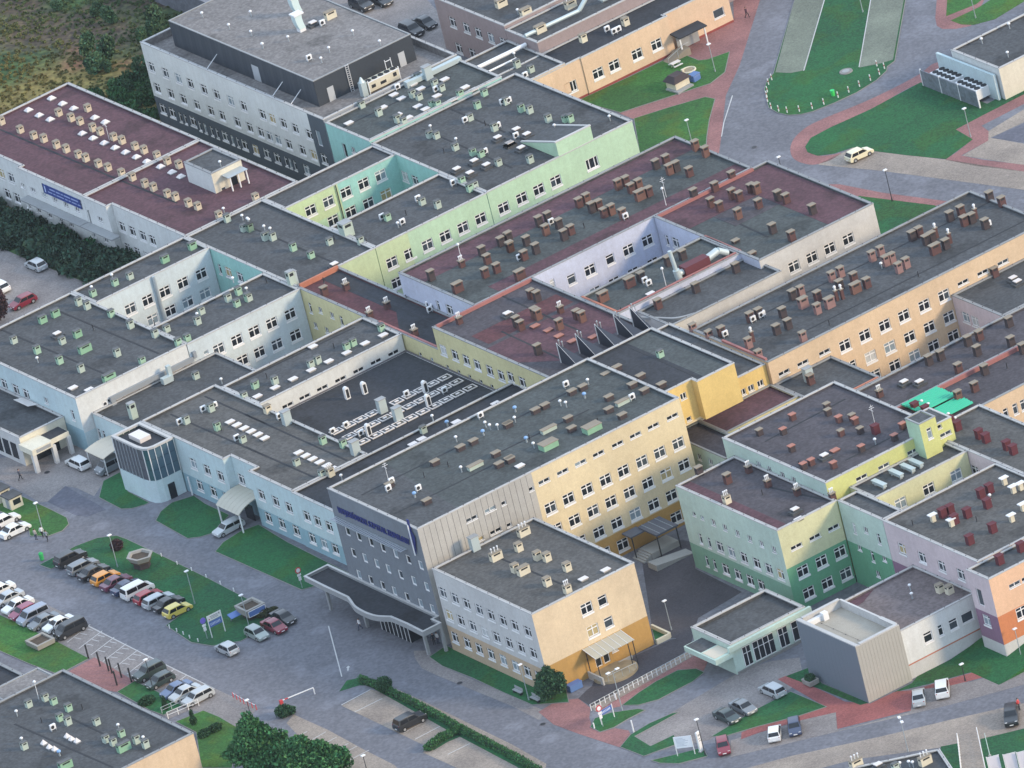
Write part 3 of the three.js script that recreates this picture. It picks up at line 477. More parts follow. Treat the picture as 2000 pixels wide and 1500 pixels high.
function board(label, x, z, turn, w, h, y, panels, legs = true, legM = M.whitemetal) {   // a board on two posts; panels: [x, y, w, h, material]
  const t = thing('sign_board', label, 'sign', [x, 0, z], turn);
  if (legs) for (const s of [-1, 1]) part(t, 'post', box(0.1, y + h, 0.1, s * (w / 2 + 0.04), (y + h) / 2, 0), legM);
  for (const [px, py, pw, ph, m] of panels) part(t, 'panel', box(pw, ph, 0.06, px, y + py + ph / 2, 0), m);
  return t;
}
function canvasMat(w, h, draw) { const c = document.createElement('canvas'); c.width = w; c.height = h; const g = c.getContext('2d'); draw(g, w, h); const t = new THREE.CanvasTexture(c); t.colorSpace = THREE.SRGBColorSpace; return new THREE.MeshStandardMaterial({ map: t, roughness: 0.6 }); }

// ================================================================== THE PLACE
const tower = building('main_block', 'five storey main block, grey front with blue letters and long yellow side', { h: 17.8, poly: [[-0.2, -22.6], [43.5, -22.6], [43.5, 0], [-0.2, 0]], col: {s: 'yellow', w: 'frontgrey', n: 'yellow', e: 'yellow'}, roof: 'feltgreen', bands: [['s', -1, 18.7, 0, 18, 'panelgrey'], ['s', 18.7, 44, 0, 3.6, 'ochre']], wins: [
    ['s', 0, 'strip', 15.61, [20.3, 23.4, 26.4, 29.4, 32.6, 35.6, 38.6, 41.8]],
    ['s', 0, 'cross', 11.55, [20.3, 23.3, 26.4, 29.5, 32.5, 35.6, 38.6, 41.7]],
    ['s', 0, 'cross', 8.2, [20.4, 23.4, 26.5, 29.5, 32.6, 35.7, 38.8, 41.8]],
    ['s', 0, 'cross', 4.87, [23.5, 26.6, 29.6, 35.8, 38.8]],
    ['s', 0, 'cross', 4.87, [32.7], 'glasslight'],
    ['s', 0, 'cross', 1.56, [26.7, 29.7, 38.7]],
    ['s', 0, 'strip', 15.46, [8.2, 11.3]],
    ['s', 0, 'small', 15.39, [13.5]],
    ['s', 0, 'small', 15.42, [18.1]],
    ['s', 0, 'strip', 12.14, [8.4, 11.3]],
    ['s', 0, 'small', 12.05, [13.5]],
    ['s', 0, 'small', 12.05, [13.5]],
    ['w', -0.2, 'front', 11.79, [-20, -17.2, -14.1, -11.1, -7.9, -4.7, -1.6]],
    ['w', -0.2, 'front', 8.54, [-19.9, -17, -14, -11.1, -8, -4.7, -1.5]],
    ['w', -0.2, 'front', 5.15, [-19.9, -16.9, -13.9, -11, -7.8, -4.4, -1.5]]] });
const blk = building('corner_block', 'three storey corner block with cream end wall over ochre base and glass porch', { h: 12.5, poly: [[-0.5, 2], [16.4, 2], [16.4, 26.5], [-0.5, 26.5]], col: {s: 'endwall', w: 'greywhite', n: 'greywhite', e: 'endwall'}, roof: 'feltwarm', bands: [['w', 0, 30, 0, 3.9, 'beige'], ['s', -1, 20, 0, 4.35, 'ochre']], wins: [
    ['w', -0.5, 'ward', 9.1, [3.2, 6.2, 9.1, 12.2, 15.1, 18.1]],
    ['w', -0.5, 'ward', 9.19, [21, 24.2]],
    ['w', -0.5, 'ward', 5.73, [3.4, 6.3, 9.2, 12.2, 15.1, 18.2]],
    ['w', -0.5, 'ward', 5.87, [21.2, 24.2]],
    ['w', -0.5, 'ward', 2.33, [3.4, 6.5, 9.4, 12.4, 15.4]],
    ['w', -0.5, 'ward', 2.29, [18.4, 21.3, 24.1]],
    ['s', 26.5, 'cross', 9.53, [7.8]],
    ['s', 26.5, 'two', 9.5, [10.4]],
    ['s', 26.5, 'cross', 6.11, [7.9]],
    ['s', 26.5, 'two', 6.15, [10.5]],
    ['s', 26.5, 'square', 2.22, [10.4]],
    ['s', 26.5, 'door', 1.9, [7.6, 8.9]]] });
const annex = building('upper_annex', 'windowless deep yellow annex with plain roof beside the main block', { h: 17.2, poly: [[43.5, -23.4], [54.7, -23.4], [54.7, -3], [48.4, -3], [48.4, -4.4], [43.5, -4.4]], col: {s: 'strongyellow', w: 'strongyellow', n: 'strongyellow', e: 'strongyellow'}, roof: 'feltdark', base: 11.3, wins: [
    ['s', -4.4, 'square', 15.35, [46.6]],
    ['s', -4.4, 'small', 11.85, [46.6]]] });
const link = building('yellow_link', 'lower yellow link with three small windows joining annex to apricot ward', { h: 11.6, poly: [[54.8, -33], [62.8, -33], [62.8, -9.3], [54.8, -9.3]], col: {s: 'strongyellow', w: 'strongyellow', n: 'strongyellow', e: 'strongyellow'}, roof: 'felt', wins: [
    ['s', -9.3, 'square', 9.2, [58.4, 59.8, 61.4]]] });
const apricot = building('apricot_ward', 'long apricot ward block with many brown chimneys on its roof', { h: 12, poly: [[62.9, -27.4], [110.9, -27.4], [110.9, -8.6], [62.9, -8.6]], col: {s: 'apricot', w: 'apricot', n: 'apricot', e: 'apricot'}, roof: 'felt', cap: 'capgrey', wins: [
    ['s', -8.6, 'strip', 9.42, [65, 68.2, 71.9]],
    ['s', -8.6, 'cross', 8.94, [75.3, 78.7, 82.1, 85.4, 88.9, 92.3]],
    ['s', -8.6, 'strip', 9.4, [95.7, 99.1, 102.6]],
    ['s', -8.6, 'cross', 5.58, [75.4, 78.8, 82.1, 85.5, 88.9, 92.3]],
    ['s', -8.6, 'cross', 2.66, [78.8, 82.2, 85.6, 88.9, 92.3]]] });
const fmain = building('purple_ward', 'long ward block with purple edged roof crowded with brick chimneys', { h: 12, poly: [[50, -83], [98.2, -83], [98.2, -63.4], [50, -63.4]], col: {s: 'lavender', w: 'lavender', n: 'lavender', e: 'greywhite'}, roof: 'feltgreen', cap: 'capgrey', wins: [
    ['s', -63.35, 'narrow', 9.46, [62.9]],
    ['s', -63.35, 'two', 8.89, [66]],
    ['s', -63.35, 'cross', 8.87, [69.2]],
    ['s', -63.35, 'two', 9, [72.7]],
    ['s', -63.35, 'cross', 9.02, [75.9, 79.2]],
    ['s', -63.35, 'cross', 5.4, [69.2, 72.5, 75.8, 79.2]],
    ['w', 50, 'narrow', 9.2, [-73.8]],
    ['w', 50, 'ward', 9.34, [-70.8]]] });
const fend = building('purple_end_ward', 'white end block of purple ward with four windows in long wall', { h: 12.05, poly: [[81, -63.2], [100.8, -63.2], [100.8, -36.8], [81, -36.8]], col: {s: 'greywhite', w: 'lavender', n: 'greywhite', e: 'greywhite'}, roof: 'feltgreen', cap: 'capgrey', wins: [
    ['w', 81, 'narrow', 8.81, [-61.2]],
    ['w', 81, 'ward', 9, [-59]],
    ['s', -36.8, 'cross', 8.78, [86.2, 89.3, 92.4, 95.6]]] });
const hwing = building('pale_yellow_wing', 'pale yellow wing with dark skylight gables along its roof edge', { h: 12, poly: [[42.7, -63.2], [59.9, -63.2], [59.9, -33], [42.7, -33]], col: {s: 'paleyellow', w: 'paleyellow', n: 'paleyellow', e: 'lavender'}, roof: 'feltviolet', cap: 'capgrey', wins: [
    ['w', 42.7, 'ward', 8.8, [-61.7, -58.7, -55.8, -53, -49.8, -46.9]],
    ['w', 42.7, 'ward', 9.26, [-44.3, -41.3]],
    ['w', 42.7, 'small', 6.13, [-61.7, -58.8, -56, -53.1, -50.3]]] });
const pwing = building('court_wing', 'narrow wing inside the lavender courtyard with duct and maroon unit', { h: 11.95, poly: [[60, -51.3], [81, -51.3], [81, -41.6], [60, -41.6]], col: {s: 'lavender', w: 'lavender', n: 'lavender', e: 'lavender'}, roof: 'feltgreen', cap: 'capgrey' });
const nwing = building('grey_strip_wing', 'plain grey walled wing between courtyard wing and apricot ward', { h: 11, poly: [[62.9, -41.5], [81.9, -41.5], [81.9, -33], [62.9, -33]], col: {s: 'greywhite', w: 'greywhite', n: 'greywhite', e: 'greywhite'}, roof: 'felt', cap: 'capgrey' });
const glink = building('red_roof_link', 'link with dark red roof behind pale yellow wall with small windows', { h: 8.4, poly: [[42.8, -100.2], [50, -100.2], [50, -63.4], [42.8, -63.4]], col: {s: 'paleyellow', w: 'paleyellow', n: 'coral', e: 'mauve'}, roof: 'feltred', cap: 'capgrey', wins: [
    ['w', 42.75, 'narrow', 5.77, [-97.8]],
    ['w', 42.75, 'square', 6.13, [-95, -91.9]],
    ['w', 42.75, 'narrow', 5.87, [-89.5]],
    ['w', 42.75, 'square', 3.02, [-97.6, -94.6]],
    ['w', 42.75, 'small', 6.1, [-68.9, -65.9]]] });
const kblock = building('middle_block', 'square dark roofed block with mint vents between two courtyards', { h: 8.5, poly: [[42.9, -130.3], [56.4, -130.3], [56.4, -100.3], [42.9, -100.3]], col: {s: 'yellowmint', w: 'teal', n: 'mint', e: 'yellowmint'}, roof: 'felt', wins: [
    ['w', 42.85, 'narrow', 5.43, [-122.2]],
    ['w', 42.85, 'ward', 5.55, [-119.9, -116.7]]] });
const mback = building('teal_court_back_wing', 'wing with green and teal wall at the back of the mint courtyard', { h: 8.45, poly: [[56.5, -130.4], [75.9, -130.4], [75.9, -124.4], [56.5, -124.4]], col: {s: 'teal', w: 'mint', n: 'greywhite', e: 'teal'}, roof: 'felt', bands: [['s', 56, 65.6, 4.2, 9, 'yellowmint'], ['s', 56, 65.6, 0, 4.2, 'mint']], wins: [
    ['s', -124.4, 'cross', 6.36, [60.5, 63.6]],
    ['s', -124.4, 'cross', 6.45, [66.7, 69.8, 72.8]],
    ['s', -124.4, 'cross', 3.31, [63.6, 66.7, 69.8, 72.9]]] });
const mfront = building('mint_ward', 'mint green ward wing with a row of white framed windows', { h: 8.5, poly: [[56.5, -112.6], [75.8, -112.6], [75.8, -100.3], [56.5, -100.3]], col: {s: 'mint', w: 'mint', n: 'mint', e: 'mint'}, roof: 'felt', bands: [['s', 56, 62, 0, 9, 'yellowmint']], wins: [
    ['s', -100.3, 'cross', 5.2, [58.5, 61.6, 64.7, 67.8, 70.9, 74]],
    ['s', -100.3, 'cross', 1.98, [58.5, 61.6, 64.7]]] });
const mend = building('mint_end_block', 'mint end block with skylights and stepped raised corner', { h: 8.55, poly: [[75.9, -130.9], [101.5, -130.9], [101.5, -100.3], [75.9, -100.3]], col: {s: 'mint', w: 'teal', n: 'mint', e: 'mint'}, roof: 'felt', wins: [
    ['s', -100.35, 'cross', 5.15, [78]],
    ['s', -100.35, 'cross', 5.25, [81.2, 84.2]],
    ['s', -100.35, 'cross', 5.27, [87.2]],
    ['s', -100.35, 'triple', 5.28, [93.6]],
    ['w', 75.9, 'narrow', 5.24, [-125.8]],
    ['w', 75.9, 'ward', 5.2, [-123.2, -120.5]]] });
const mtop = building('skylight_block', 'roof crowded with plate skylights and vents beside the white block', { h: 8.95, poly: [[75.8, -143], [99.2, -143], [99.2, -131], [75.8, -131]], col: {s: 'teal', w: 'teal', n: 'greywhite', e: 'greywhite'}, roof: 'feltgreen', wins: [
    ['w', 75.75, 'door', 5.32, [-139]],
    ['w', 75.75, 'square', 6.08, [-136.5]]] });
const whiteb = building('white_hospital_block', 'white three storey block with dark base and rooftop plant storey', { h: 9.4, poly: [[75.7, -193.4], [99.4, -193.4], [99.4, -143.1], [75.7, -143.1]], col: {s: 'steel', w: 'white', n: 'white', e: 'white'}, roof: 'greyroof', drop: 1.2, base: -3.7, bands: [['w', -200, -147.6, -4, 0.6, 'slateband'], ['w', -147.6, -140, -4, 13, 'slateband']], wins: [
    ['w', 75.65, 'ward', 5.65, [-191.9, -188, -184.4, -181.1, -177.3, -173.8, -169.9, -166.4]],
    ['w', 75.65, 'ward', 5.58, [-161.2, -158.6, -155.5, -152.3, -148.5]],
    ['w', 75.65, 'ward', 2.21, [-191.8, -188, -184.5, -180.8, -176.9, -173.8, -169.6, -166.2]],
    ['w', 75.65, 'ward', 2.18, [-166.4, -163.2, -160.8, -158.5, -155.5, -151.8, -148.8]],
    ['w', 75.65, 'ward', -1.18, [-191.7, -189.1]],
    ['w', 75.65, 'narrow', -1.35, [-186.9, -185.5]],
    ['w', 75.65, 'ward', -1.13, [-183.3]],
    ['w', 75.65, 'narrow', -1.44, [-181.5, -180, -178.2, -176.7]],
    ['w', 75.65, 'ward', -1.36, [-174.5]],
    ['w', 75.65, 'narrow', -1.43, [-172.5, -171]],
    ['w', 75.65, 'ward', -1.38, [-169.1, -166.1]],
    ['w', 75.65, 'ward', -1.23, [-166.2, -163, -160.1]],
    ['w', 75.65, 'narrow', -1.17, [-157.7, -156.5, -155.2]],
    ['w', 75.65, 'ward', -1.05, [-152]],
    ['w', 75.65, 'block', 5.62, [-145.8], 'glasslight'],
    ['w', 75.65, 'ward', 2.3, [-145.8]]] });
const plant = building('rooftop_plant_storey', 'dark walled plant storey with flat grey roof on the white block', { h: 12.4, poly: [[79.1, -189.4], [96.4, -189.4], [96.4, -149.7], [79.1, -149.7]], col: {s: 'slate', w: 'slate', n: 'slate', e: 'slate'}, roof: 'greyroof', base: 8.2, drop: 0.1, cap: 'capgrey', capw: 0.2 });
const purpA = building('purple_roof_clinic', 'white clinic wing with purple roof rows of cream vents and blue sign', { h: 8.5, poly: [[42.7, -193.5], [62.7, -193.5], [62.7, -157], [42, -157], [42, -175], [42.7, -175]], col: {s: 'white', w: 'white', n: 'white', e: 'white'}, roof: 'feltpurple', wins: [
    ['w', 42.7, 'ward', 5.4, [-182, -179.3]],
    ['w', 42.7, 'ward', 2.15, [-181.8, -179.1]],
    ['w', 41.95, 'band', 5.62, [-174.8, -171.9, -168.7, -165.7, -162.7, -159.6]],
    ['w', 41.95, 'band', 2.3, [-174.6, -171.7, -168.6, -165.5, -162.6]]] });
const purpB = building('purple_roof_clinic', 'nearer half of purple roofed clinic with white rooftop hut', { h: 8.45, poly: [[42, -156.9], [62.7, -156.9], [62.7, -130.5], [43, -130.5], [43, -150.5], [42, -150.5]], col: {s: 'white', w: 'white', n: 'white', e: 'white'}, roof: 'feltpurple', wins: [
    ['w', 41.95, 'block', 5.19, [-156.8]],
    ['w', 41.95, 'band', 5.7, [-153.2]],
    ['w', 43, 'ward', 5.14, [-152.1, -149.1, -146.3, -143.4, -140.8]],
    ['w', 41.95, 'band', 2.32, [-159.6, -156.6, -153.1]],
    ['w', 43, 'ward', 1.68, [-152.1, -149.2, -146.5, -143.6]]] });
const hut = building('rooftop_hut', 'small white hut with door canopy on the purple roof', { h: 11.3, poly: [[54, -146.6], [59.2, -146.6], [59.2, -139.2], [54, -139.2]], col: {s: 'cream', w: 'white', n: 'white', e: 'white'}, roof: 'felt', base: 8, drop: 0.25, cap: 'capgrey', wins: [
    ['s', -139.2, 'small', 8.24, [55.4]]] });
const lback = building('pale_court_back_wing', 'narrow roof wing behind the white courtyard with mint vents', { h: 8.5, poly: [[23.3, -130.4], [42.8, -130.4], [42.8, -123.6], [23.3, -123.6]], col: {s: 'paleblue', w: 'white', n: 'white', e: 'white'}, roof: 'felt', wins: [
    ['s', -123.6, 'cross', 5.33, [28.3, 31.3, 34.3, 37.4, 40.6]],
    ['s', -123.6, 'cross', 2.24, [31.3, 34.4, 37.4, 40.4]]] });
const lend = building('west_end_block', 'broad west end block with bright green vents on dark roof', { h: 8.55, poly: [[4.3, -130.4], [23.2, -130.4], [23.2, -99.4], [4.3, -99.4]], col: {s: 'white', w: 'lightblue', n: 'white', e: 'white'}, roof: 'felt', bands: [['w', -104.5, -99, 0, 3.4, 'midblue'], ['s', 4, 9, 0, 3, 'lightblue']], wins: [
    ['w', 4.3, 'ward', 5.16, [-120.2, -117, -114.2]],
    ['w', 4.3, 'narrow', 5.31, [-101.5]],
    ['w', 4.3, 'square', 5.68, [-108.5]],
    ['s', -99.4, 'strip', 5.86, [18.2, 20.7]],
    ['s', -99.4, 'small', 5.81, [8.6, 9.5, 10.6, 11.5]]] });
const lfront = building('white_ward', 'white ward wing with two rows of windows facing a small yard', { h: 8.45, poly: [[23.3, -109], [42.7, -109], [42.7, -99.3], [23.3, -99.3]], col: {s: 'paleblue', w: 'white', n: 'white', e: 'white'}, roof: 'felt', wins: [
    ['s', -99.35, 'small', 5.96, [25.9]],
    ['s', -99.35, 'cross', 5.55, [28, 31.1, 34.1]],
    ['s', -99.35, 'cross', 5.49, [34, 37.1, 40.3]],
    ['s', -99.35, 'cross', 2.25, [31.2, 34.1]],
    ['s', -99.35, 'cross', 2.13, [34.1, 37.1, 40.3]]] });
const llow = building('low_link', 'low dark roofed link beside the glass stair tower', { h: 5.4, poly: [[6.2, -99.3], [27.4, -99.3], [27.4, -84.6], [6.2, -84.6]], col: {s: 'teal', w: 'lightblue', n: 'white', e: 'white'}, roof: 'felt', drop: 0.35, wins: [
    ['w', 6.2, 'narrow', 2.26, [-98.8, -97.5]]] });
const lfive = building('strip_window_wing', 'narrow wing with white wall of strip windows over the skylight yard', { h: 8.5, poly: [[18.4, -82.5], [42.6, -82.5], [42.6, -72.5], [18.4, -72.5]], col: {s: 'white', w: 'white', n: 'white', e: 'white'}, roof: 'felt', wins: [
    ['s', -72.45, 'strip', 6.32, [40.7, 37.7, 34.7, 31.6]],
    ['s', -72.45, 'strip', 6.35, [28.5, 25.5, 22.6]]] });
const bluew = building('light_blue_wing', 'two tone light blue wing with skylight rows and curved porch', { h: 8.5, poly: [[5.6, -84.1], [18.3, -84.1], [18.3, -44.5], [5.6, -44.5], [5.6, -55.8], [6.9, -55.8], [6.9, -62.4], [5.6, -62.4]], col: {s: 'lightblue', w: 'lightblue', n: 'lightblue', e: 'white'}, roof: 'feltwarm', bands: [['w', -90, -44.5, 0, 2.9, 'midblue']], wins: [
    ['w', 5.6, 'ward', 5.3, [-71.5, -67.9, -64.4]],
    ['w', 6.9, 'ward', 5.17, [-61]],
    ['w', 5.6, 'ward', 5.35, [-53.7]],
    ['w', 5.6, 'ward', 5.36, [-50, -46.6]],
    ['w', 5.6, 'ward', 1.92, [-71.3, -67.7, -64.2]],
    ['w', 5.6, 'ward', 1.9, [-53.4, -49.9, -46.2]]] });
const bluex = building('light_blue_wing', 'light blue wing end running in behind the grey main front', { h: 8.4, poly: [[5.5, -44.4], [43, -44.4], [43, -22.7], [5.5, -22.7]], col: {s: 'lightblue', w: 'lightblue', n: 'white', e: 'white'}, roof: 'feltdark', bands: [['w', -45, -20, 0, 2.9, 'midblue']], wins: [
    ['w', 5.5, 'ward', 5.38, [-41.8, -39.1, -36.1]],
    ['w', 5.5, 'ward', 1.94, [-41.9, -38.8, -36]]] });
const yard = building('skylight_yard_roof', 'sunken dark roof with three rows of square skylights', { h: 5.95, poly: [[18.4, -72.3], [42.6, -72.3], [42.6, -44.5], [18.4, -44.5]], col: {s: 'white', w: 'white', n: 'white', e: 'white'}, roof: 'feltdark', drop: 0.12, cap: 'capdark', capw: 0.2 });
const sblock = building('lime_tower_block', 'dark roofed block with lime green wall and small red chimneys', { h: 14.55, poly: [[43, 10], [61.9, 10], [61.9, 34.9], [43, 34.9]], col: {s: 'lime', w: 'greenwhite', n: 'paleyellow', e: 'lime'}, roof: 'feltviolet', wins: [
    ['w', 43, 'square', 12.67, [20.7, 23.9, 26.6, 18.2]],
    ['s', 34.9, 'strip', 12.78, [48.6, 52.3, 57.2]]] });
const ublock = building('green_white_block', 'pale block with dark green lower band facing the paved yard', { h: 12.5, poly: [[33, 12.4], [42.9, 12.4], [42.9, 36.9], [33, 36.9]], col: {s: 'palelime', w: 'greenwhite', n: 'greenwhite', e: 'greenwhite'}, roof: 'feltviolet', bands: [['w', 12, 37, 0, 3.9, 'greenpale'], ['s', 32, 43, 0, 6.6, 'greenband']], wins: [
    ['w', 33, 'small', 9.02, [15.5, 17.5]],
    ['w', 33, 'square', 9.05, [20.2, 23, 26, 29, 31.8, 34.8]],
    ['w', 33, 'square', 9.13, [34.7]],
    ['w', 33, 'narrow', 5.27, [15.6, 17.7]],
    ['w', 33, 'ward', 5.36, [20.3, 23.1, 26.1, 29.2, 32.1]],
    ['w', 33, 'ward', 5.33, [31.9, 34.9]],
    ['w', 33, 'narrow', 1.91, [15.8, 17.7]],
    ['w', 33, 'ward', 1.97, [20.4, 23.4, 26.3, 29]],
    ['s', 36.9, 'strip', 9.02, [35.3, 38.4, 41.5]],
    ['s', 36.9, 'cross', 5.27, [35.4, 38.5, 41.6]],
    ['s', 36.9, 'cross', 1.94, [35.5, 38.6, 41.7]]] });
const vlink = building('green_link', 'short green and white link set back beside the pink block', { h: 12.45, poly: [[43, 37], [46.3, 37], [46.3, 47.6], [43, 47.6]], col: {s: 'greenwhite', w: 'greenwhite', n: 'greenwhite', e: 'palelime'}, roof: 'felt', bands: [['w', 36, 48, 0, 6.45, 'greenband']], wins: [
    ['w', 43, 'narrow', 9.03, [39.7, 45.5]],
    ['w', 43, 'square', 9.53, [42.6]],
    ['w', 43, 'square', 6.11, [39.8, 45.7]],
    ['w', 43, 'narrow', 5.58, [42.7]],
    ['w', 43, 'square', 2.97, [43]]] });
const tubes = building('tube_skylight_wing', 'low roof strip with four white tube skylights below lime wall', { h: 12.35, poly: [[46.4, 35], [61.8, 35], [61.8, 41], [46.4, 41]], col: {s: 'palelime', w: 'palelime', n: 'palelime', e: 'palelime'}, roof: 'felt', wins: [
    ['s', 41, 'cross', 9.87, [50.1, 54.8, 59.4]]] });
const wblock = building('pink_block', 'pale pink block with maroon vents on its grey roof', { h: 12.5, poly: [[43, 47.7], [61.9, 47.7], [61.9, 69.9], [43, 69.9]], col: {s: 'salmon', w: 'pink', n: 'greywhite', e: 'pink'}, roof: 'feltwarm', bands: [['w', 47, 70, 0, 6.4, 'mauve']], wins: [
    ['w', 43.05, 'ward', 9.09, [51, 55.7, 60.3, 64.8]]] });
const yblock = building('east_roof_block', 'broad roof with pairs of maroon vents behind the pink block', { h: 12.55, poly: [[61.9, 30.9], [71.1, 30.9], [71.1, 80], [61.9, 80]], col: {s: 'pink', w: 'pink', n: 'pink', e: 'greywhite'}, roof: 'feltwarm', wins: [
    ['w', 61.9, 'ward', 9.52, [41.7]]] });
const oblock = building('orange_block', 'salmon and orange corner block over mauve side wall', { h: 12.3, poly: [[41, 70], [56, 70], [56, 75.2], [41, 75.2]], col: {s: 'salmon', w: 'pink', n: 'pink', e: 'salmon'}, roof: 'felt', bands: [['w', 69, 76, 2.4, 6.55, 'mauve'], ['w', 69, 76, 0, 2.4, 'greywhite'], ['s', 40, 57, 2.4, 6.55, 'orange'], ['s', 40, 57, 0, 2.4, 'greywhite']], wins: [
    ['w', 41.05, 'block', 8.61, [71.9], 'glassmid'],
    ['w', 41.05, 'ward', 5.26, [72.2], 'glasslight'],
    ['s', 75.2, 'strip', 9.8, [44.7, 46.8]],
    ['s', 75.2, 'cross', 5.61, [44.8, 47.1]]] });
const qlow = building('lower_purple_roof', 'purple brown roof below the deep yellow annex wall', { h: 8.5, poly: [[50.6, -9.2], [62.8, -9.2], [62.8, -2.4], [50.6, -2.4]], col: {s: 'paleyellow', w: 'paleyellow', n: 'paleyellow', e: 'paleyellow'}, roof: 'feltpurple', cap: 'capgrey', capw: 0.25 });
const qlowb = building('lower_purple_roof', 'small dark roof with pale green wall between yellow front and green block', { h: 8.45, poly: [[45.9, -9.2], [50.6, -9.2], [50.6, 4.2], [45.9, 4.2]], col: {s: 'greenwhite', w: 'greenwhite', n: 'greenwhite', e: 'greenwhite'}, roof: 'feltviolet', cap: 'capgrey', capw: 0.25, wins: [
    ['w', 45.9, 'square', 6.68, [-2.9, -0.1]]] });
const qblock = building('dark_link_roof', 'dark roof with bent chimney cowl butting the apricot ward wall', { h: 8.5, poly: [[62.9, -8.5], [72.7, -8.5], [72.7, 3.7], [62.9, 3.7]], col: {s: 'apricot', w: 'apricot', n: 'apricot', e: 'apricot'}, roof: 'felt', cap: 'capgrey' });
const tblock = building('right_edge_roof', 'dark roof at right frame edge under apricot ward windows', { h: 8.5, poly: [[93.4, -8.5], [122, -8.5], [122, 3.7], [93.4, 3.7]], col: {s: 'apricot', w: 'pink', n: 'apricot', e: 'apricot'}, roof: 'felt', cap: 'capgrey', wins: [
    ['w', 93.4, 'ward', 5.69, [-6.1], 'glasslight'],
    ['w', 93.4, 'ward', 5.62, [-3.9]]] });
const rback = building('apricot_court_front_wing', 'long roof strip with chimneys closing the apricot courtyard', { h: 8.45, poly: [[62.8, 3.8], [122, 3.8], [122, 13.4], [62.8, 13.4]], col: {s: 'apricot', w: 'apricot', n: 'apricot', e: 'apricot'}, roof: 'feltviolet', cap: 'capgrey' });
const rfront = building('apricot_south_wing', 'apricot south wing with pink roof kerb and tall windows', { h: 8.4, poly: [[62.1, 13.5], [122, 13.5], [122, 24], [62.1, 24]], col: {s: 'apricot', w: 'apricot', n: 'apricot', e: 'apricot'}, roof: 'feltviolet', cap: 'capgrey', wins: [
    ['s', 24, 'narrow', 5.63, [78.8, 80.4, 81.7]]] });
const gravel = building('white_pavilion', 'white wing with gravel roof between grey cube and orange block', { h: 7.2, poly: [[25.5, 53], [43, 53], [43, 67.6], [25.5, 67.6]], col: {s: 'white', w: 'greywhite', n: 'greywhite', e: 'white'}, roof: 'gravelroof', bands: [['s', 25, 44, 1.95, 2.15, 'coral'], ['s', 25, 44, 0, 1.95, 'greywhite']], wins: [
    ['s', 67.6, 'two', 4.53, [34.4]],
    ['s', 67.6, 'narrow', 4.56, [36.5]],
    ['s', 67.6, 'two', 4.51, [38.6]],
    ['s', 67.6, 'wide', 4.49, [40.9], 'glassmid']] });
const pavilion = building('glazed_pavilion', 'low pavilion with dark roof and tall glazed front', { h: 4.5, poly: [[17.7, 35.2], [30.1, 35.2], [30.1, 44.6], [17.7, 44.6]], col: {s: 'greenwhite', w: 'greenwhite', n: 'greenwhite', e: 'greenwhite'}, roof: 'felt', drop: 0.6, capw: 0.5 });
const er = building('emergency_porch_building', 'low entrance building with pale canopy at left edge', { h: 4.5, poly: [[-3.4, -140], [4.2, -140], [4.2, -104.2], [-3.4, -104.2]], col: {s: 'cream', w: 'greywhite', n: 'white', e: 'white'}, roof: 'felt', drop: 0.6 });
const brownb = building('brown_block', 'brown walled block with white window frames at the top edge', { h: 8.5, poly: [[110, -165.6], [160, -165.6], [160, -146.6], [110, -146.6]], col: {s: 'brown', w: 'brown', n: 'brown', e: 'brown'}, roof: 'felt', drop: 0.35, wins: [
    ['w', 110, 'ward', 5.34, [-161.7, -158, -154.8, -151.4, -148.1]],
    ['w', 110, 'ward', 1.05, [-161.8, -158.1]]] });
const brownc = building('brown_link', 'dark roof with big vents and long duct behind the peach wall', { h: 7.9, poly: [[110, -146.5], [150, -146.5], [150, -138], [110, -138]], col: {s: 'brown', w: 'brown', n: 'brown', e: 'brown'}, roof: 'felt', drop: 0.3 });
const peach = building('peach_wing', 'single storey peach wing along the top lawn with canopy door', { h: 6.05, poly: [[101.6, -137.9], [139, -137.9], [139, -131.7], [128, -131.7], [128, -130.9], [112.5, -130.9], [112.5, -131.1], [101.6, -131.1]], col: {s: 'peach', w: 'peach', n: 'peach', e: 'peach'}, roof: 'feltdark', drop: 0.3, bands: [['s', 100, 140, 0, 0.35, 'brickred']], wins: [
    ['s', -131.1, 'triple', 2.44, [109.9]],
    ['s', -130.9, 'cross', 2.61, [114.7, 117.6, 121.7, 125.2]],
    ['s', -131.7, 'wide', 2.37, [136.9], 'glassmid']] });
const plinkA = building('connecting_roof', 'dark strip roof carrying the white pipes between two buildings', { h: 6.3, poly: [[99.3, -146.4], [109.9, -146.4], [109.9, -131.2], [99.3, -131.2]], col: {s: 'peach', w: 'peach', n: 'brown', e: 'peach'}, roof: 'felt', drop: 0.35 });
const cooler = building('white_plant_hall', 'white plant hall with dark flat roof at the right edge', { h: 5, poly: [[145, -82.6], [190, -82.6], [190, -70.6], [145, -70.6]], col: {s: 'cream', w: 'white', n: 'white', e: 'white'}, roof: 'felt', drop: 0.35 });
const bottomleft = building('bottom_left_building', 'dark flat roof with mint vents above beige wall at bottom left', { h: 8, poly: [[-95, -28.6], [-42.7, -28.6], [-42.7, 4.7], [-95, 4.7]], col: {s: 'apricot', w: 'apricot', n: 'apricot', e: 'apricot'}, roof: 'felt', cap: 'capgrey' });
const bottomleftb = building('low_roof_beside_plaza', 'low dark roof with porch beside the red brick plaza', { h: 5, poly: [[-95, -60], [-44, -60], [-44, -38], [-95, -38]], col: {s: 'greywhite', w: 'greywhite', n: 'greywhite', e: 'greywhite'}, roof: 'feltdark', cap: 'capgrey' });
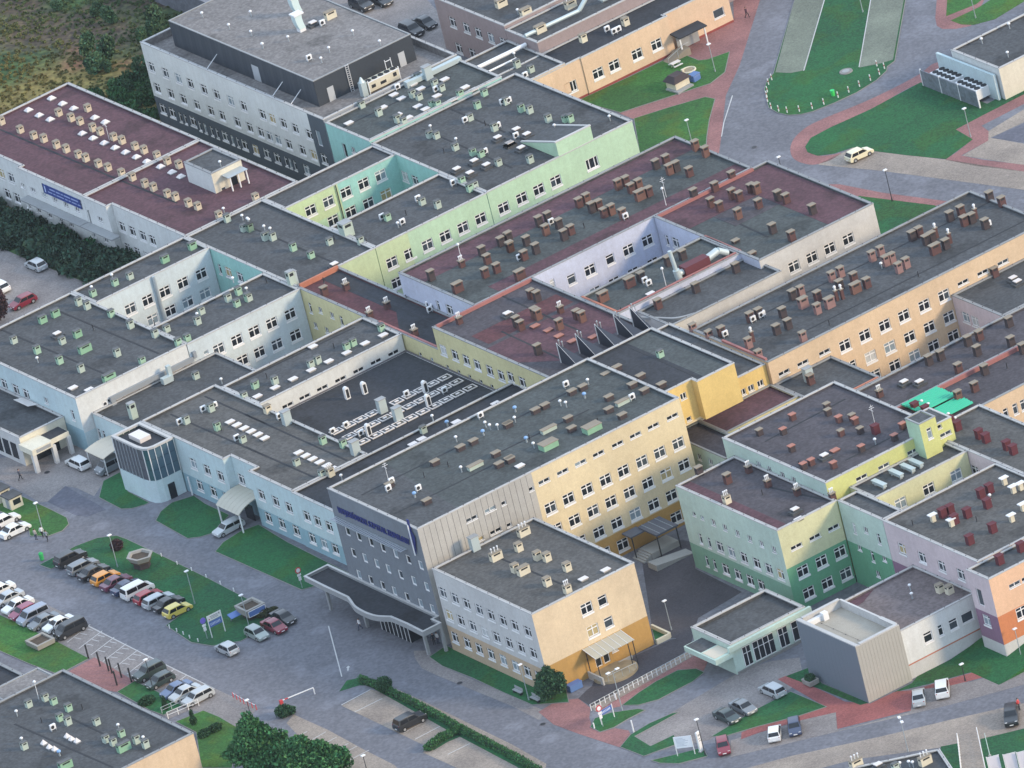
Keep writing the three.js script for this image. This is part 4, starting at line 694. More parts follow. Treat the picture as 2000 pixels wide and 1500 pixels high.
const porchbl = building('plaza_porch', 'small grey roofed porch between plaza and bottom left roof', { h: 5.1, poly: [[-50, -37.9], [-41.8, -37.9], [-41.8, -30.2], [-50, -30.2]], col: {s: 'greywhite', w: 'greywhite', n: 'greywhite', e: 'greywhite'}, roof: 'greyroof', drop: 0.1, cap: 'capgrey', capw: 0.2 });
const bottomr = building('bottom_edge_kiosk_building', 'cluttered flat roof with white boxes at the bottom edge', { h: 4, poly: [[16.8, 94.8], [11.1, 91.1], [2.9, 85.6], [-2, 99.7], [11.1, 110.4]], col: {s: 'cream', w: 'cream', k: 'cream', n: 'cream', e: 'cream'}, roof: 'felt' });
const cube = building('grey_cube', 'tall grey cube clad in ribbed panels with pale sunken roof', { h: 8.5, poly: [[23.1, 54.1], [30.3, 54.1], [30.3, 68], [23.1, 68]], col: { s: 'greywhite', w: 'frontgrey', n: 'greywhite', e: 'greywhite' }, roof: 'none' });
put(purpA, 'dome', [58.4, -191.5], [58.3, -188.2], [58.3, -185.1], [54.2, -191.3], [54.1, -188.1], [54.2, -185.2], [58.3, -179.2], [58.3, -176.3], [54.2, -176.2], [54.2, -173.2], [54.2, -170.1], [54.2, -167.1], [54.2, -164.2], [54.2, -161.2], [54.2, -158.3]);
put(purpB, 'dome', [54.4, -154.9], [54.3, -151.6], [54.2, -149]);
put(purpA, 'cream', [59.2, -182.5], [55.9, -185.4], [55.9, -181.9], [56, -179.6], [55.8, -175.7], [55.7, -173.5], [55.8, -169.9], [55.8, -167.6], [55.8, -164], [55.8, -161.5], [55.9, -158.1], [49.4, -185.9], [49.4, -182.1], [49.6, -179.6], [49.5, -175.9], [49.5, -173.2], [49.5, -169.8], [49.4, -167.6], [49.4, -164.1], [49.5, -161.6], [49.5, -157.8], [49.4, -191.2]);
put(purpB, 'cream', [55.7, -155], [55.9, -152.1], [49.7, -155.2], [49.5, -151.4], [49.5, -149.1], [49.5, -145.3], [49.5, -143.1]);
put(purpB, 'cream', [49.4, -139.4], [49.6, -137.2], [56, -131.4], [49.6, -131.4]);
put(purpA, 'mast', [55.3, -170.5]);
put(kblock, 'mint', [49.7, -129.4], [49.3, -124.3], [49.8, -123.4], [49.4, -118.7]);
put(kblock, 'mint', [49.8, -123.4], [49.7, -119], [50, -117.6], [49.7, -111.7], [49.8, -107.1], [53.8, -108.3], [56.4, -104]);
put(kblock, 'mintbig', [56.9, -108.4]);
put(kblock, 'tallmint', [43, -101.7]);
put(kblock, 'curbed', [49.9, -101.1]);
put(kblock, 'cowl', [51, -132.3], [51.2, -127.6], [51.1, -126]);
put(kblock, 'cowl', [51, -125.5], [51, -121.4], [51.1, -119.9]);
put(lback, 'mint', [24.7, -126.7], [28.5, -126.7], [30.9, -126.4]);
put(lback, 'green', [36.9, -126.3], [41.6, -126.2]);
put(lback, 'cowl', [25.4, -128.1], [29.3, -128.7]);
put(lend, 'mint', [21.9, -126.2], [21.9, -123.9], [22.5, -118.3], [22, -112.3], [22.4, -106.3], [22.7, -100.6], [9.6, -124.4], [9.7, -118.2], [9.7, -112.1], [10, -106.8], [13.5, -117.4], [15.8, -106.2], [16.5, -100.6]);
put(lend, 'green', [15.7, -126.2], [17.9, -126.2], [16, -117.2]);
put(lend, 'greenwide', [13.9, -111.9], [10.7, -100.3]);
put(lend, 'curbed', [14.3, -120]);
put(lend, 'plate', [6.2, -103.1], [7.2, -100.3]);
put(lend, 'cowl', [8, -115.4]);
put(lfront, 'mint', [24.4, -106.4], [24.4, -100.9], [28.3, -104.2], [30.5, -106.6], [35, -106.4], [37.1, -106.9], [34.8, -103.8], [36.7, -103.8]);
put(lfront, 'mint', [36.8, -103.7]);
put(lfront, 'cowl', [29.3, -105.8], [38.8, -111], [38, -106.1]);
put(lfront, 'tallzinc', [43.4, -102]);
put(llow, 'mint', [21.3, -95.1]);
put(llow, 'tallmint', [9.1, -92.7]);
put(llow, 'ac', [8.7, -99.6], [10.7, -99.7]);
put(llow, 'cowl', [22.4, -90]);
put(lfive, 'mint', [42, -76.7], [35.8, -76.4], [37, -76.5], [29.7, -76.4], [30.9, -76.4], [23.7, -76.6], [21.6, -78.5]);
put(lfive, 'plate', [33.3, -81.5], [41.1, -75], [38.1, -75.2], [34.9, -75.1], [31.9, -75.2], [28.9, -75.2], [25.8, -75.2], [22.8, -75.3]);
put(lfive, 'plate', [19.8, -75.3]);
put(lfive, 'mint', [21.3, -78.2], [18.5, -76.7]);
put(lfive, 'white', [17.9, -69.6]);
put(bluew, 'mint', [13.6, -77.8], [9.4, -77.8], [10.8, -71.8], [10.7, -65]);
put(bluew, 'ac', [12.8, -78.6], [8.6, -78.3], [10.4, -66.1], [14.4, -78.1]);
put(bluew, 'plate', [13, -72], [13, -70.2], [13, -68.3], [13, -66.5], [13, -64.7], [12.9, -62.8]);
put(bluew, 'plate', [13.1, -54.3], [13.1, -52.5], [13.1, -50.7], [13.1, -48.9], [13.1, -47], [13, -45.3]);
put(bluew, 'mint', [11, -51.5], [16.9, -53.7], [17.9, -50], [10.9, -44.7]);
put(bluew, 'white', [11.8, -44]);
put(bluew, 'tallzinc', [17.5, -63.9], [17.7, -46.5]);
put(bluew, 'ac', [17.7, -66.2]);
put(yard, 'yard', [22.2, -59.4], [24.3, -59.4], [26.3, -59.4], [28.3, -59.4], [32.4, -59.3], [34.5, -59.3], [36.5, -59.3], [38.5, -59.3], [40.6, -59.3], [22.4, -56.3], [24.4, -56.3], [26.5, -56.4], [28.5, -56.4], [30.5, -56.4], [32.6, -56.4], [34.6, -56.4], [36.6, -56.4], [38.7, -56.5], [40.7, -56.5], [22.5, -53], [24.6, -53], [26.6, -53], [28.6, -53], [30.6, -53], [32.7, -53], [34.7, -53], [36.7, -53.1], [38.7, -53.1], [40.8, -53.1]);
put(yard, 'arch', [29.2, -67.1], [31.5, -66.1], [24.3, -54.1], [36.6, -58.1], [34.4, -54]);
put(yard, 'tallzinc', [29.6, -58.6], [29.4, -54.2]);
put(yard, 'ac', [21.6, -59.3], [23.8, -59.2], [23.5, -54.9], [38, -55.3], [34.3, -59.5]);
put(bluex, 'plate', [23.9, -41.4], [25.5, -41.6], [31.3, -41.5], [37.8, -41.2]);
put(bluex, 'cowl', [12, -41.5], [29.9, -45.3]);
put(bluex, 'blue', [30.1, -41.9]);
put(bluex, 'mint', [27, -43.3]);
put(tower, 'ac', [4.5, -14.2], [6, -15.7], [6.9, -10.3], [24.6, -21.3]);
put(tower, 'blue', [5.5, -9.2], [21.8, -16.5]);
put(tower, 'low', [5.4, -6], [12.8, -15.1], [17.4, -15.6], [19.5, -15.5], [19.1, -9.3], [17.5, -6.1], [19.3, -6.2], [5.3, -15.2], [25.3, -15.5]);
put(tower, 'lowlong', [15.5, -9.1]);
put(tower, 'cowl', [13.6, -9.7], [18.5, -18.3], [23.4, -18.3], [23.3, -17], [23.9, -16]);
put(tower, 'low', [25.2, -15.4], [29.9, -15.5], [31.5, -15.5], [31, -9], [29.5, -5.9], [38, -9.2], [35.8, -2.7], [35.8, -6], [42.1, -9.4], [36.1, -15.6], [37.8, -15.4], [42, -6.3], [19.2, -5.9]);
put(tower, 'lowlong', [27.7, -9], [38.5, -6.4]);
put(tower, 'lowgreen', [31.2, -3.4], [24.8, -4.7]);
put(tower, 'plate', [19.1, -3.4]);
put(tower, 'ac', [39.8, -6.1], [36.9, -18.2]);
put(tower, 'cowl', [26.6, -15.7], [33.1, -14], [33.3, -12.9], [39.1, -16]);
put(tower, 'blue', [36.4, -12.9], [24, -9], [28.5, -18.5]);
put(tower, 'mast', [6, -16.5]);
put(tower, 'cowl', [23.5, -6.4]);
put(annex, 'low', [44.6, -17.1], [44.9, -11.7], [45, -6.7], [42.7, -10.6], [42.4, -16.7]);
put(annex, 'mint', [50.4, -14.9]);
put(fmain, 'brick', [90.8, -77], [92.5, -76.9], [90.8, -73.5], [91.9, -73.4], [92, -70.2], [97.1, -73.5], [97.5, -76.6], [83.8, -76.4], [85.2, -76.5], [84.2, -73.7], [85.5, -73.6], [85, -70.3], [94.6, -63.2]);
put(fmain, 'brickwide', [83.6, -70.5]);
put(fmain, 'brick', [77.3, -76.9], [78.6, -76.8], [77.3, -73.6], [78.5, -73.6], [77.4, -70.6], [78.5, -70.3], [78.6, -67.6], [70.5, -77.1], [72, -77], [69.4, -73.7], [71.7, -73.8], [69.9, -69.8], [71.5, -70.4], [65.1, -77], [63.4, -74], [65.9, -73.5], [63, -69.8], [65.1, -69.9]);
put(fmain, 'brickwide', [59, -64.9]);
put(fmain, 'ac', [78.7, -67.1], [71.7, -75.8], [62.5, -70.3]);
put(fmain, 'lamp', [84.5, -65.4]);
put(fmain, 'mast', [86.1, -67.7]);
put(fmain, 'brick', [60.4, -76.8], [59.3, -73.8], [51.7, -76.9], [56.6, -70.3], [58.4, -70], [63.7, -76.8], [65.1, -76.9], [63.4, -74]);
put(fmain, 'brickpipes', [56.6, -76.4]);
put(fmain, 'brickwide', [51.7, -70]);
put(fmain, 'lamp', [57.6, -78]);
put(fend, 'brick', [91.1, -62.4], [91, -57.9], [91.2, -56.4], [93.7, -57], [94, -56], [87.8, -58.6], [87.7, -56.3], [87.7, -51.6], [91.3, -51.7], [88, -63.2]);
put(fend, 'dark', [94.4, -51.3], [94.5, -42.8], [87.7, -43], [87.8, -38.4]);
put(fend, 'brick', [94.5, -49.4]);
put(hwing, 'brick', [56.3, -58.1], [56.3, -56.5], [53.1, -52.4], [53, -51.4], [50, -52.4], [49.7, -50.9], [56.2, -46.3], [56.1, -44.8], [52.9, -45.8], [46.6, -41.9]);
put(hwing, 'rose', [51.3, -49.8], [51.6, -46.9], [51.4, -43.9], [51.5, -40.7], [53.9, -39]);
put(hwing, 'plate', [51.4, -56.7]);
put(hwing, 'brickpipes', [56, -50.2]);
put(hwing, 'brickpipes', [45.9, -61]);
put(hwing, 'curbed', [51, -56.3]);
put(glink, 'brickpipes', [46.7, -93.1], [46.6, -82.2], [43.4, -81.9], [43.8, -70.8]);
put(glink, 'brick', [43.9, -94.5]);
put(glink, 'ac', [50.2, -76.9], [50.2, -75.6], [49.3, -75.2]);
put(pwing, 'brickwide', [61.6, -47.6], [66.4, -47.9]);
put(pwing, 'dark', [68.3, -47.8], [73.4, -48.5], [75.7, -48.2]);
put(pwing, 'ac', [68.2, -46.8], [68, -45.5]);
put(pwing, 'plate', [66.5, -43]);
put(pwing, 'lamp', [69.4, -43.4]);
put(nwing, 'dark', [65.6, -40], [71.6, -39.3], [78.5, -39.3], [82.9, -45.5], [81.9, -39.9]);
put(link, 'pink', [63.2, -27.5], [63.2, -23.5], [63.5, -11.7]);
put(apricot, 'dark', [104, -22.4], [105.9, -22.4], [104.2, -19.2], [105.3, -18.9], [105.3, -15.6], [110.9, -22.4], [110.8, -19.3], [97.3, -22.2], [98.6, -22.3], [97.6, -19.2], [98.7, -19.3], [98.4, -15.5], [82.4, -18.8], [84.9, -18.9], [84.9, -15.7], [76.9, -22.5], [72.8, -19.1], [71.1, -15.3], [69.2, -15.4], [78.6, -18.8]);
put(apricot, 'pink', [90.3, -22.1], [91.9, -22.2], [90.5, -19], [91.5, -18.9], [90.2, -15.4], [91.7, -15.7], [83.3, -22], [84.9, -22.1], [76.2, -15.4], [69.9, -9.9], [78.2, -22.3]);
put(apricot, 'pinkwide', [76.2, -18.9], [78.3, -15.4]);
put(apricot, 'brickwide', [96.6, -15.6], [83.1, -15.9]);
put(apricot, 'flue', [106.4, -19.5], [99.7, -19.7], [99.7, -16.4], [80.8, -15.9], [80.1, -16.3]);
put(apricot, 'cowl', [89.6, -18.9]);
put(apricot, 'ac', [70.9, -21.7], [105.8, -15.6]);
put(apricot, 'dark', [69.4, -22.2], [70.8, -22.1], [64.5, -22.2]);
put(apricot, 'ac', [69.5, -21.7], [71.2, -21.8], [64.6, -21.5]);
put(apricot, 'pink', [64.5, -15.5]);
put(apricot, 'flue', [65.9, -16.6]);
put(tblock, 'brick', [100.7, -8.2]);
put(tblock, 'dark', [104.2, -9.8]);
put(tblock, 'curbed', [101.2, -4.5], [100.9, -3]);
put(rback, 'dark', [79.2, 6.1], [81, 6.4], [85.8, 6.2], [87.7, 6.3], [92.5, 6.7], [84.7, 10], [89, 12.1], [80, 12.1]);
put(rback, 'curbed', [73.5, 8.1], [74.7, 10.1]);
put(rback, 'brickpipes', [69.5, 7.9]);
put(rfront, 'dark', [81.8, 15.8], [88.7, 15.3]);
put(rfront, 'brick', [77.9, 18.9], [74.9, 19.2]);
put(rfront, 'maroon', [69.7, 16.2], [69.9, 18.4], [69.5, 20.4]);
put(rfront, 'cowl', [71.1, 15.8], [71.1, 17.4]);
put(qblock, 'dark', [66.4, -4.4]);
put(qblock, 'tallzinc', [66.8, -5.4]);
put(sblock, 'redlow', [52.1, 14], [56.7, 15.7], [55.7, 17.4], [55.3, 20.6], [56.7, 21.8], [56.2, 23.2], [54.9, 26.3], [53, 24.4], [48.8, 16.5], [46.8, 13.6], [59, 30.6], [56.3, 32.5], [46.4, 22], [51.8, 31], [45.5, 28], [44.2, 28], [46.7, 31.6]);
put(sblock, 'maroon', [56.1, 28.3]);
put(sblock, 'rose', [49.7, 27.5]);
put(sblock, 'curbed', [47.6, 28.1]);
put(sblock, 'mast', [57.4, 26.2]);
put(sblock, 'cowl', [54.1, 31]);
put(ublock, 'brickpipes', [40.4, 24.1], [41.2, 30], [43.1, 35.7]);
put(ublock, 'curbed', [37.9, 34.2]);
put(ublock, 'plate', [36.9, 36.5]);
put(ublock, 'dark', [37.9, 18]);
put(ublock, 'brick', [37, 12.4]);
put(ublock, 'brickpipes', [41.4, 18]);
put(ublock, 'white', [34.3, 23]);
put(tubes, 'tube', [49.1, 38.3], [52.2, 37.9], [54.1, 38], [55.6, 37.8]);
put(wblock, 'maroon', [55, 54], [56.5, 53.9], [53.7, 57.3], [49.8, 54.1], [48.6, 54], [48.4, 57.1], [50.5, 57.1], [49.8, 64], [46, 64]);
put(wblock, 'whitetee', [47.1, 53.8], [47.7, 57.3], [59.1, 53.7], [58.3, 56.9], [59.4, 57.1], [53.1, 63.8], [55.9, 62.5]);
put(wblock, 'cowl', [55.2, 55.8]);
put(yblock, 'maroon', [65.5, 32], [65.2, 34.1], [65.4, 39], [65.2, 40.9], [65.5, 45.4], [65.2, 47.3]);
put(yblock, 'cowl', [66.5, 30.2], [66.3, 32.1]);
put(oblock, 'maroon', [45, 72.3], [48.8, 71.9]);
put(gravel, 'white', [40.7, 62.5], [41.2, 64]);
put(gravel, 'cowl', [38.7, 58.3], [37.4, 60.6]);
put(blk, 'whitewide', [12.9, 4.7], [6.2, 14.6]);
put(blk, 'white', [9.8, 8.1], [9.8, 12.7], [10.3, 14.3], [5.9, 13], [10.2, 19.4], [6.1, 20.6]);
put(blk, 'plate', [13.1, 24.4], [9.8, 23.8]);
put(blk, 'whitewide', [6.5, 7.4]);
put(blk, 'tallzinc', [6.5, 2.2]);
put(blk, 'white', [6.4, 25.1]);
put(mtop, 'mint', [82.1, -142.6], [82, -137.8], [82.2, -133.1], [82.2, -131.4], [88.3, -138.3], [88.4, -136.7], [88.1, -132.7], [88.5, -131.9], [92.2, -142.8], [92, -136.1], [92.2, -131.4], [94.5, -128.5], [92.2, -138.2]);
put(mtop, 'plate', [87, -141.5], [86.9, -139.3], [90.6, -141.8], [90.4, -139.4], [86.7, -134.6], [86.8, -132.7], [83.4, -135], [83.7, -132.6], [83.6, -139.3], [90.3, -134.9], [94.2, -138.7], [90.8, -131.4], [94.3, -133.4], [94.5, -131.4], [77.8, -139.6]);
put(mtop, 'ac', [88.5, -142.6], [91.2, -136.4]);
put(mtop, 'tallzinc', [93.2, -141.5]);
put(mend, 'mint', [82.7, -123.7], [82.3, -124.9], [82, -117.6], [91.9, -126.6], [88.9, -124.1], [88.9, -117.6], [82.4, -113.6], [82.8, -112], [82.5, -107], [76, -106.8], [75.2, -103.6], [76.1, -103.6]);
put(mend, 'ac', [88, -124], [89.6, -117.7], [83.5, -112], [74.9, -107.5], [94.6, -124]);
put(mend, 'curbed', [87.2, -114.2], [87.1, -110.9], [80.8, -110.8], [81, -107.9], [77.8, -110.9], [78.1, -107.9]);
put(mend, 'mint', [95, -123.7], [94.8, -119.3], [95.2, -117.7], [95, -112.5], [96.4, -110.1], [96.8, -109.4], [85.6, -103.3]);
put(mend, 'ac', [95.4, -123.5], [89.1, -112.2]);
put(mend, 'cowl', [93.9, -109.2], [100.1, -104]);
put(mend, 'curbed', [90.3, -113.9], [90.2, -111], [87.1, -110.9], [87.1, -107.9]);
put(mend, 'cowl', [83.7, -126.7], [83.3, -119.3]);
put(mfront, 'mint', [68.9, -106.7], [69.5, -103.5], [63.1, -107.1]);
put(mfront, 'ac', [69.1, -108.1], [62.7, -107.9], [63.4, -103.6]);
put(mfront, 'cowl', [62.5, -103.4]);
put(plant, 'cowl', [82.6, -185.3], [82.5, -177.7], [86.9, -178.5], [83, -172.4], [81.5, -166.9]);
put(plant, 'cowl', [81.5, -167], [85, -165.3], [86.2, -156], [83.5, -154], [91.5, -157.6], [91.7, -150.6]);
put(plant, 'ac', [82.9, -156.4], [90.9, -165]);
put(plant, 'curbed', [90.1, -166.4]);
put(plant, 'whitewide', [93.1, -166.2]);
put(hut, 'cowl', [56.4, -140.3]);
put(brownb, 'whitewide', [114.1, -153.4], [114.3, -147.1]);
put(brownb, 'cowl', [113.8, -148.5]);
put(brownc, 'whitewide', [112.7, -141.1], [120.1, -144]);
put(brownc, 'white', [114.3, -132.1]);
put(peach, 'ac', [120.2, -135.2], [120.3, -133.5], [121.1, -133.5]);
put(peach, 'white', [123.1, -134.6]);
put(plinkA, 'mint', [105.6, -137.4], [105.8, -134]);
put(plinkA, 'ac', [104.1, -133]);
put(plinkA, 'cowl', [107.2, -140.5]);
put(cooler, 'cowl', [148.4, -73], [154.3, -80.9], [149.1, -80.5]);
put(bottomleft, 'mint', [-48.9, -23.4], [-48.8, -21.4], [-48.7, -17.7], [-51, -16.3], [-51, -14.2], [-48.7, -10.5], [-48.6, -4.3], [-48.5, -0.6], [-48.5, 1.7], [-50.8, -4.8], [-50.7, -3.1], [-51.3, -23.9], [-58.5, -13.6]);
put(bottomleft, 'greenwide', [-50.7, -0.4]);
put(bottomleft, 'pyramid', [-53.2, -11], [-53.3, -9.7], [-53.2, -8.5], [-56.2, -12.3], [-56.4, -10.5], [-56.3, -9.3]);
put(bottomleft, 'ac', [-53.2, -14.6]);
put(bottomleft, 'greenwide', [-58.3, -3.3]);
put(bottomleft, 'blue', [-56.8, -7.3]);
put(bottomleft, 'cowl', [-53.8, -23], [-47.8, -6.3], [-47.8, 0.1], [-57.8, -15.3]);
put(bottomleft, 'lamp', [-49.3, -24.6]);
put(bottomr, 'whitewide', [7.8, 88.4], [13.6, 96.1]);
put(bottomr, 'cowl', [11, 94], [11.9, 94.8], [12.1, 95.4]);
put(bottomr, 'curbed', [9.3, 91.3]);
put(bottomr, 'mint', [10.3, 93.9]);
put(apricot, 'stub', [90.9, -11.8], [93.3, -24.3], [74.9, -10.8]);
put(lend, 'stub', [18.5, -117], [24.4, -109.7]);
put(glink, 'stub', [46.2, -98.3], [49.7, -81.9]);
put(mfront, 'stub', [65.5, -105.9]);
put(lfront, 'stub', [41.5, -106.3]);
put(kblock, 'stub', [54.9, -108.8], [57, -103.4]);
put(rback, 'stub', [84.6, 17.1]);
put(ublock, 'stub', [38.5, 25.4]);
put(fmain, 'stub', [67.9, -48.4], [73.7, -70.4]);
put(pwing, 'stub', [60.9, -42.1], [66.9, -42.2]);
put(bluew, 'stub', [10.9, -71]);
put(lfive, 'stub', [24, -79.3], [34.9, -78.4]);
put(mend, 'stub', [80.4, -118.3], [89.1, -120.4]);
put(tower, 'stub', [9.7, -13.2], [13.5, -12.9]);
put(tower, 'stub', [24.7, -9.3], [33, -4.6]);
put(bottomleft, 'stub', [-47.4, -16.3], [-52.9, -18.1]);
put(sblock, 'stub', [47.2, 30.8], [44.3, 26.7]);
put(wblock, 'stub', [44.8, 52.2], [50.4, 59.3]);
seam(tower, [1.2, -7.6], [20.5, -7.5]);
seam(tower, [1.7, -16.9], [17.6, -16.9]);
seam(tower, [20.4, -10], [34.7, -9.4]);
seam(tower, [24.9, -16.6], [36.5, -16.8]);
seam(annex, [49.7, -21.7], [49.6, -5.6]);
seam(kblock, [50.5, -125.8], [50.7, -102.9]);
seam(lend, [10.9, -130.5], [11.5, -103.2]);
seam(lend, [19.1, -127.1], [19.6, -101.2]);
seam(bluew, [9.7, -82.6], [10, -58]);
seam(bluew, [15.7, -82.9], [15.8, -66.9]);
seam(bluew, [10, -63.4], [10.2, -45.3]);
seam(bluew, [15.7, -72.2], [15.8, -46]);
seam(purpA, [48.2, -189.9], [48.5, -158.1]);
seam(purpB, [48.6, -156.4], [49, -142]);
seam(apricot, [71.7, -12.5], [109.6, -12.5]);
seam(apricot, [72.3, -22.7], [110.7, -22.2]);
seam(glink, [47.4, -94.6], [47.6, -71]);
seam(hwing, [54.4, -62.9], [54.1, -42.5]);
seam(hwing, [47.8, -53.2], [47.5, -37.9]);
seam(bottomleft, [-55.3, -21.4], [-54.4, 2.5]);
seam(bottomleft, [-49.8, -16.9], [-49.7, -6]);
seam(sblock, [46.1, 15.9], [59.9, 15.4]);
seam(sblock, [48.9, 31.1], [58.9, 31.2]);
seam(mend, [83.3, -128.2], [83.1, -104.5]);
seam(mend, [89.5, -130.3], [89.4, -115.7]);
seam(mtop, [75.9, -139.6], [95.5, -139.1]);
seam(ublock, [40.2, 23.4], [42.7, 35.8]);
seam(fend, [87.1, -59.6], [86.5, -42.6]);
seam(lfive, [22.1, -82], [40.4, -81.4]);
seam(blk, [7, 7.9], [7.4, 22.4]);
structure('ground', 'grey asphalt roads and yards between the buildings', metreUV(prism([[-500, -193.6], [62.6, -193.6], [62.6, -130.9], [99.2, -130.9], [99.2, -900], [900, -900], [900, 500], [-500, 500]], -4.2, 0)), M.asphalt);
zone('meadow', 'rough yellow green meadow behind the white block', 'meadow', -3.7, [[62.65, -130.95], [99.15, -130.95], [99.15, -890], [-490, -890], [-490, -193.65], [62.65, -193.65]]);
zone('meadow', 'dark scrub ground below the purple roofed clinic', 'meadow', 0.02, [[34, -193.5], [42.6, -193.5], [42.6, -130.6], [34, -130.6], [34.8, -149], [34.2, -164]]);
zone('paving', 'pink grey paved car park at the left edge', 'paving', 0.01, [[33.6, -181.8], [34, -170.9], [34.2, -164.5], [34.9, -148.2], [35.1, -138.7], [26.2, -139.8], [18, -145.5], [12.3, -155.3]]);
zone('paving', 'paved forecourt of the low entrance building', 'paving', 0.01, [[-6.9, -113.2], [-1.4, -107.1], [4.3, -107.8], [6.5, -93.9], [3.2, -89.2], [0.3, -89.3], [-3.1, -86.5], [-3.1, -91.2], [-3.7, -93.3], [-7.9, -91.4], [-8.7, -92.3], [-8.3, -97.4], [-8, -104], [-9.3, -109.3]]);
zone('paving', 'herringbone paved strip of disabled parking bays', 'paving', 0.01, [[-25, -80.6], [-25.7, -75.8], [-25.7, -53.4], [-26.1, -37.1], [-26.1, -18.2], [-25.9, -8.4], [-31, -5.7], [-31.1, -14.7], [-33.2, -21.8], [-31.4, -31.7], [-31, -51.5], [-31.3, -66.9], [-31.3, -70.6]]);
zone('paving', 'warm grey car park behind the clipped hedge', 'pavingwarm', 0.01, [[-18.8, 1.8], [-13.7, 1.5], [-13.5, 2.6], [-14, 21], [-13.7, 23.2], [-14.7, 39.1], [-19.6, 46.4], [-20.1, 24.1], [-18.8, 22.8], [-18.8, 8.6]]);
zone('paving', 'warm grey parking bays beside the big tree', 'pavingwarm', 0.01, [[-26.1, -0.9], [-24.1, -2.1], [-23.9, 6.1], [-24.3, 16], [-24.4, 23.5], [-25.9, 29.5], [-31.4, 20.9]]);
zone('pavement', 'pale pavement along the road below the corner block', 'paving', 0.01, [[-3.8, -2.9], [-2.5, -0.9], [-4.2, 5], [-3.7, 21.3], [-3.5, 29.4], [-5.5, 30.7], [-5.3, 23.7], [-6.1, 6.3], [-6.1, 2.7], [-5, -0.7]]);
zone('pavement', 'pale pavement strip between hedge and road', 'pavingwarm', 0.01, [[-11.6, 3.8], [-11.5, 11.1], [-11.7, 33.4], [-12.2, 42.4], [-13.5, 43.9], [-13.3, 35.7], [-12.6, 12.2]]);
zone('paving', 'paved car park in front of the glazed pavilion', 'paving', 0.01, [[-0.8, 46.8], [2.7, 46], [10, 45.1], [18.6, 44.1], [22.5, 45.4], [25.5, 48.2], [21.9, 54.4], [15.7, 55.1], [4.7, 57], [2.7, 55.8], [-1.2, 51.6]]);
zone('paving', 'paved roadside parking strip by the grey cube', 'paving', 0.01, [[6.1, 59.8], [9.7, 61.1], [15.2, 63.4], [19.1, 66.1], [16.1, 70.8], [24.7, 75.2], [28.6, 70.6], [31.6, 71.5], [34.6, 75.6], [41.2, 78.6], [43.7, 79.8], [40.7, 84.1], [38.2, 82.8], [28.9, 78.4], [15.5, 70.7], [3.3, 63.8]]);
zone('pavement', 'pale pavement along the lower right road', 'pavingwarm', 0.01, [[-0.9, 66.7], [8.3, 71.1], [18.4, 77.5], [26.4, 82], [37.4, 88.6], [33.2, 94.4], [25.7, 90.6], [21.2, 87.5], [12.4, 79.6], [0.9, 73.7]]);
zone('paving', 'dark violet paved yard between the yellow front and the green block', 'darkpave', 0.01, [[33.9, -3.1], [37.3, 5.4], [32.7, 12.7], [32.3, 24.6], [24.4, 25.5], [21.2, 28.9], [18.1, 32.6], [19.6, 29.2], [18.9, 27], [12.1, 26.5], [6.1, 28.8], [4.4, 28.9], [11.5, 21.8], [16.3, 26.7]]);
zone('pavement', 'dark paved path past the glass porch', 'darkpave', 0.02, [[3.3, 29.3], [11.9, 26.8], [18.5, 27.5], [19.9, 28.4], [19, 31.1], [17.1, 32.4], [0.9, 34], [1.2, 30.3]]);
zone('pavement', 'long pale paved ramp beside the porch path', 'pavingwarm', 0.02, [[0.9, 33.7], [18.1, 32.6], [18.3, 34.3], [0.3, 35.9]]);
zone('pavement', 'pink brick pavement below the pale ramp', 'brickpave', 0.02, [[0.2, 35.7], [18.3, 34.4], [18.2, 37.1], [15.7, 39.4], [15.6, 37.9], [13.9, 35.8], [10, 35.9], [3.5, 37.8], [1, 36.2]]);
zone('pavement', 'pink brick crossing at the road mouth', 'brickpave', 0.02, [[-4.2, 28.6], [-1, 28.2], [1.2, 30.3], [0.6, 34.2], [-1.1, 36.4], [-2.5, 39.1], [-2.8, 41.5], [-0.9, 42.3], [-0.2, 44.6], [-0.8, 46], [-3.7, 47.7], [-4.7, 39], [-5.1, 33.6]]);
zone('pavement', 'red brick forecourt around the grey cube', 'redpave', 0.02, [[20.1, 50.8], [21.3, 51], [21.6, 58.5], [21.5, 64.7], [23.1, 68.3], [27.1, 68.5], [28.7, 70.4], [25.1, 75], [16.3, 70.3], [19, 66.1], [15, 63.7], [9.4, 61.4], [7.1, 60.8], [8.3, 59.2], [10.6, 59.7], [15.5, 62.4], [19.1, 63.6]]);
zone('pavement', 'red brick strip along the right hand lawn', 'redpave', 0.02, [[28.5, 70.3], [31.6, 71.5], [33.7, 72.4], [42.4, 76.3], [45.2, 77.7], [44, 79.5], [41.3, 78.4], [34.8, 75.3], [32.5, 74]]);
zone('plaza', 'red brick plaza with black posts', 'brickpave', 0.02, [[-36.8, -42.7], [-30.7, -43], [-31.4, -31.3], [-34.6, -30.8], [-35.8, -34.6], [-35.4, -40.4]]);
const plazaRed = null;
zone('pavement', 'red brick footpath along the top lawn', 'brickpave', 0.01, [[147.6, -144.5], [150.2, -139.7], [145.6, -134.4], [130.6, -118.1], [123.5, -111.4], [117.8, -103.9], [111.3, -95.5], [111, -99.4], [105.4, -106.7], [111.3, -117.5], [111.3, -121.4], [111.4, -130.9], [119.6, -130.4], [127, -130.7], [131.9, -136.2], [135.7, -134.1], [139.8, -132.9]]);
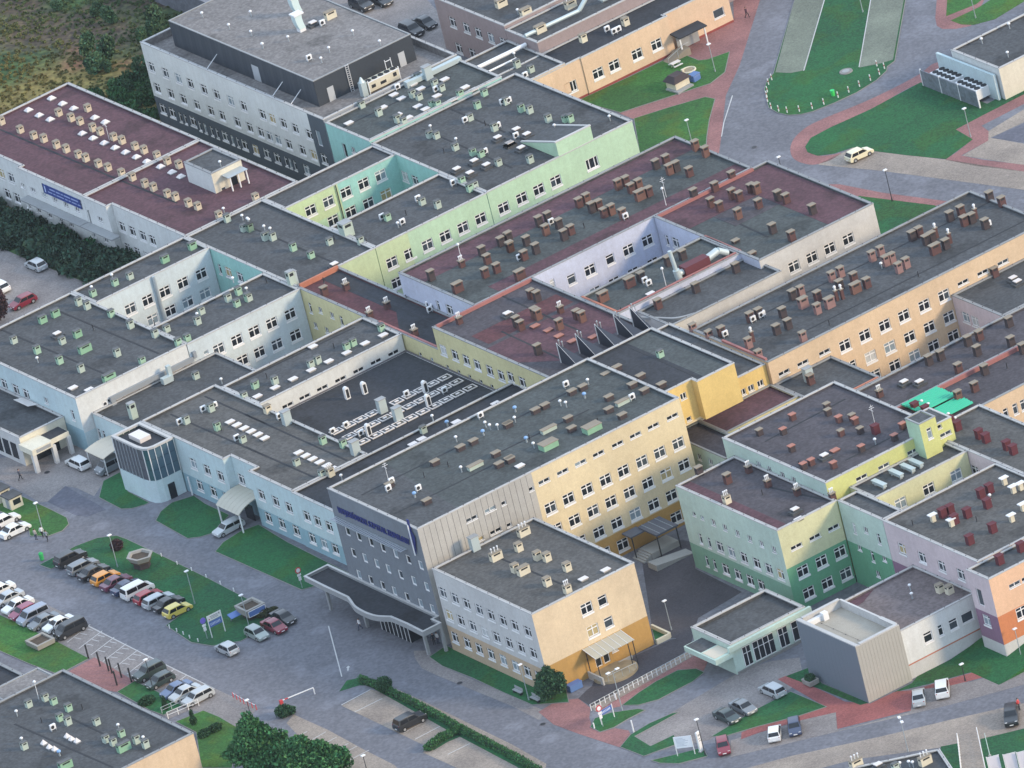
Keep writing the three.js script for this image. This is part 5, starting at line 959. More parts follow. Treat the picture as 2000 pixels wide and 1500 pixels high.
zone('pavement', 'red brick footpath curving round the right hand lawn', 'brickpave', 0.01, [[118.1, -87], [120.6, -89.5], [123.8, -90.9], [126.7, -90.9], [134.2, -89.8], [143.2, -90], [146.8, -91], [147.9, -89.1], [143, -85.6], [141.8, -87.3], [132.2, -86.9], [125.9, -87], [122.7, -86.6], [119.9, -84.7], [119, -81.2], [120.5, -79.3], [121.4, -78.8], [119.3, -78.2], [117, -79.1], [116.3, -81.2], [116.5, -83.9]], { smooth: true });
zone('pavement', 'red brick corner path at the top right', 'brickpave', 0.01, [[162.7, -112.7], [156, -103.9], [154.5, -101.4], [154.3, -99.7], [155.4, -97.8], [157.2, -96.5], [167.6, -105.6]]);
zone('pavement', 'red brick strip behind the purple end ward', 'brickpave', 0.01, [[113.8, -72.4], [115.1, -70.2], [116.8, -62.2], [120.4, -50.4], [118.3, -51.1], [114.2, -64.1], [113.2, -67.5]]);
zone('pavement', 'red brick path around the right hand car park', 'brickpave', 0.01, [[128.3, -62.4], [130.5, -62.8], [134.5, -64.2], [135.1, -69.3], [138.7, -70.6], [140.9, -70.2], [150, -69.7], [148.1, -67], [137.9, -66.8], [137.4, -64.3], [135.5, -61.7], [130.4, -61.3], [131.3, -57.1], [134.3, -47.7], [132.9, -45.9], [129.5, -56.4]]);
zone('paving', 'beige paved car park at the right edge', 'pavingwarm', 0.01, [[130.5, -61.1], [135.5, -61.7], [137.4, -64.3], [147.3, -65.9], [144.3, -61.7], [136.2, -62.2], [138.3, -53.4], [134.1, -47.6]]);
zone('paving', 'beige parking strip beside the right hand road', 'pavingwarm', 0.01, [[117.2, -78.7], [121.5, -78.6], [123.4, -78.6], [124.4, -74.4], [128.4, -62.2], [132.2, -48.3], [133.3, -44.8], [129.7, -39.7], [126.1, -51.5], [121, -68.3]]);
zone('paving', 'pale paved car park behind the white block', 'paving', 0.01, [[111.8, -202.4], [108.6, -192.3], [108.4, -188.2], [109.9, -177.3], [108.4, -166.5], [107.8, -163], [115.2, -172.3], [118.3, -183.3], [121.1, -189.3]]);
zone('lawn', 'green traffic island with planters beside the parked row', 'grass', 0.000, [[-19.5, -75], [-13.4, -75.2], [-10.2, -74.5], [-8.2, -72.5], [-8, -70.2], [-8, -57.7], [-8.1, -48.9], [-8.4, -39.8], [-8.6, -32.9], [-12.4, -28.1], [-16.1, -27.9], [-19.2, -30.4], [-20.3, -34], [-19.5, -41.8], [-14.3, -43.2], [-14.2, -72.2], [-19.3, -72.4]], { kerb: true });
zone('lawn', 'lawn with two small kiosks at the left edge', 'grasswarm', 0.000, [[-10.4, -104.3], [-9.2, -96.4], [-9.1, -88.5], [-9.2, -84.3], [-10.1, -82.3], [-11.8, -81.3], [-13.8, -81.8], [-15.3, -84.2], [-13.3, -88.1], [-13.6, -99.3]], { kerb: true });
zone('lawn', 'small lawn at the foot of the glass stair tower', 'grass', 0.000, [[0.3, -89.3], [3.1, -89.4], [0.4, -83], [0.2, -77.2], [-0.5, -77.2], [-2.1, -77.9], [-3.1, -79.2], [-2.9, -85.4]], { kerb: true });
zone('lawn', 'lawn below the light blue wing', 'grass', 0.000, [[-2.3, -71.3], [-0.3, -73.1], [2.1, -74], [5.1, -72.9], [4.6, -69.2], [4.6, -62.9], [0.2, -60.3], [-1.5, -60.9], [-2.8, -62.2]], { kerb: true });
zone('lawn', 'lawn between the light blue wing and the main canopy', 'grass', 0.000, [[-2.8, -54.9], [-0.6, -56.3], [2.5, -56.9], [5.3, -56.3], [4.6, -47.8], [4.2, -31.5], [1.6, -31.5], [0.2, -32], [-2.4, -33.3]], { kerb: true });
zone('lawn', 'planted strip below the corner block windows', 'grass', 0.000, [[-3.6, 0.9], [-0.4, 0.2], [-0.5, 4.9], [0.3, 12.9], [0.1, 23.4], [1.9, 26.2], [-0.2, 30], [-3.5, 26.1], [-3.7, 19.4], [-3.7, 11.9], [-4.1, 4.9]], { kerb: true });
zone('lawn', 'grass tip at the end of the hedge', 'grass', 0.000, [[-16.6, -2.1], [-14.2, -3.9], [-12.4, -2.8], [-12.2, 1.5], [-12.6, 5.7], [-13.2, 20.5], [-13.6, 34.5], [-14, 41.7], [-15.1, 42], [-14.4, 20.6], [-13.4, 2.4], [-13.2, 0.1], [-14, -1.1]]);
zone('lawn', 'grass tongue with the short hedge in the car park', 'grass', 0.000, [[-18.8, 22.8], [-15.3, 21.3], [-13.2, 22.5], [-13.5, 24.9], [-16.4, 24.5], [-18.8, 24.8]]);
zone('lawn', 'lawn with concrete planter at the left edge', 'grasswarm', 0.000, [[-31.7, -70.6], [-31.4, -66.8], [-31.3, -60.5], [-31.2, -51.9], [-31.4, -43.4], [-36.5, -43.2], [-37.1, -49.7], [-37.5, -61.4]], { kerb: true });
zone('lawn', 'lawn between plaza and bottom left building', 'grass', 0.000, [[-34.6, -30.8], [-31.5, -31.3], [-31.4, -25.7], [-31.7, -18.9], [-34.7, -18.8], [-35, -21.8]], { kerb: true });
zone('lawn', 'lawn with two cone shrubs beside the big tree', 'grasswarm', 0.000, [[-34.8, -15.4], [-30.8, -14.7], [-30.6, -11.1], [-30.9, -5.7], [-37.9, 3.5], [-40.3, -0.4], [-34.9, -10.1]], { kerb: true });
zone('lawn', 'long grass strip between ramp and pavilion car park', 'grass', 0.000, [[3.5, 37.7], [6.8, 36.7], [10.1, 36.1], [13.7, 36.1], [15.4, 38], [15.4, 39.9], [13, 40.7], [10.3, 40.7], [7.3, 40.8], [4.8, 39.6]], { kerb: true });
zone('lawn', 'small grass patch with round road sign', 'grass', 0.000, [[-2.6, 39], [-0.9, 37.5], [1.3, 38.1], [4.1, 40.6], [4.4, 41.7], [1.8, 41.7], [-0.9, 42], [-2.7, 41.4]], { kerb: true });
zone('lawn', 'hooked grass strip with white notice board', 'grass', 0.000, [[-3.6, 47.7], [-0.8, 46], [2.5, 45.6], [6, 46], [6.6, 46.5], [2.9, 46.7], [-0.8, 46.8], [-1.2, 51.3], [2.5, 51.5], [1.1, 54], [-1.2, 53.3], [-3.3, 52.8]], { kerb: true });
zone('lawn', 'grass wedge by the road with white totem', 'grass', 0.000, [[-3.4, 54.9], [-0.2, 56.7], [2.7, 58.2], [1.6, 60.7], [-1.8, 59], [-3.2, 56.5]], { kerb: true });
zone('lawn', 'triangular lawn between car park and grey cube', 'grass', 0.000, [[5.3, 56.6], [13.5, 55.6], [18.9, 55.6], [19.1, 63.6], [15.5, 62.4], [10.5, 59.8], [6.6, 58.2]], { kerb: true });
zone('lawn', 'narrow grass strip along the dark side of the grey cube', 'grass', 0.000, [[21.2, 51.1], [24.5, 51.9], [22.8, 57.3], [23.1, 67.9], [22.1, 67.4], [21.7, 58.3]]);
zone('lawn', 'lawn below the white pavilion and orange block', 'grass', 0.000, [[26.9, 68.5], [29.8, 68.6], [31.4, 67.6], [43.3, 67.8], [48.9, 72.6], [45.4, 77.5], [42.5, 76.2], [33.5, 72], [30.9, 70.8]]);
zone('lawn', 'lawn corner left of the fenced path', 'grass', 0.000, [[21.3, 87.3], [23.1, 88.6], [15.1, 101.7], [13.2, 98.7]]);
zone('lawn', 'lawn with white banners at the bottom right', 'grass', 0.000, [[25.6, 90.4], [30.7, 93.3], [33.8, 95.3], [21.6, 112.1], [16.8, 104.5]]);
zone('lawn', 'large lawn with playhouse below the peach wing', 'grasswarm', 0.01, [[110.4, -130.9], [119.6, -130.4], [126.7, -130.3], [128.2, -130], [128.2, -125.3], [129.1, -124.3], [132.4, -123.4], [128, -118.2], [124.6, -117], [118, -119.2], [111.5, -121.4]], { kerb: true });
zone('lawn', 'lawn behind the purple ward corner', 'grasswarm', 0.01, [[111.4, -117.6], [116.5, -115.8], [121.4, -113.7], [121.8, -111.8], [117.2, -106.6], [113.8, -102.3], [110.5, -97.8], [103.2, -103.6]], { kerb: true });
zone('lawn', 'long traffic island with marker posts at the top right', 'grass', 0.000, [[128, -107.8], [126.2, -104.8], [124.5, -101.6], [124.2, -98.8], [124.6, -96.7], [125.8, -95.2], [127.2, -94.4], [130.7, -93.8], [134.5, -93.6], [138.6, -94.3], [141.3, -95.6], [142.2, -96.7], [143.9, -97.2], [157.3, -113.4], [161.7, -119], [152.8, -135], [148.4, -129.3], [131.7, -110.8], [129.5, -109.4]], { kerb: true });
zone('paving', 'weathered grass paver strip on the left of the traffic island', 'pavinggreen', 0.12, [[132, -110.8], [148.4, -129.3], [153, -134.6], [155.5, -130.2], [150.8, -125], [134.8, -107.2], [133.1, -108.4]]);
zone('paving', 'weathered grass paver strip on the right of the traffic island', 'pavinggreen', 0.12, [[139.7, -100.2], [154.5, -118.4], [159, -123.9], [161.7, -119.1], [157.2, -113.6], [144, -97.7], [142.2, -98.4]]);
zone('lawn', 'broad lawn left of the white plant hall', 'grass', 0.01, [[119.7, -85.5], [121.9, -87.2], [125.7, -87.4], [132.2, -86.9], [141.7, -87.5], [142.7, -78.3], [142.7, -72.1], [151.9, -72.4], [150, -69.7], [139.8, -69.5], [135.1, -69.3], [134.5, -64.2], [128.5, -62.4], [126.2, -68.7], [124.4, -74.4], [123.4, -78.6], [120.7, -79.5], [118.9, -81.2], [118.8, -83.6]]);
zone('lawn', 'triangular lawn at the top right corner', 'grasswarm', 0.01, [[157.2, -102.8], [163.5, -111.2], [167.5, -104], [162.1, -102]]);
zone('lawn', 'rounded lawn at the top right corner', 'grasswarm', 0.01, [[156.7, -100.9], [161.6, -100.7], [166.8, -101.7], [170.6, -98.4], [166.5, -96], [160.5, -95], [157.6, -96.4], [156.7, -98.3]]);
zone('lawn', 'lawn wedge behind the purple end ward', 'grass', 0.01, [[114.3, -64.4], [118.5, -51.3], [118.5, -50], [107.3, -48.7], [111.5, -56.4]]);
zone('lawn', 'small shaded grass court by the corner block', 'grass', 0.01, [[18.8, 22.5], [18.8, 26.5], [16.7, 26.4]], { kerb: true });
zone('asphalt_repair', 'darker square asphalt repair on the forecourt', 'patch', 0.02, [[-3.7, -93.3], [-4.4, -81.3], [-7.2, -81.8], [-7.9, -83.7], [-7.9, -91.4]]);
zone('asphalt_repair', 'dark square patch on the right hand car park', 'patch', 0.02, [[136.4, -61.9], [144, -61.3], [138.6, -53.7]]);
{ const t = thing('manhole_cover', 'round iron manhole on the forecourt', 'manhole cover', [-2.8, 0.02, -99.6]); part(t, 'ring', cyl(0.46, 0.46, 0.02, 0, 0, 0, 24), M.capdark); part(t, 'lid', cyl(0.36, 0.36, 0.026, 0, 0, 0, 24), M.iron); }
{ const t = thing('manhole_cover', 'round iron manhole on the lower road', 'manhole cover', [-5.9, 0.02, 32.2]); part(t, 'ring', cyl(0.46, 0.46, 0.02, 0, 0, 0, 24), M.capdark); part(t, 'lid', cyl(0.36, 0.36, 0.026, 0, 0, 0, 24), M.iron); }
{ const t = thing('manhole_cover', 'round iron manhole near the hedge bend', 'manhole cover', [-5.6, 0.02, 11.3]); part(t, 'ring', cyl(0.46, 0.46, 0.02, 0, 0, 0, 24), M.capdark); part(t, 'lid', cyl(0.36, 0.36, 0.026, 0, 0, 0, 24), M.iron); }
{ const t = thing('manhole_cover', 'round iron manhole on the top road', 'manhole cover', [115.5, 0.02, -92.5]); part(t, 'ring', cyl(0.46, 0.46, 0.02, 0, 0, 0, 24), M.capdark); part(t, 'lid', cyl(0.36, 0.36, 0.026, 0, 0, 0, 24), M.iron); }
structure('road_marking', 'white line painted across the main forecourt', stripe(M.paint, 0.01, [-6.4, -20.4], [-13.9, -5.6], 0.16), M.paint);
structure('road_marking', 'short white hatch stroke inside a disabled bay', stripe(M.paint, 0.02, [-26.6, -51.7], [-26.3, -50.4], 0.11), M.paint);
structure('road_marking', 'short white hatch stroke inside a disabled bay', stripe(M.paint, 0.02, [-27.8, -51.3], [-27.5, -50], 0.11), M.paint);
structure('road_marking', 'short white hatch stroke inside a disabled bay', stripe(M.paint, 0.02, [-29, -50.9], [-28.7, -49.6], 0.11), M.paint);
structure('road_marking', 'short white hatch stroke inside a disabled bay', stripe(M.paint, 0.02, [-26.7, -48.4], [-26.4, -47.1], 0.11), M.paint);
structure('road_marking', 'short white hatch stroke inside a disabled bay', stripe(M.paint, 0.02, [-27.9, -48], [-27.6, -46.7], 0.11), M.paint);
structure('road_marking', 'short white hatch stroke inside a disabled bay', stripe(M.paint, 0.02, [-29.1, -47.6], [-28.8, -46.3], 0.11), M.paint);
structure('road_marking', 'short white hatch stroke inside a disabled bay', stripe(M.paint, 0.02, [-26.8, -45.1], [-26.5, -43.8], 0.11), M.paint);
structure('road_marking', 'short white hatch stroke inside a disabled bay', stripe(M.paint, 0.02, [-28, -44.7], [-27.7, -43.4], 0.11), M.paint);
structure('road_marking', 'short white hatch stroke inside a disabled bay', stripe(M.paint, 0.02, [-29.2, -44.3], [-28.9, -43], 0.11), M.paint);
structure('road_marking', 'short white hatch stroke inside a disabled bay', stripe(M.paint, 0.02, [-26.9, -41.8], [-26.5, -40.6], 0.11), M.paint);
structure('road_marking', 'short white hatch stroke inside a disabled bay', stripe(M.paint, 0.02, [-28.1, -41.4], [-27.7, -40.2], 0.11), M.paint);
structure('road_marking', 'short white hatch stroke inside a disabled bay', stripe(M.paint, 0.02, [-29.3, -41], [-28.9, -39.8], 0.11), M.paint);
structure('road_marking', 'short white hatch stroke inside a disabled bay', stripe(M.paint, 0.02, [-27, -38.6], [-26.6, -37.3], 0.11), M.paint);
structure('road_marking', 'short white hatch stroke inside a disabled bay', stripe(M.paint, 0.02, [-28.2, -38.2], [-27.8, -36.9], 0.11), M.paint);
structure('road_marking', 'short white hatch stroke inside a disabled bay', stripe(M.paint, 0.02, [-29.4, -37.8], [-29, -36.5], 0.11), M.paint);
structure('road_marking', 'short white hatch stroke inside a disabled bay', stripe(M.paint, 0.02, [-27, -35.3], [-26.7, -34], 0.11), M.paint);
structure('road_marking', 'short white hatch stroke inside a disabled bay', stripe(M.paint, 0.02, [-28.2, -34.9], [-27.9, -33.7], 0.11), M.paint);
structure('road_marking', 'short white hatch stroke inside a disabled bay', stripe(M.paint, 0.02, [-29.4, -34.5], [-29.1, -33.3], 0.11), M.paint);
structure('road_marking', 'short white hatch stroke inside a disabled bay', stripe(M.paint, 0.02, [-27.1, -32.1], [-26.8, -30.8], 0.11), M.paint);
structure('road_marking', 'short white hatch stroke inside a disabled bay', stripe(M.paint, 0.02, [-28.3, -31.7], [-28, -30.4], 0.11), M.paint);
structure('road_marking', 'short white hatch stroke inside a disabled bay', stripe(M.paint, 0.02, [-29.5, -31.3], [-29.2, -30], 0.11), M.paint);
structure('road_marking', 'short white hatch stroke inside a disabled bay', stripe(M.paint, 0.02, [-27.2, -28.8], [-26.9, -27.6], 0.11), M.paint);
structure('road_marking', 'short white hatch stroke inside a disabled bay', stripe(M.paint, 0.02, [-28.4, -28.4], [-28.1, -27.2], 0.11), M.paint);
structure('road_marking', 'short white hatch stroke inside a disabled bay', stripe(M.paint, 0.02, [-29.6, -28], [-29.3, -26.8], 0.11), M.paint);
structure('road_marking', 'short white hatch stroke inside a disabled bay', stripe(M.paint, 0.02, [-27.3, -25.6], [-27, -24.3], 0.11), M.paint);
structure('road_marking', 'short white hatch stroke inside a disabled bay', stripe(M.paint, 0.02, [-28.5, -25.2], [-28.2, -24], 0.11), M.paint);
structure('road_marking', 'short white hatch stroke inside a disabled bay', stripe(M.paint, 0.02, [-29.7, -24.8], [-29.4, -23.6], 0.11), M.paint);
structure('road_marking', 'white bay line of the disabled parking strip', stripe(M.paint, 0.02, [-25.5, -52.3], [-30.4, -50.6], 0.13), M.paint);
structure('road_marking', 'white bay line of the disabled parking strip', stripe(M.paint, 0.02, [-25.6, -49], [-30.5, -47.4], 0.13), M.paint);
structure('road_marking', 'white bay line of the disabled parking strip', stripe(M.paint, 0.02, [-25.7, -45.7], [-30.6, -44.1], 0.13), M.paint);
structure('road_marking', 'white bay line of the disabled parking strip', stripe(M.paint, 0.02, [-25.8, -42.4], [-30.7, -40.8], 0.13), M.paint);
structure('road_marking', 'white bay line of the disabled parking strip', stripe(M.paint, 0.02, [-25.9, -39.2], [-30.8, -37.6], 0.13), M.paint);
structure('road_marking', 'white bay line of the disabled parking strip', stripe(M.paint, 0.02, [-26, -35.9], [-30.8, -34.3], 0.13), M.paint);
structure('road_marking', 'white bay line of the disabled parking strip', stripe(M.paint, 0.02, [-26.1, -32.7], [-30.9, -31.1], 0.13), M.paint);
structure('road_marking', 'white bay line of the disabled parking strip', stripe(M.paint, 0.02, [-26.2, -29.4], [-31, -27.8], 0.13), M.paint);
structure('road_marking', 'white bay line of the disabled parking strip', stripe(M.paint, 0.02, [-26.2, -26.2], [-31.1, -24.6], 0.13), M.paint);
structure('road_marking', 'long white edge line of the disabled parking strip', stripe(M.paint, 0.02, [-25.9, -53.9], [-26.1, -37.1], 0.16), M.paint);
structure('road_marking', 'long white edge line of the disabled parking strip', stripe(M.paint, 0.02, [-26.1, -37.1], [-26.2, -19.1], 0.16), M.paint);
structure('road_marking', 'white parking bay line in the hedge car park', stripe(M.paint, 0.02, [-18.7, 1.6], [-13.8, 1.4], 0.12), M.paint);
structure('road_marking', 'white parking bay line in the hedge car park', stripe(M.paint, 0.02, [-18.8, 5.1], [-14.3, 5.2], 0.12), M.paint);
structure('road_marking', 'white parking bay line in the hedge car park', stripe(M.paint, 0.02, [-18.5, 19.7], [-14.2, 19.6], 0.12), M.paint);
structure('road_marking', 'white parking bay line in the hedge car park', stripe(M.paint, 0.02, [-18.4, 27.6], [-14.9, 27.7], 0.12), M.paint);
structure('road_marking', 'white parking bay line in the hedge car park', stripe(M.paint, 0.02, [-18.3, 16.6], [-15, 16.5], 0.12), M.paint);
structure('road_marking', 'white parking bay line beside the big tree', stripe(M.paint, 0.02, [-28.1, 4], [-25.8, 3.9], 0.12), M.paint);
structure('road_marking', 'white parking bay line beside the big tree', stripe(M.paint, 0.02, [-26.7, 6.6], [-24.4, 6.4], 0.12), M.paint);
structure('road_marking', 'white parking bay line beside the big tree', stripe(M.paint, 0.02, [-26.8, 9.2], [-24.4, 9.1], 0.12), M.paint);
structure('road_marking', 'white parking bay line beside the big tree', stripe(M.paint, 0.02, [-27.8, 12.1], [-24.5, 12.2], 0.12), M.paint);
structure('road_marking', 'white parking bay line beside the big tree', stripe(M.paint, 0.02, [-28.2, 14], [-24.3, 14], 0.12), M.paint);
structure('road_marking', 'white parking bay line beside the big tree', stripe(M.paint, 0.02, [-28.8, 16.6], [-24, 16.5], 0.12), M.paint);
structure('road_marking', 'white kerb line along the top road', stripe(M.paint, 0.02, [124, -110.4], [117.9, -103.8], 0.15), M.paint);
structure('road_marking', 'white kerb line along the top road', stripe(M.paint, 0.02, [117.9, -103.8], [115, -100.2], 0.15), M.paint);
structure('road_marking', 'white edge line of the traffic island strip', stripe(M.paint, 0.13, [150.8, -125], [134.6, -107.2], 0.14), M.paint);
structure('road_marking', 'white edge line of the traffic island strip', stripe(M.paint, 0.13, [154.5, -118.3], [139.8, -100.4], 0.14), M.paint);
streetLamp('pale lamp post on the large lawn by the playhouse', 127.3, -119.6, 4.5, 1, false, 0);
streetLamp('pale lamp post behind the purple ward back corner', 111.4, -102.6, 3.6, 1, false, 0);
streetLamp('lamp post in the middle of the long traffic island', 151.3, -115.8, 3.2, 1, false, 0);
streetLamp('lamp post on the rounded lawn at the top right', 159.2, -98.1, 3.6, 1, false, 0);
streetLamp('lamp post at the lawn corner by the right hand car park', 134.8, -65.1, 4.5, 1, false, 0);
streetLamp('black lamp post standing alone by the road behind the purple end ward', 116, -58.2, 4.9, 1, true, 0);
streetLamp('lamp head showing above the purple end ward back corner', 111.2, -78.6, 3.9, 1, true, 0);
streetLamp('lamp post on the lawn with two kiosks', -13.7, -83.3, 4.7, 1, false, 0);
streetLamp('lamp post on the parking island near the hexagonal planter', -13.5, -63.9, 5, 1, false, 0);
streetLamp('lamp post on the parking island behind the yellow car', -13.5, -43.7, 5.1, 1, false, 0);
streetLamp('lamp post beside the planter with blue sign', -13, -30.5, 4.9, 1, false, 0);
streetLamp('dark lamp post between the disabled bays and the plaza', -31.4, -26.6, 4.7, 1, true, 0);
streetLamp('dark lamp post by the concrete planter on the left lawn', -31.2, -51.9, 3.5, 1, true, 0);
streetLamp('lamp post beside the red and white chain by the big tree', -29.6, -3.7, 4.3, 1, true, 0);
streetLamp('dark lamp post in the parking bays at the bottom edge', -28.7, 23.7, 3.5, 1, true, 0);
streetLamp('pale lamp post in the dark violet yard', 20.2, 25.1, 4.4, 1, false, 0);
streetLamp('lamp post in the planted strip left of the round tree', -3, 24.5, 5.4, 1, false, 0);
streetLamp('twin headed lamp post in front of the glass porch', 2.7, 38.8, 5.9, 2, false, 0);
streetLamp('dark lamp post behind the white totem', 1.6, 60.3, 5.4, 1, true, 0);
streetLamp('lamp post on the brick strip below the orange block', 42.2, 76.8, 4.7, 1, false, 0);
streetLamp('twin headed lamp post at the lower right road', 18, 84.4, 4.7, 2, false, 1.2);
streetLamp('small dark lamp post on the brick strip by the white pavilion lawn', 34.3, 74.7, 2.5, 1, true, 0);
car('suv', 'black', 'black off road car at the left end of the island parking row', -16.48, -71.49, 0);
car('estate', 'grey', 'dark grey estate car second in the island parking row', -16.79, -67.75, 0);
car('saloon', 'black', 'black saloon with red tail lights left of the orange car', -16.87, -64.77, 0);
car('hatch', 'orange', 'orange hatchback in the island parking row', -16.87, -61.67, 0);
car('saloon', 'maroon', 'purple maroon saloon right of the orange car', -16.78, -58.99, 0);
car('saloon', 'navy', 'navy saloon left of the white people carrier', -16.69, -56.31, 0);
car('van', 'white', 'white people carrier in the island parking row', -16.51, -53.77, 0);
car('hatch', 'red', 'red hatchback right of the white people carrier', -16.59, -50.83, 0);
car('estate', 'silver', 'silver estate between red hatchback and black saloon', -16.37, -48.51, 0);
car('saloon', 'black', 'black saloon left of the yellow hatchback', -16.19, -46.26, 0);
car('hatch', 'yellow', 'yellow hatchback at the right end of the island parking row', -16.48, -43.41, 0);
car('saloon', 'white', 'white saloon cut off by the left edge of the lower row', -27.77, -72.5, 3.14);
car('saloon', 'silver', 'pale grey saloon at the left of the lower parking row', -28.36, -69.24, 3.14);
car('saloon', 'white', 'white saloon behind the magenta car in the lower row', -28.77, -66, 3.14);
car('hatch', 'magenta', 'magenta hatchback in the lower parking row', -29.44, -63.45, 3.14);
car('van', 'bluegrey', 'blue grey people carrier in the lower parking row', -29.38, -60.84, 3.14);
car('saloon', 'grey', 'dark grey saloon between people carrier and white saloon', -29.31, -58.23, 3.14);
car('saloon', 'white', 'white saloon beside the black van in the lower row', -28.53, -55.56, 3.14);
car('van', 'black', 'black van at the right end of the lower row', -28.6, -52.35, 3.14);
car('suv', 'darkgreen', 'dark green off road car in the disabled bays', -29.31, -30.7, 3.14);
car('hatch', 'darkgreen', 'small dark green hatchback right of the off road car', -29.8, -27.15, 3.14);
car('saloon', 'blue', 'blue saloon in the disabled bays', -29.93, -22.75, 3.14);
car('saloon', 'silver', 'silver saloon between the blue saloon and the end bay', -29.82, -20.68, 3.14);
car('estate', 'silver', 'silver estate in the last bay nearest the big tree', -29.47, -17.95, 3.14);
car('estate', 'white', 'white estate partly cut off at the left edge', -15.39, -90.86, 0);
car('saloon', 'white', 'white saloon parked below the kiosk lawn', -16.13, -86.92, 0);
car('hatch', 'silver', 'silver hatchback on the pink grey car park at left', 33.32, -159.63, 1.57);
car('hatch', 'white', 'white hatchback cut off at the left edge of the car park', 26.14, -158.52, 1.57);
car('hatch', 'darkred', 'dark red hatchback behind the west end block', 25.37, -150.67, 3.14);
car('estate', 'white', 'white estate in front of the low entrance building', 0.83, -96.75, 1.57);
car('van', 'grey', 'grey van standing under the polycarbonate carport', 3.03, -91.35, 3.14);
car('estate', 'silver', 'silver estate under the curved blue wing porch', 1.85, -58.54, 3.14);
car('hatch', 'silver', 'silver hatchback driving past the parking island', -19, -26.73, 1.57);
car('hatch', 'greengrey', 'grey green hatchback beside the planter with blue sign', -14.06, -26.74, -1.57);
car('saloon', 'darkred', 'dark red saloon next to the grey green hatchback', -11.38, -26.41, -1.57);
car('saloon', 'black', 'black saloon at the end of the forecourt row', -9.18, -27.46, -1.57);
car('suv', 'black', 'black off road car alone in the hedge car park', -16.54, 15.69, 0);
car('hatch', 'darkred', 'dark red hatchback parked on the lower right road', 3.99, 61.29, -2.09);
car('saloon', 'darkgreen', 'dark green saloon on the pavilion car park', 9.31, 54.48, -1.57);
car('saloon', 'grey', 'dark grey saloon right of the dark green saloon', 12.05, 54.33, -1.57);
car('estate', 'silver', 'silver estate near the brick path to the grey cube', 17.22, 53.85, 1.57);
car('hatch', 'white', 'white hatchback with open door on the roadside strip', 10.2, 64.51, 0.94);
car('hatch', 'navy', 'navy hatchback beside the white hatchback', 12.73, 65.57, -2.13);
car('saloon', 'silver', 'silver saloon parked by the red brick forecourt', 27.39, 73.8, 0.98);
car('suv', 'white', 'white off road car parked by the red brick forecourt', 30.59, 74.75, 0.97);
car('suv', 'black', 'black off road car with open door at the right edge', 31.2, 89.93, -2.2);
car('hatch', 'cream', 'cream hatchback leaving the right hand lawn corner', 121.87, -74.71, 0);
car('suv', 'black', 'black off road car nearest the meadow behind the white block', 111.19, -190.43, -1.57);
car('saloon', 'black', 'black saloon at the top edge behind the white block', 113.75, -189.05, -1.57);
car('suv', 'black', 'black off road car by the brown block corner', 110.16, -175.12, -1.57);
car('saloon', 'black', 'black saloon half hidden by the brown block', 112.87, -175.55, -1.57);
person('person in dark clothes walking on the red path at the top', 140.92, -130.94, 0.6, 'walk', [0.07, 0.03, 0.05], [0.02, 0.022, 0.03]);
person('person in dark clothes walking across the forecourt', -6.35, -101.07, 1.2, 'walk', [0.1, 0.1, 0.12], [0.02, 0.022, 0.03]);
person('person in a red top standing by the black off road car', 33.53, 88.3, 0.5, 'stand', [0.6, 0.07, 0.07], [0.02, 0.022, 0.03]);
person('person in white under the right end of the main canopy', -0.55, -1.5, -1.2, 'stand', [0.7, 0.7, 0.7], [0.04, 0.05, 0.09]);
person('person in dark clothes beside the one in white under the canopy', -1.06, -1.75, -0.6, 'stand', [0.02, 0.022, 0.03], [0.02, 0.022, 0.03]);
person('person in white near the curved canopy edge', -4.45, -15.19, -2, 'walk', [0.7, 0.7, 0.7], [0.04, 0.05, 0.09]);
person('person in a pale top on the path below the kiosk lawn', -15.46, -82.36, 2, 'stand', [0.45, 0.4, 0.36], [0.04, 0.05, 0.09]);
person('person in a white top on the path below the kiosk lawn', -14.45, -82.23, 2.4, 'walk', [0.7, 0.7, 0.7], [0.02, 0.022, 0.03]);
person('person in grey at the kerb left of the island tip', -14.77, -80.46, 2.2, 'walk', [0.25, 0.26, 0.3], [0.02, 0.022, 0.03]);
tree('tree', 'big leafy green tree at the bottom edge', [-36.3, 8.6], 3.0, [[0, 5.4, 0, 2.6, 2.4, 2.6], [1.8, 4.0, 1.6, 2.4, 2.0, 2.2], [-1.9, 4.0, -0.4, 2.2, 1.8, 2.2], [0.4, 6.9, -0.8, 1.5, 1.5, 1.5], [0.2, 3.0, 2.4, 2.4, 1.6, 2.2], [-1.0, 2.4, 1.8, 2.2, 1.5, 2.0]], 12500, 0.2, 'green', 1);
tree('tree', 'lower spreading green tree right of the big one', [-33.9, 15], 2.2, [[0, 3.9, 0, 2.6, 2.0, 2.6], [2.2, 3.2, 1.6, 2.3, 1.7, 2.2], [1.0, 2.4, 3.2, 2.8, 1.7, 2.4], [-1.8, 2.9, 1.6, 2.2, 1.6, 2.0], [3.6, 2.2, 3.4, 2.2, 1.5, 2.0], [-2.6, 2.4, 3.0, 2.2, 1.4, 2.0]], 13500, 0.2, 'green', 2);
tree('tree', 'round dense tree at the corner of the ochre end wall', [-1, 27.3], 1.2, [[0, 2.6, 0, 1.85, 1.9, 1.85], [0.9, 2.1, 0.6, 1.3, 1.3, 1.3], [-0.7, 1.8, 0.3, 1.3, 1.2, 1.3]], 9000, 0.13, 'dark', 3);
tree('shrub', 'round dark shrub by the barrier', [-25.1, -3], 0.4, [[0, 0.8, 0, 1.2, 0.85, 1.1], [0.8, 0.6, 0.5, 0.9, 0.6, 0.8]], 2600, 0.1, 'dark', 4);
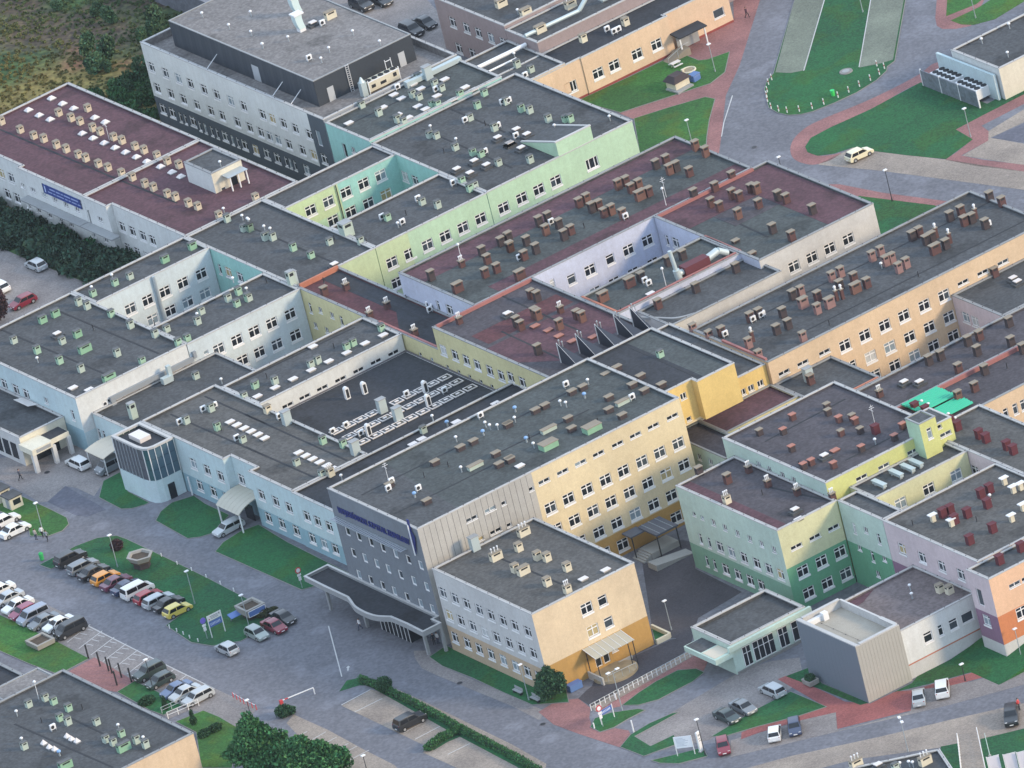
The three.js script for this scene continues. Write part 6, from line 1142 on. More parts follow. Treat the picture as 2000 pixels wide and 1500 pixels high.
tree('shrub', 'dark purple round shrub on the parking island', [-10.5, -68.6], 0.4, [[0, 0.8, 0, 0.95, 0.8, 0.95]], 2200, 0.09, 'purple', 5);
tree('shrub', 'slim cone shrub on the lawn by the silver estate', [-33.6, -19.9], 0.5, [[0, 0.7, 0, 0.42, 0.7, 0.42], [0, 1.5, 0, 0.25, 0.7, 0.25]], 1500, 0.08, 'dark', 6);
tree('shrub', 'slim cone shrub on the lawn beside the big tree', [-33.8, -12.4], 0.5, [[0, 0.7, 0, 0.5, 0.7, 0.5], [0, 1.6, 0, 0.3, 0.8, 0.3]], 1600, 0.08, 'dark', 7);
tree('shrub', 'low spreading shrub on the lawn by the bottom left roof', [-34.1, -23.9], 0.3, [[0, 0.5, 0, 1.3, 0.6, 1.0]], 1800, 0.09, 'dark', 8);
tree('shrub', 'long low shrub below the cone shrub', [-34, -8], 0.3, [[-0.8, 0.5, 0, 1.0, 0.6, 0.8], [0.9, 0.5, 0, 1.1, 0.6, 0.8]], 2400, 0.09, 'dark', 9);
tree('tree', 'purple leaved tree at the left edge by the west end block', [20.6, -149.4], 1.0, [[0, 2.4, 0, 1.5, 2.0, 1.5], [0.4, 3.6, 0.2, 1.0, 1.2, 1.0]], 4200, 0.13, 'purple', 10);
tree('shrub', 'ragged shrub clump under the planter with blue sign', [-10, -31.4], 0.3, [[0, 0.6, 0, 1.0, 0.6, 1.0], [1.2, 0.5, 0.6, 0.9, 0.5, 0.8]], 2200, 0.1, 'olive', 11);
tree('shrub', 'tall round bush standing in the clipped hedge', [-13, 4.1], 0.5, [[0, 1.2, 0, 1.15, 1.15, 1.15]], 3200, 0.1, 'dark', 12);
const HEDGE = [[-13.2, -1.6], [-13, 1.9], [-12.9, 9.6], [-13.3, 18.9], [-13.7, 28.5], [-13.9, 36.6], [-14.3, 43.8]], SHORTHEDGE = [[-19.2, 24.2], [-16.6, 23.5], [-13.9, 23.6]];
const SPOT = { playhouse: [121.3, -120.4], bluebox: [124, -120.1], playtable: [125.2, -126.8], sandpit: [125.4, -123.8], manhole: [137.8, -100.9], greenmark: [132, -95.9], hexplanter: [-11.4, -60.6], signplanter: [-10.9, -32.9], rectplanter: [-33, -53.3], cubeplanter: [21.8, 56.3], kioskA: [-11.3, -98.2], kioskB: [-11.5, -94.7], bin: [-18.5, -76], boardA: [-16.8, -32.4], roundsign: [-18.4, -32.9], blueboard: [-12.5, -34.3], barrier: [[-23.8, -5.4], [-19, -4.6]], arrow: [-12, -6.9], boardB: [[-0.4, 57.4], [0.7, 58.5]], totem: [2, 58.9], signC: [-1.6, 40.5], boardC: [[-1.4, 39.9], [0.9, 39.6]], postA: [[-0.1, 45.7], [-2.6, 39.9], [4, 35.4]], limit: [-2.1, -33.6], bluebin: [2.5, 27.7], benchA: [-2.8, 21.6], benchB: [-2.7, 25.7], railA: [[23.7, 88], [18, 96.9]], railB: [[26.2, 89], [19.9, 99.9]], railC: [[0.2, 35], [17, 34.3]], railD: [[-26.1, -14.3], [-26.3, -11.3], [-26.3, -8.1]], banner: [[19.6, 103.1], [21.3, 104.5], [22.7, 105.6]], fence: [[-33.2, -43.9], [-30.9, -44.1], [-31.6, -40.2], [-31.9, -37.7], [-31.8, -37.1], [-31.7, -34.5], [-31.8, -31.7], [-33.8, -32], [-34.7, -31.3]], rampA: [[-34.6, -19.3], [-30.1, -18.9]], rampB: [[-34.9, -17.3], [-30.3, -16.6]], blueTable: [123.4, -126], flagpole: [23.5, 95.5] };
const MARKERS = [[130.2, -109.1], [129, -108.2], [127.4, -106.2], [126.4, -104.9], [125.5, -103.4], [124.4, -100.9], [124.5, -99.1], [124.9, -97.5], [126.1, -96.1], [127.7, -95.1], [129.5, -94.7], [132, -94.6], [133.9, -94.6], [135.9, -94.7], [138, -94.9], [139.9, -95.3], [141.5, -96.3], [141.4, -98.1]];
const ISLANDPOSTS = [[-8.1, -60.8], [-8.2, -56.5], [-8.1, -52.9], [-8.1, -49.1], [-8.1, -45.4], [-8.2, -41.8], [-19.7, -40.6], [-19.7, -38.7], [-19.7, -37], [-19.8, -35.2], [-19.7, -33.2]];
const PLAZAPOSTS = [[-31.7, -39.9], [-31.8, -37.5], [-31.9, -36.5], [-31.8, -34.2], [-31.8, -31.6], [-33.5, -32.7], [-31.4, -43.4]];
const CANOPY = [[-4.3, -28], [-4.4, -22.6], [-4.4, -18.1], [-4.4, -16.8], [-4.8, -15.5], [-5.4, -13.6], [-5.6, -11.9], [-5.6, -9.9], [-5.3, -8.1], [-4.8, -7], [-4.3, -6.1], [-4.2, -2.2], [-4.3, 2], [-1.2, 2]];
// ------------------------------------------------------------------ special parts of single buildings
const own = (b, x, y, z) => [x - b.userData.at[0], y, z - b.userData.at[1]];
M.coral = mat('coral', PAL.coral, { map: TX.stucco }); M.rosekerb = mat('rosekerb', PAL.rosered, { map: TX.stucco });
M.doorgrey = mat('doorgrey', [0.42, 0.44, 0.46], { roughness: 0.6 }); M.navyletter = mat('navyletter', [0.02, 0.03, 0.16], { roughness: 0.5 }); M.signblue = mat('signblue', [0.10, 0.18, 0.42], { roughness: 0.5 }); M.maroonbox = mat('maroonbox', [0.11, 0.025, 0.035], { roughness: 0.7 });
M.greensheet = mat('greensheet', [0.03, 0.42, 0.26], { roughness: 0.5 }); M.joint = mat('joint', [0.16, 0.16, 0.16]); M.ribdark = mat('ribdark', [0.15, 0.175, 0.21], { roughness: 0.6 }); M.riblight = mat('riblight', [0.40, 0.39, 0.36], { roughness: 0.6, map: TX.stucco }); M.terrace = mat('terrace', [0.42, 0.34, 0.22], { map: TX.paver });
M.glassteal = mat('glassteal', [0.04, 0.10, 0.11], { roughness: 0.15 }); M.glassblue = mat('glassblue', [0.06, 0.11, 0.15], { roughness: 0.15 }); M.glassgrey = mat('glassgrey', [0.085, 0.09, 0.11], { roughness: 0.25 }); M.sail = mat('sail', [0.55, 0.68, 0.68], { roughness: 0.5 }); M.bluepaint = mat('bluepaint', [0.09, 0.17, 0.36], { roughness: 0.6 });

patch(fmain, 'feltpurple', [[50.4, -82.6], [97.8, -82.6], [97.8, -77.4], [50.4, -77.4]]); patch(fmain, 'feltpurple', [[55, -67.4], [97.8, -67.4], [97.8, -63.8], [55, -63.8]]);
patch(fend, 'feltpurple', [[93.6, -62.8], [100.4, -62.8], [100.4, -37.2], [93.6, -37.2]]); patch(fend, 'feltpurple', [[81.4, -62.8], [93.5, -62.8], [93.5, -55.6], [81.4, -55.6]]); patch(fend, 'feltviolet', [[86, -55.5], [93.5, -55.5], [93.5, -50], [86, -50]]);
patch(hwing, 'feltred', [[44.5, -56], [59, -56], [59, -51.5], [44.5, -51.5]]); patch(hwing, 'feltpurple', [[43.1, -50.5], [59.5, -50.5], [59.5, -37.5], [47, -37.5], [43.1, -43]]); patch(glink, 'feltdark', [[46.6, -99.8], [49.6, -99.8], [49.6, -63.8], [43.2, -63.8], [43.2, -74], [46.6, -80]]);
patch(gravel, 'feltpurple', [[25.9, 53.4], [36, 53.4], [33, 55.2], [25.9, 56.4]]); patch(ublock, 'feltpurple', [[33.4, 12.8], [35.2, 12.8], [35.2, 36.5], [33.4, 36.5]]); patch(tower, 'felt', [[0.3, -22], [9, -22], [7, -0.5], [0.3, -0.5]]); patch(annex, 'feltgreen', [[50.2, -23], [54.3, -23], [54.3, -3.4], [50.2, -3.4]]);
ridge(fend, 'rosekerb', [81.4, -62.9], [98, -62.9], 0.45); ridge(fend, 'rosekerb', [81.35, -51], [81.35, -42], 0.4); ridge(pwing, 'rosekerb', [60.3, -42], [80.6, -42], 0.55); ridge(pwing, 'coral', [60.25, -51], [60.25, -42], 0.5); ridge(glink, 'coral', [43.1, -99.85], [49.7, -99.85], 0.75); ridge(glink, 'rosekerb', [43.1, -79], [43.1, -64], 0.5);
ridge(hwing, 'rosekerb', [43.2, -62.9], [59.5, -62.9], 0.5); ridge(rfront, 'rosekerb', [62.5, 13.9], [121, 13.9], 0.6); ridge(qblock, 'coral', [63.2, 3.35], [72.4, 3.35], 0.5); ridge(mtop, 'capwhite', [76.2, -131.3], [99, -131.3], 0.42, 0.5); ridge(rback, 'coral', [98, 4.2], [121, 4.2], 0.5); ridge(apricot, 'rosekerb', [63.1, -20], [63.1, -9.2], 0.7);

// main block: grey panel joints, blue lettering, glass louvre, emblem
for (let i = 1; i <= 19; i++) part(tower, 'panel_joint', cached('pj', () => box(0.05, 17.4, 0.03)), M.joint, own(tower, -0.2 + i * 0.945, 8.9, 0.003));
const font = await new FontLoader().loadAsync('fonts/droid/droid_sans_bold.typeface.json');
{
  let z = -20.9;
  for (const [word, len] of [['WOJEWODZKI', 7.35], ['SZPITAL', 4.5], ['ZESPOLONY', 5.5]]) {
    const g = new TextGeometry(word, { font, size: 0.86, depth: 0.12, curveSegments: 3, bevelEnabled: false }); g.computeBoundingBox();
    const k = len / (g.boundingBox.max.x - g.boundingBox.min.x), gs = [g]; g.scale(k, 1, 1);
    if (word.startsWith('WOJ')) { const a = box(0.3, 0.1, 0.12, len * 0.535, 1.0, 0.06); gs.push(a); }
    part(tower, 'letters', join(gs), M.navyletter, own(tower, -0.27, 14.6, z), -Math.PI / 2); z += len + 0.33;
  }
  const blades = []; for (let i = 0; i < 36; i++) blades.push(box(0.95, 0.03, 0.3, 0, 0, -8.75 + i * 0.5));
  const lv = part(tower, 'sun_louvre', join([box(0.05, 0.06, 18, -0.5, 0, 0), box(0.05, 0.06, 18, 0.48, 0, 0)]), M.zinc, own(tower, -0.75, 13.55, -13.2)); part(lv, 'slat', join(blades), mat('louvreblade', [0.34, 0.37, 0.42], { roughness: 0.4 }));
  for (let i = 0; i < 36; i += 6) part(lv, 'bracket', cached('lbk', () => box(0.98, 0.12, 0.05)), M.zinc, [0, -0.05, -8.75 + i * 0.5]);
  const em = part(tower, 'emblem', (() => { const s = new THREE.Shape(); s.moveTo(-0.2, 0.6); s.lineTo(-0.75, -0.4); s.lineTo(0, -3.1); s.lineTo(0.75, -0.4); s.lineTo(0.2, 0.6); s.lineTo(0.25, 2.2); s.lineTo(-0.25, 2.2); s.closePath(); return new THREE.ExtrudeGeometry(s, { depth: 0.12, bevelEnabled: false }); })(), M.navyletter, own(tower, -0.35, 16.7, -1.6), -Math.PI / 2);
  part(em, 'red_band', (() => { const s = new THREE.Shape(); s.absellipse(0, 0.2, 0.95, 0.95, 0, 6.2832); return new THREE.ExtrudeGeometry(s, { depth: 0.1, bevelEnabled: false, curveSegments: 20 }); })(), mat('darkredsign', [0.2, 0.02, 0.03]), [0, 0, 0.06]); part(em, 'staff', box(0.17, 4.6, 0.12, 0, -0.9, 0.26), M.whitemetal);
}
{ // entrance canopy with the wavy front, on posts
  const t = thing('entrance_canopy', 'wavy fronted dark roofed canopy over the main entrance', 'canopy', [-2.2, 0, -13]), c = CANOPY.map(p => [p[0] + 2.2, p[1] + 13]);
  const wave = smoothLine(c.slice(3, 11), 5, false), poly = [[1.95, c[0][1]], ...c.slice(0, 3), ...wave, ...c.slice(11, 14).map(p => p), [1.0, c[13][1]], [1.0, 13.0], [1.95, 13.0]];
  part(t, 'roof', metreUV(prism(offset(poly, -0.2), 3.9, 4.1)), M.feltdark); part(t, 'fascia', metreUV(prism(poly, 3.75, 4.5, [offset(poly, -0.22).reverse()])), M.capgrey); part(t, 'coping', metreUV(prism(offset(poly, 0.04), 4.5, 4.56, [offset(poly, -0.3).reverse()])), M.capwhite);
  for (const [x, z] of [[-1.2, -11.2], [-1.0, 13.1], [0.9, 14.6], [-1.2, -2]]) part(t, 'post', box(0.4, 3.8, 0.4, 0, 1.9, 0), M.capgrey, [x, 0, z]);
  const v = part(t, 'glazed_lobby', slab(2.4, 3.2, 7.4), M.glassdark, [0.75, 0.02, 4.2]); const gs = []; for (let i = 0; i < 8; i++) gs.push(box(0.09, 3.2, 0.09, -1.2, 1.6, -3.6 + i * 1.03)); part(v, 'mullion', join(gs), M.whitemetal);
}
{ // corner block: porch of clear sheets, round terrace, steps
  const n = 6; for (let i = 0; i < n; i++) part(blk, 'canopy_pane', cached('bp', () => { const g = box(1.0, 0.04, 3.1); g.rotateX(0.2); return g; }), M.polycarb, own(blk, 6.15 + i * 1.05, 3.95, 28.02));
  for (let i = 0; i <= n; i++) part(blk, 'canopy_rib', cached('br', () => { const g = box(0.06, 0.08, 3.2); g.rotateX(0.2); return g; }), M.whitemetal, own(blk, 5.62 + i * 1.05, 3.98, 28.02));
  for (const [x, z] of [[5.8, 29.3], [11.8, 29.3], [5.8, 26.9], [11.0, 29.3]]) part(blk, 'canopy_post', cached('bpo', () => cyl(0.07, 0.07, 3.7, 0, 0, 0, 8)), M.iron, own(blk, x, 0, z));
  part(blk, 'entrance_terrace', new THREE.CylinderGeometry(3.2, 3.2, 0.42, 40).scale(1, 1, 0.85), M.terrace, own(blk, 8.4, 0.21, 28.9));
  part(blk, 'terrace_wall', join([slab(0.25, 1.1, 3.6, 5.5, 0, 28.6), slab(2.2, 0.5, 0.2, 11.2, 0, 27.2)]), wallMat('panelgrey'), own(blk, 0, 0, 0)); part(blk, 'railing', join([bar([6, 1.35, 30.9], [10.5, 1.35, 31.2], 0.03), ...[0, 1, 2, 3, 4].map(i => bar([6 + i * 1.1, 0.4, 30.9 + i * 0.07], [6 + i * 1.1, 1.35, 30.9 + i * 0.07], 0.025))]), M.zinc, own(blk, 0, 0, 0));
  part(blk, 'low_wall', join([slab(0.3, 0.7, 4.4, 18.9, 0, 24.6), slab(2.2, 0.7, 0.3, 17.7, 0, 26.9)]), M.whitebox, own(blk, 0, 0, 0));
}
part(annex, 'soffit', slab(11.1, 0.2, 18.8), wallMat('yellow'), own(annex, 49.1, 11.2, -13.5)); part(annex, 'wall', metreUV(slab(11.0, 11.2, 14.0)), wallMat('yellow'), own(annex, 49.15, 0, -16.3));
{ // rear porch of the main block: dark canopy, steps and ramp
  const t = thing('rear_porch', 'dark canopied rear porch with concrete ramp and steps below the yellow wall', 'porch', [33.2, 0, 3]);
  part(t, 'canopy', join([box(3.6, 0.25, 4.6, 0.4, 3.5, 0.6), box(2.4, 0.2, 2.2, -2.4, 3.3, -1.4)]), mat('porchroof', [0.10, 0.11, 0.14], { roughness: 0.4 })); part(t, 'canopy_strip', join([0, 1, 2].map(i => box(0.08, 0.06, 4.5, -0.8 + i * 1.1, 3.66, 0.6))), M.zinc);
  for (const [x, z] of [[-1.2, 2.6], [2.0, 2.6], [-3.4, -0.4]]) part(t, 'post', cyl(0.09, 0.09, 3.4, 0, 0, 0, 8), M.iron, [x, 0, z]);
  part(t, 'ramp', (() => { const s = new THREE.Shape([V2(-3, 0), V2(3.2, 0), V2(3.2, 0.06), V2(-3, 0.9)]); return metreUV(new THREE.ExtrudeGeometry(s, { depth: 2.2, bevelEnabled: false })); })(), M.concreteM ??= mat('concretem', PAL.concrete, { map: TX.stucco }), [-1, 0, 3.4]);
  part(t, 'landing', slab(4.5, 0.9, 3.0, 0, 0, 0.4), M.concreteM); for (let i = 0; i < 4; i++) part(t, 'step', slab(0.35, 0.72 - i * 0.18, 2.8), M.concreteM, [-2.45 - i * 0.35, 0, 0.4]);
}
// skylight gables along the pale yellow wing
[46.9, 50.1, 53.4, 56.6, 59.3].forEach((x, i) => {
  const h = 3.0, w = Math.min(2.2, 59.5 - x + 0.4), p = [[0, 0, -1.6], [0, h, -1.6], [0, 0, 3.9], [w, 0, -1.6], [w, 0, 3.9]], f = [[0, 1, 2], [1, 3, 4], [1, 4, 2], [0, 3, 1], [0, 2, 4], [0, 4, 3]], v = [];
  f.forEach(t => t.slice().reverse().forEach(k => v.push(...p[k]))); const g = new THREE.BufferGeometry(); g.setAttribute('position', new THREE.Float32BufferAttribute(v, 3)); g.computeVertexNormals(); g.setAttribute('uv', new THREE.Float32BufferAttribute(new Float32Array(v.length / 3 * 2), 2));
  const m = part(hwing, 'skylight_gable', g, mat('gable', [0.028, 0.034, 0.05], { roughness: 0.5 }), P(hwing, x, -35.0)); part(m, 'edge', join([bar([-0.03, 0, -1.65], [-0.03, h + 0.05, -1.65], 0.075, 6), bar([-0.02, h, -1.6], [-0.02, 0.05, 3.9], 0.022, 6)]), M.whitemetal); part(m, 'vent_pipe', join([cyl(0.06, 0.06, 0.8, 0.3, h - 0.5, -1.5), cyl(0.12, 0.1, 0.15, 0.3, h + 0.3, -1.5), cyl(0.06, 0.06, 0.7, 0.75, h - 0.8, -1.5), cyl(0.12, 0.1, 0.15, 0.75, h - 0.1, -1.5)]), M.zinc);
});
{ // courtyard wing: ducts and maroon plant box
  part(pwing, 'plant_box', metreUV(slab(4.2, 1.5, 1.6)), M.maroonbox, P(pwing, 74.6, -43.4)); part(pwing, 'duct', join([bar([76.7, 0.9, 0], [78.6, 1.3, 0], 0.55, 12), bar([78.6, 1.3, 0], [80.0, 0.3, 0], 0.5, 12)]), M.duct, [-pwing.userData.at[0], pwing.userData.roofY, -43.4 - pwing.userData.at[1]]);
  part(pwing, 'duct', join([bar([71.6, 0, -43.2], [71.4, 1.6, -43.2], 0.5, 10), bar([71.4, 1.4, -43.2], [71.2, 4.6, -43.4], 0.3, 10), bar([71.6, 0.8, -43.3], [72.6, 0.8, -43.4], 0.45, 10)]), M.duct, [-pwing.userData.at[0], pwing.userData.roofY, -pwing.userData.at[1]]);
  part(nwing, 'curved_upstand', metreUV(prism(smoothLine([[62.2, -39.6], [63.4, -37.2], [65, -34.4], [68, -33.1]], 6, false).concat(smoothLine([[68, -33.4], [65.2, -34.8], [63.7, -37.4], [62.5, -39.8]], 6, false)).map(p => [p[0] - nwing.userData.at[0], p[1] - nwing.userData.at[1]]), 10.6, 10.95)), M.capgrey);
}
{ // lime block: lift tower with inclined window
  const b = building('lift_tower', 'yellow and green lift tower with glazed slit rising over the lime wall', { h: 17.4, poly: [[57.7, 34], [60.4, 34], [60.4, 37.3], [57.7, 37.3]], base: 11, col: { s: 'lime', w: 'mint', n: 'lime', e: 'lime' }, roof: 'felt', drop: 0.1, cap: 'capgrey', capw: 0.2, wins: [['s', 37.3, 'narrow', 15.4, [59.0], 'glasslight']] });
  const c = building('lift_annex', 'lower lime annex with small window behind the lift tower', { h: 15.6, poly: [[60.45, 31], [63.4, 31], [63.4, 36.2], [60.45, 36.2]], base: 11, col: { s: 'lime', w: 'lime', n: 'lime', e: 'lime' }, roof: 'felt', drop: 0.1, cap: 'capwhite', capw: 0.25, wins: [['s', 36.2, 'strip', 13.6, [62.0]], ['s', 36.2, 'small', 15.0, [61.3]]] });
}
for (let i = 0; i < 7; i++) part(rfront, 'green_sheet', cached('gsh', () => { const s = new THREE.Shape(); s.moveTo(0, 0); for (let k = 0; k <= 24; k++) s.lineTo(k * 0.05, 0.05 + 0.2 * Math.abs(Math.sin(k * 0.2618))); s.lineTo(1.2, 0); return new THREE.ExtrudeGeometry(s, { depth: 6.0, bevelEnabled: false }).rotateY(Math.PI / 2); }), M.greensheet, P(rfront, 69.0 + (i % 2) * 0.06 + (i > 4 ? 0.3 : 0), 14.9 + i * 1.2, 0.55 + (i % 2) * 0.04 - (i > 3 ? 0.3 : 0)));
{ // mint end block: corner raised with a sloping roof
  const s = new THREE.Shape([V2(-110.5, 8.2), V2(-100.338, 8.2), V2(-100.338, 10.7)]), g = new THREE.ExtrudeGeometry(s, { depth: 6.1, bevelEnabled: false }); g.rotateY(-Math.PI / 2); g.translate(94.75, 0, 0);
  part(mend, 'wall', g, wallMat('mint'), own(mend, 0, 0, 0)); const L = Math.hypot(10.16, 2.5), r = box(6.0, 0.06, L); r.rotateX(-Math.atan2(-2.5, 10.16) * -1); part(mend, 'roof', metreUV(r), M.felt, own(mend, 91.7, 9.5, -105.42));
  part(mend, 'parapet', join([box(6.3, 0.16, 0.4, 91.7, 10.78, -100.5), (() => { const q = box(0.35, 0.16, L); q.rotateX(Math.atan2(2.5, 10.16) * -1); q.translate(88.8, 9.58, -105.42); return q; })(), (() => { const q = box(0.35, 0.16, L); q.rotateX(Math.atan2(2.5, 10.16) * -1); q.translate(94.6, 9.58, -105.42); return q; })()]), M.capwhite, own(mend, 0, 0, 0));
}
{ // white block: plant storey doors and ladder, chillers on the terrace, stays
  part(plant, 'door', box(0.06, 2.5, 1.9), M.doorgrey, own(plant, 79.08, 9.55, -166.3)); for (const x of [81.5, 94.1]) part(plant, 'door', box(1.1, 2.2, 0.06), M.doorgrey, own(plant, x, 9.35, -149.68));
  const l = []; for (const s of [-0.25, 0.25]) l.push(box(0.05, 4.4, 0.05, s, 2.2, 0)); for (let i = 0; i < 13; i++) l.push(box(0.5, 0.04, 0.04, 0, 0.3 + i * 0.33, 0)); part(plant, 'ladder', join(l), M.whitemetal, own(plant, 84.9, 8.2, -149.5));
  for (let i = 0; i < 42; i++) part(plant, 'wall_panel', cached('wp', () => box(0.04, 3.9, 0.9)), mat('cladding' + i % 3, [0.045 + 0.006 * (i % 3), 0.055 + 0.006 * (i % 3), 0.07 + 0.006 * (i % 3)], { roughness: 0.55 }), own(plant, 79.085, 10.25, -188.9 + i * 0.943));
  const c = part(whiteb, 'chiller', metreUV(slab(5.4, 1.5, 1.5, 0, 0.35, 0)), M.whitebox, P(whiteb, 88.4, -146.6)); for (let i = 0; i < 5; i++) part(c, 'fan', cached('cfan', () => cyl(0.42, 0.42, 0.14, 0, 1.85, 0, 18)), M.black, [-2.2 + i * 1.1, 0, 0]); part(c, 'panel', join([box(0.7, 0.5, 0.03, -1.9, 1.1, 0.76), box(1.0, 0.45, 0.03, -0.2, 1.0, 0.76), box(0.6, 0.6, 0.03, 1.9, 1.3, 0.76)]), M.black); part(c, 'frame', join([box(5.5, 0.12, 0.12, 0, 1.9, 0.72), box(0.12, 2.2, 0.12, -2.7, 1.1, 0.7), box(0.12, 2.2, 0.12, 2.7, 1.1, 0.7), box(0.08, 1.6, 0.08, 2.5, 2.6, -0.6), box(0.08, 1.6, 0.08, 1.5, 2.6, -0.6), box(1.0, 0.08, 0.08, 2, 3.1, -0.6)]), M.whitemetal);
  part(whiteb, 'vent_duct', join([slab(0.9, 2.2, 0.9, 0, 0, 0), cyl(0.5, 0.1, 0.8, 0, 2.2, 0, 8)]), M.duct, P(whiteb, 85, -146.4));
  for (const z of [-154, -159, -177]) part(whiteb, 'stay', bar([79.1, 10.0, z], [76.2, 9.1, z + 1.2], 0.07), M.whitemetal, own(whiteb, 0, 0, 0));
  part(whiteb, 'roof_stair_box', metreUV(slab(1.9, 2.6, 1.6)), wallMat('greywhite'), own(whiteb, 84, 8.2, -191.6));
  for (const [x, z] of [[88.2, -166.7], [91.3, -172.4]]) { const s = new THREE.Shape(); s.moveTo(0.5, 0.2); s.lineTo(-0.5, 0.2); s.quadraticCurveTo(-1.0, 1.4, -0.9, 2.5); s.lineTo(0.3, 2.5); s.quadraticCurveTo(0.1, 1.4, 0.5, 0.2); const q = part(plant, 'wind_cowl', new THREE.ExtrudeGeometry(s, { depth: 1.1, bevelEnabled: false }).translate(0, 0.3, -0.5), M.sail, P(plant, x, z)); part(q, 'mast', join([cyl(0.06, 0.06, 2.9), slab(1.7, 0.22, 1.5, -0.2, 2.75, 0), slab(1.0, 0.6, 1.0)]), M.whitemetal); }
}
{ // clinic: blue sign, long canopies; hut door canopy
  const sm0 = canvasMat(1024, 160, (g, w, h) => { g.fillStyle = '#22397e'; g.fillRect(0, 0, w, h); g.fillStyle = '#1b2440'; g.fillRect(0, 0, 14, h); g.fillRect(w - 14, 0, 14, h); g.fillStyle = '#b9c6e6'; g.fillRect(50, 24, 26, 112); g.globalAlpha = 0.75; let x = 190; for (const L of [150, 110, 60, 170, 190]) { g.fillRect(x, 34, L, 24); x += L + 22; } x = 130; for (const L of [120, 60, 200, 70, 60, 130, 80]) { g.fillRect(x, 96, L, 20); x += L + 26; } });
  part(purpA, 'sign', box(10.6, 1.5, 0.08), sm0, own(purpA, 41.9, 6.95, -163.1), -Math.PI / 2);
  for (const [b, z0, z1] of [[purpA, -173.8, -157.05], [purpB, -156.85, -148.3]]) part(b, 'canopy', metreUV(box(1.5, 0.22, z1 - z0)), M.capgrey, own(b, 41.2, 4.25, (z0 + z1) / 2));
  part(hut, 'canopy', box(3.4, 0.08, 2.0), M.zinc, own(hut, 57.2, 10.4, -138.2)); for (const x of [55.9, 57.3, 58.7]) part(hut, 'post', box(0.16, 2.3, 0.16, 0, 1.15, 0), M.frame, own(hut, x, 8.05, -137.5)); part(hut, 'door', box(1.0, 2.0, 0.06), M.glassdark, own(hut, 57.4, 9.1, -139.15));
}
// pipes, ducts and downpipes
part(mtop, 'duct', join([box(9.5, 0.7, 0.8, 94.5, 9.1, -142), box(0.9, 1.3, 0.9, 90, 8.9, -142)]), M.duct, own(mtop, 0, 0, 0));
part(plinkA, 'pipe', join([bar([99.6, 6.9, -141.2], [109.8, 6.9, -141.1], 0.32, 10), bar([99.6, 6.7, -138.9], [106.5, 6.7, -138.8], 0.16, 8)]), M.whitemetal, own(plinkA, 0, 0, 0));
part(brownc, 'pipe', join([bar([110, 8.2, -141.1], [119.5, 8.2, -140.8], 0.3, 10), bar([119.5, 8.2, -140.8], [121.2, 9.6, -140.8], 0.35, 10), bar([121.2, 9.6, -140.8], [122.6, 9.4, -140.8], 0.35, 10), bar([122.6, 9.4, -140.8], [123.4, 8.3, -140.6], 0.35, 10), bar([123.4, 8.2, -140.6], [129, 8.3, -140.2], 0.4, 10), bar([129, 8.3, -140.2], [131, 9.4, -140], 0.6, 10)]), M.duct, own(brownc, 0, 0, 0)); part(brownc, 'plant_unit', join([slab(3.4, 1.4, 1.8, 128.6, 7.6, -138.9), slab(1.6, 1.0, 1.4, 132, 7.6, -139.4)]), M.duct, own(brownc, 0, 0, 0));
for (const [b, x, z, h, r] of [[lback, 32.9, -123.5, 8.4, 0.24], [mback, 65.2, -124.3, 8.2, 0.08]]) part(b, 'downpipe', cyl(r, r, h, 0, 0, 0, 8), r > 0.2 ? M.zinc : M.iron, own(b, x, 0.1, z + r));
part(lend, 'duct', join([box(0.75, 5.6, 0.45, 9.8, 2.9, -99.15), box(14.2, 0.7, 0.45, 16.5, 6.05, -99.15), box(0.5, 1.0, 0.5, 23.9, 6.6, -99.1)]), mat('ductgrey', [0.26, 0.285, 0.31], { roughness: 0.5 }), own(lend, 0, 0, 0)); part(llow, 'plant_unit', join([slab(1.6, 0.9, 0.9, 18.0, 5.3, -97.6), slab(0.6, 2.2, 0.6, 18.8, 5.3, -97.9)]), M.duct, own(llow, 0, 0, 0));

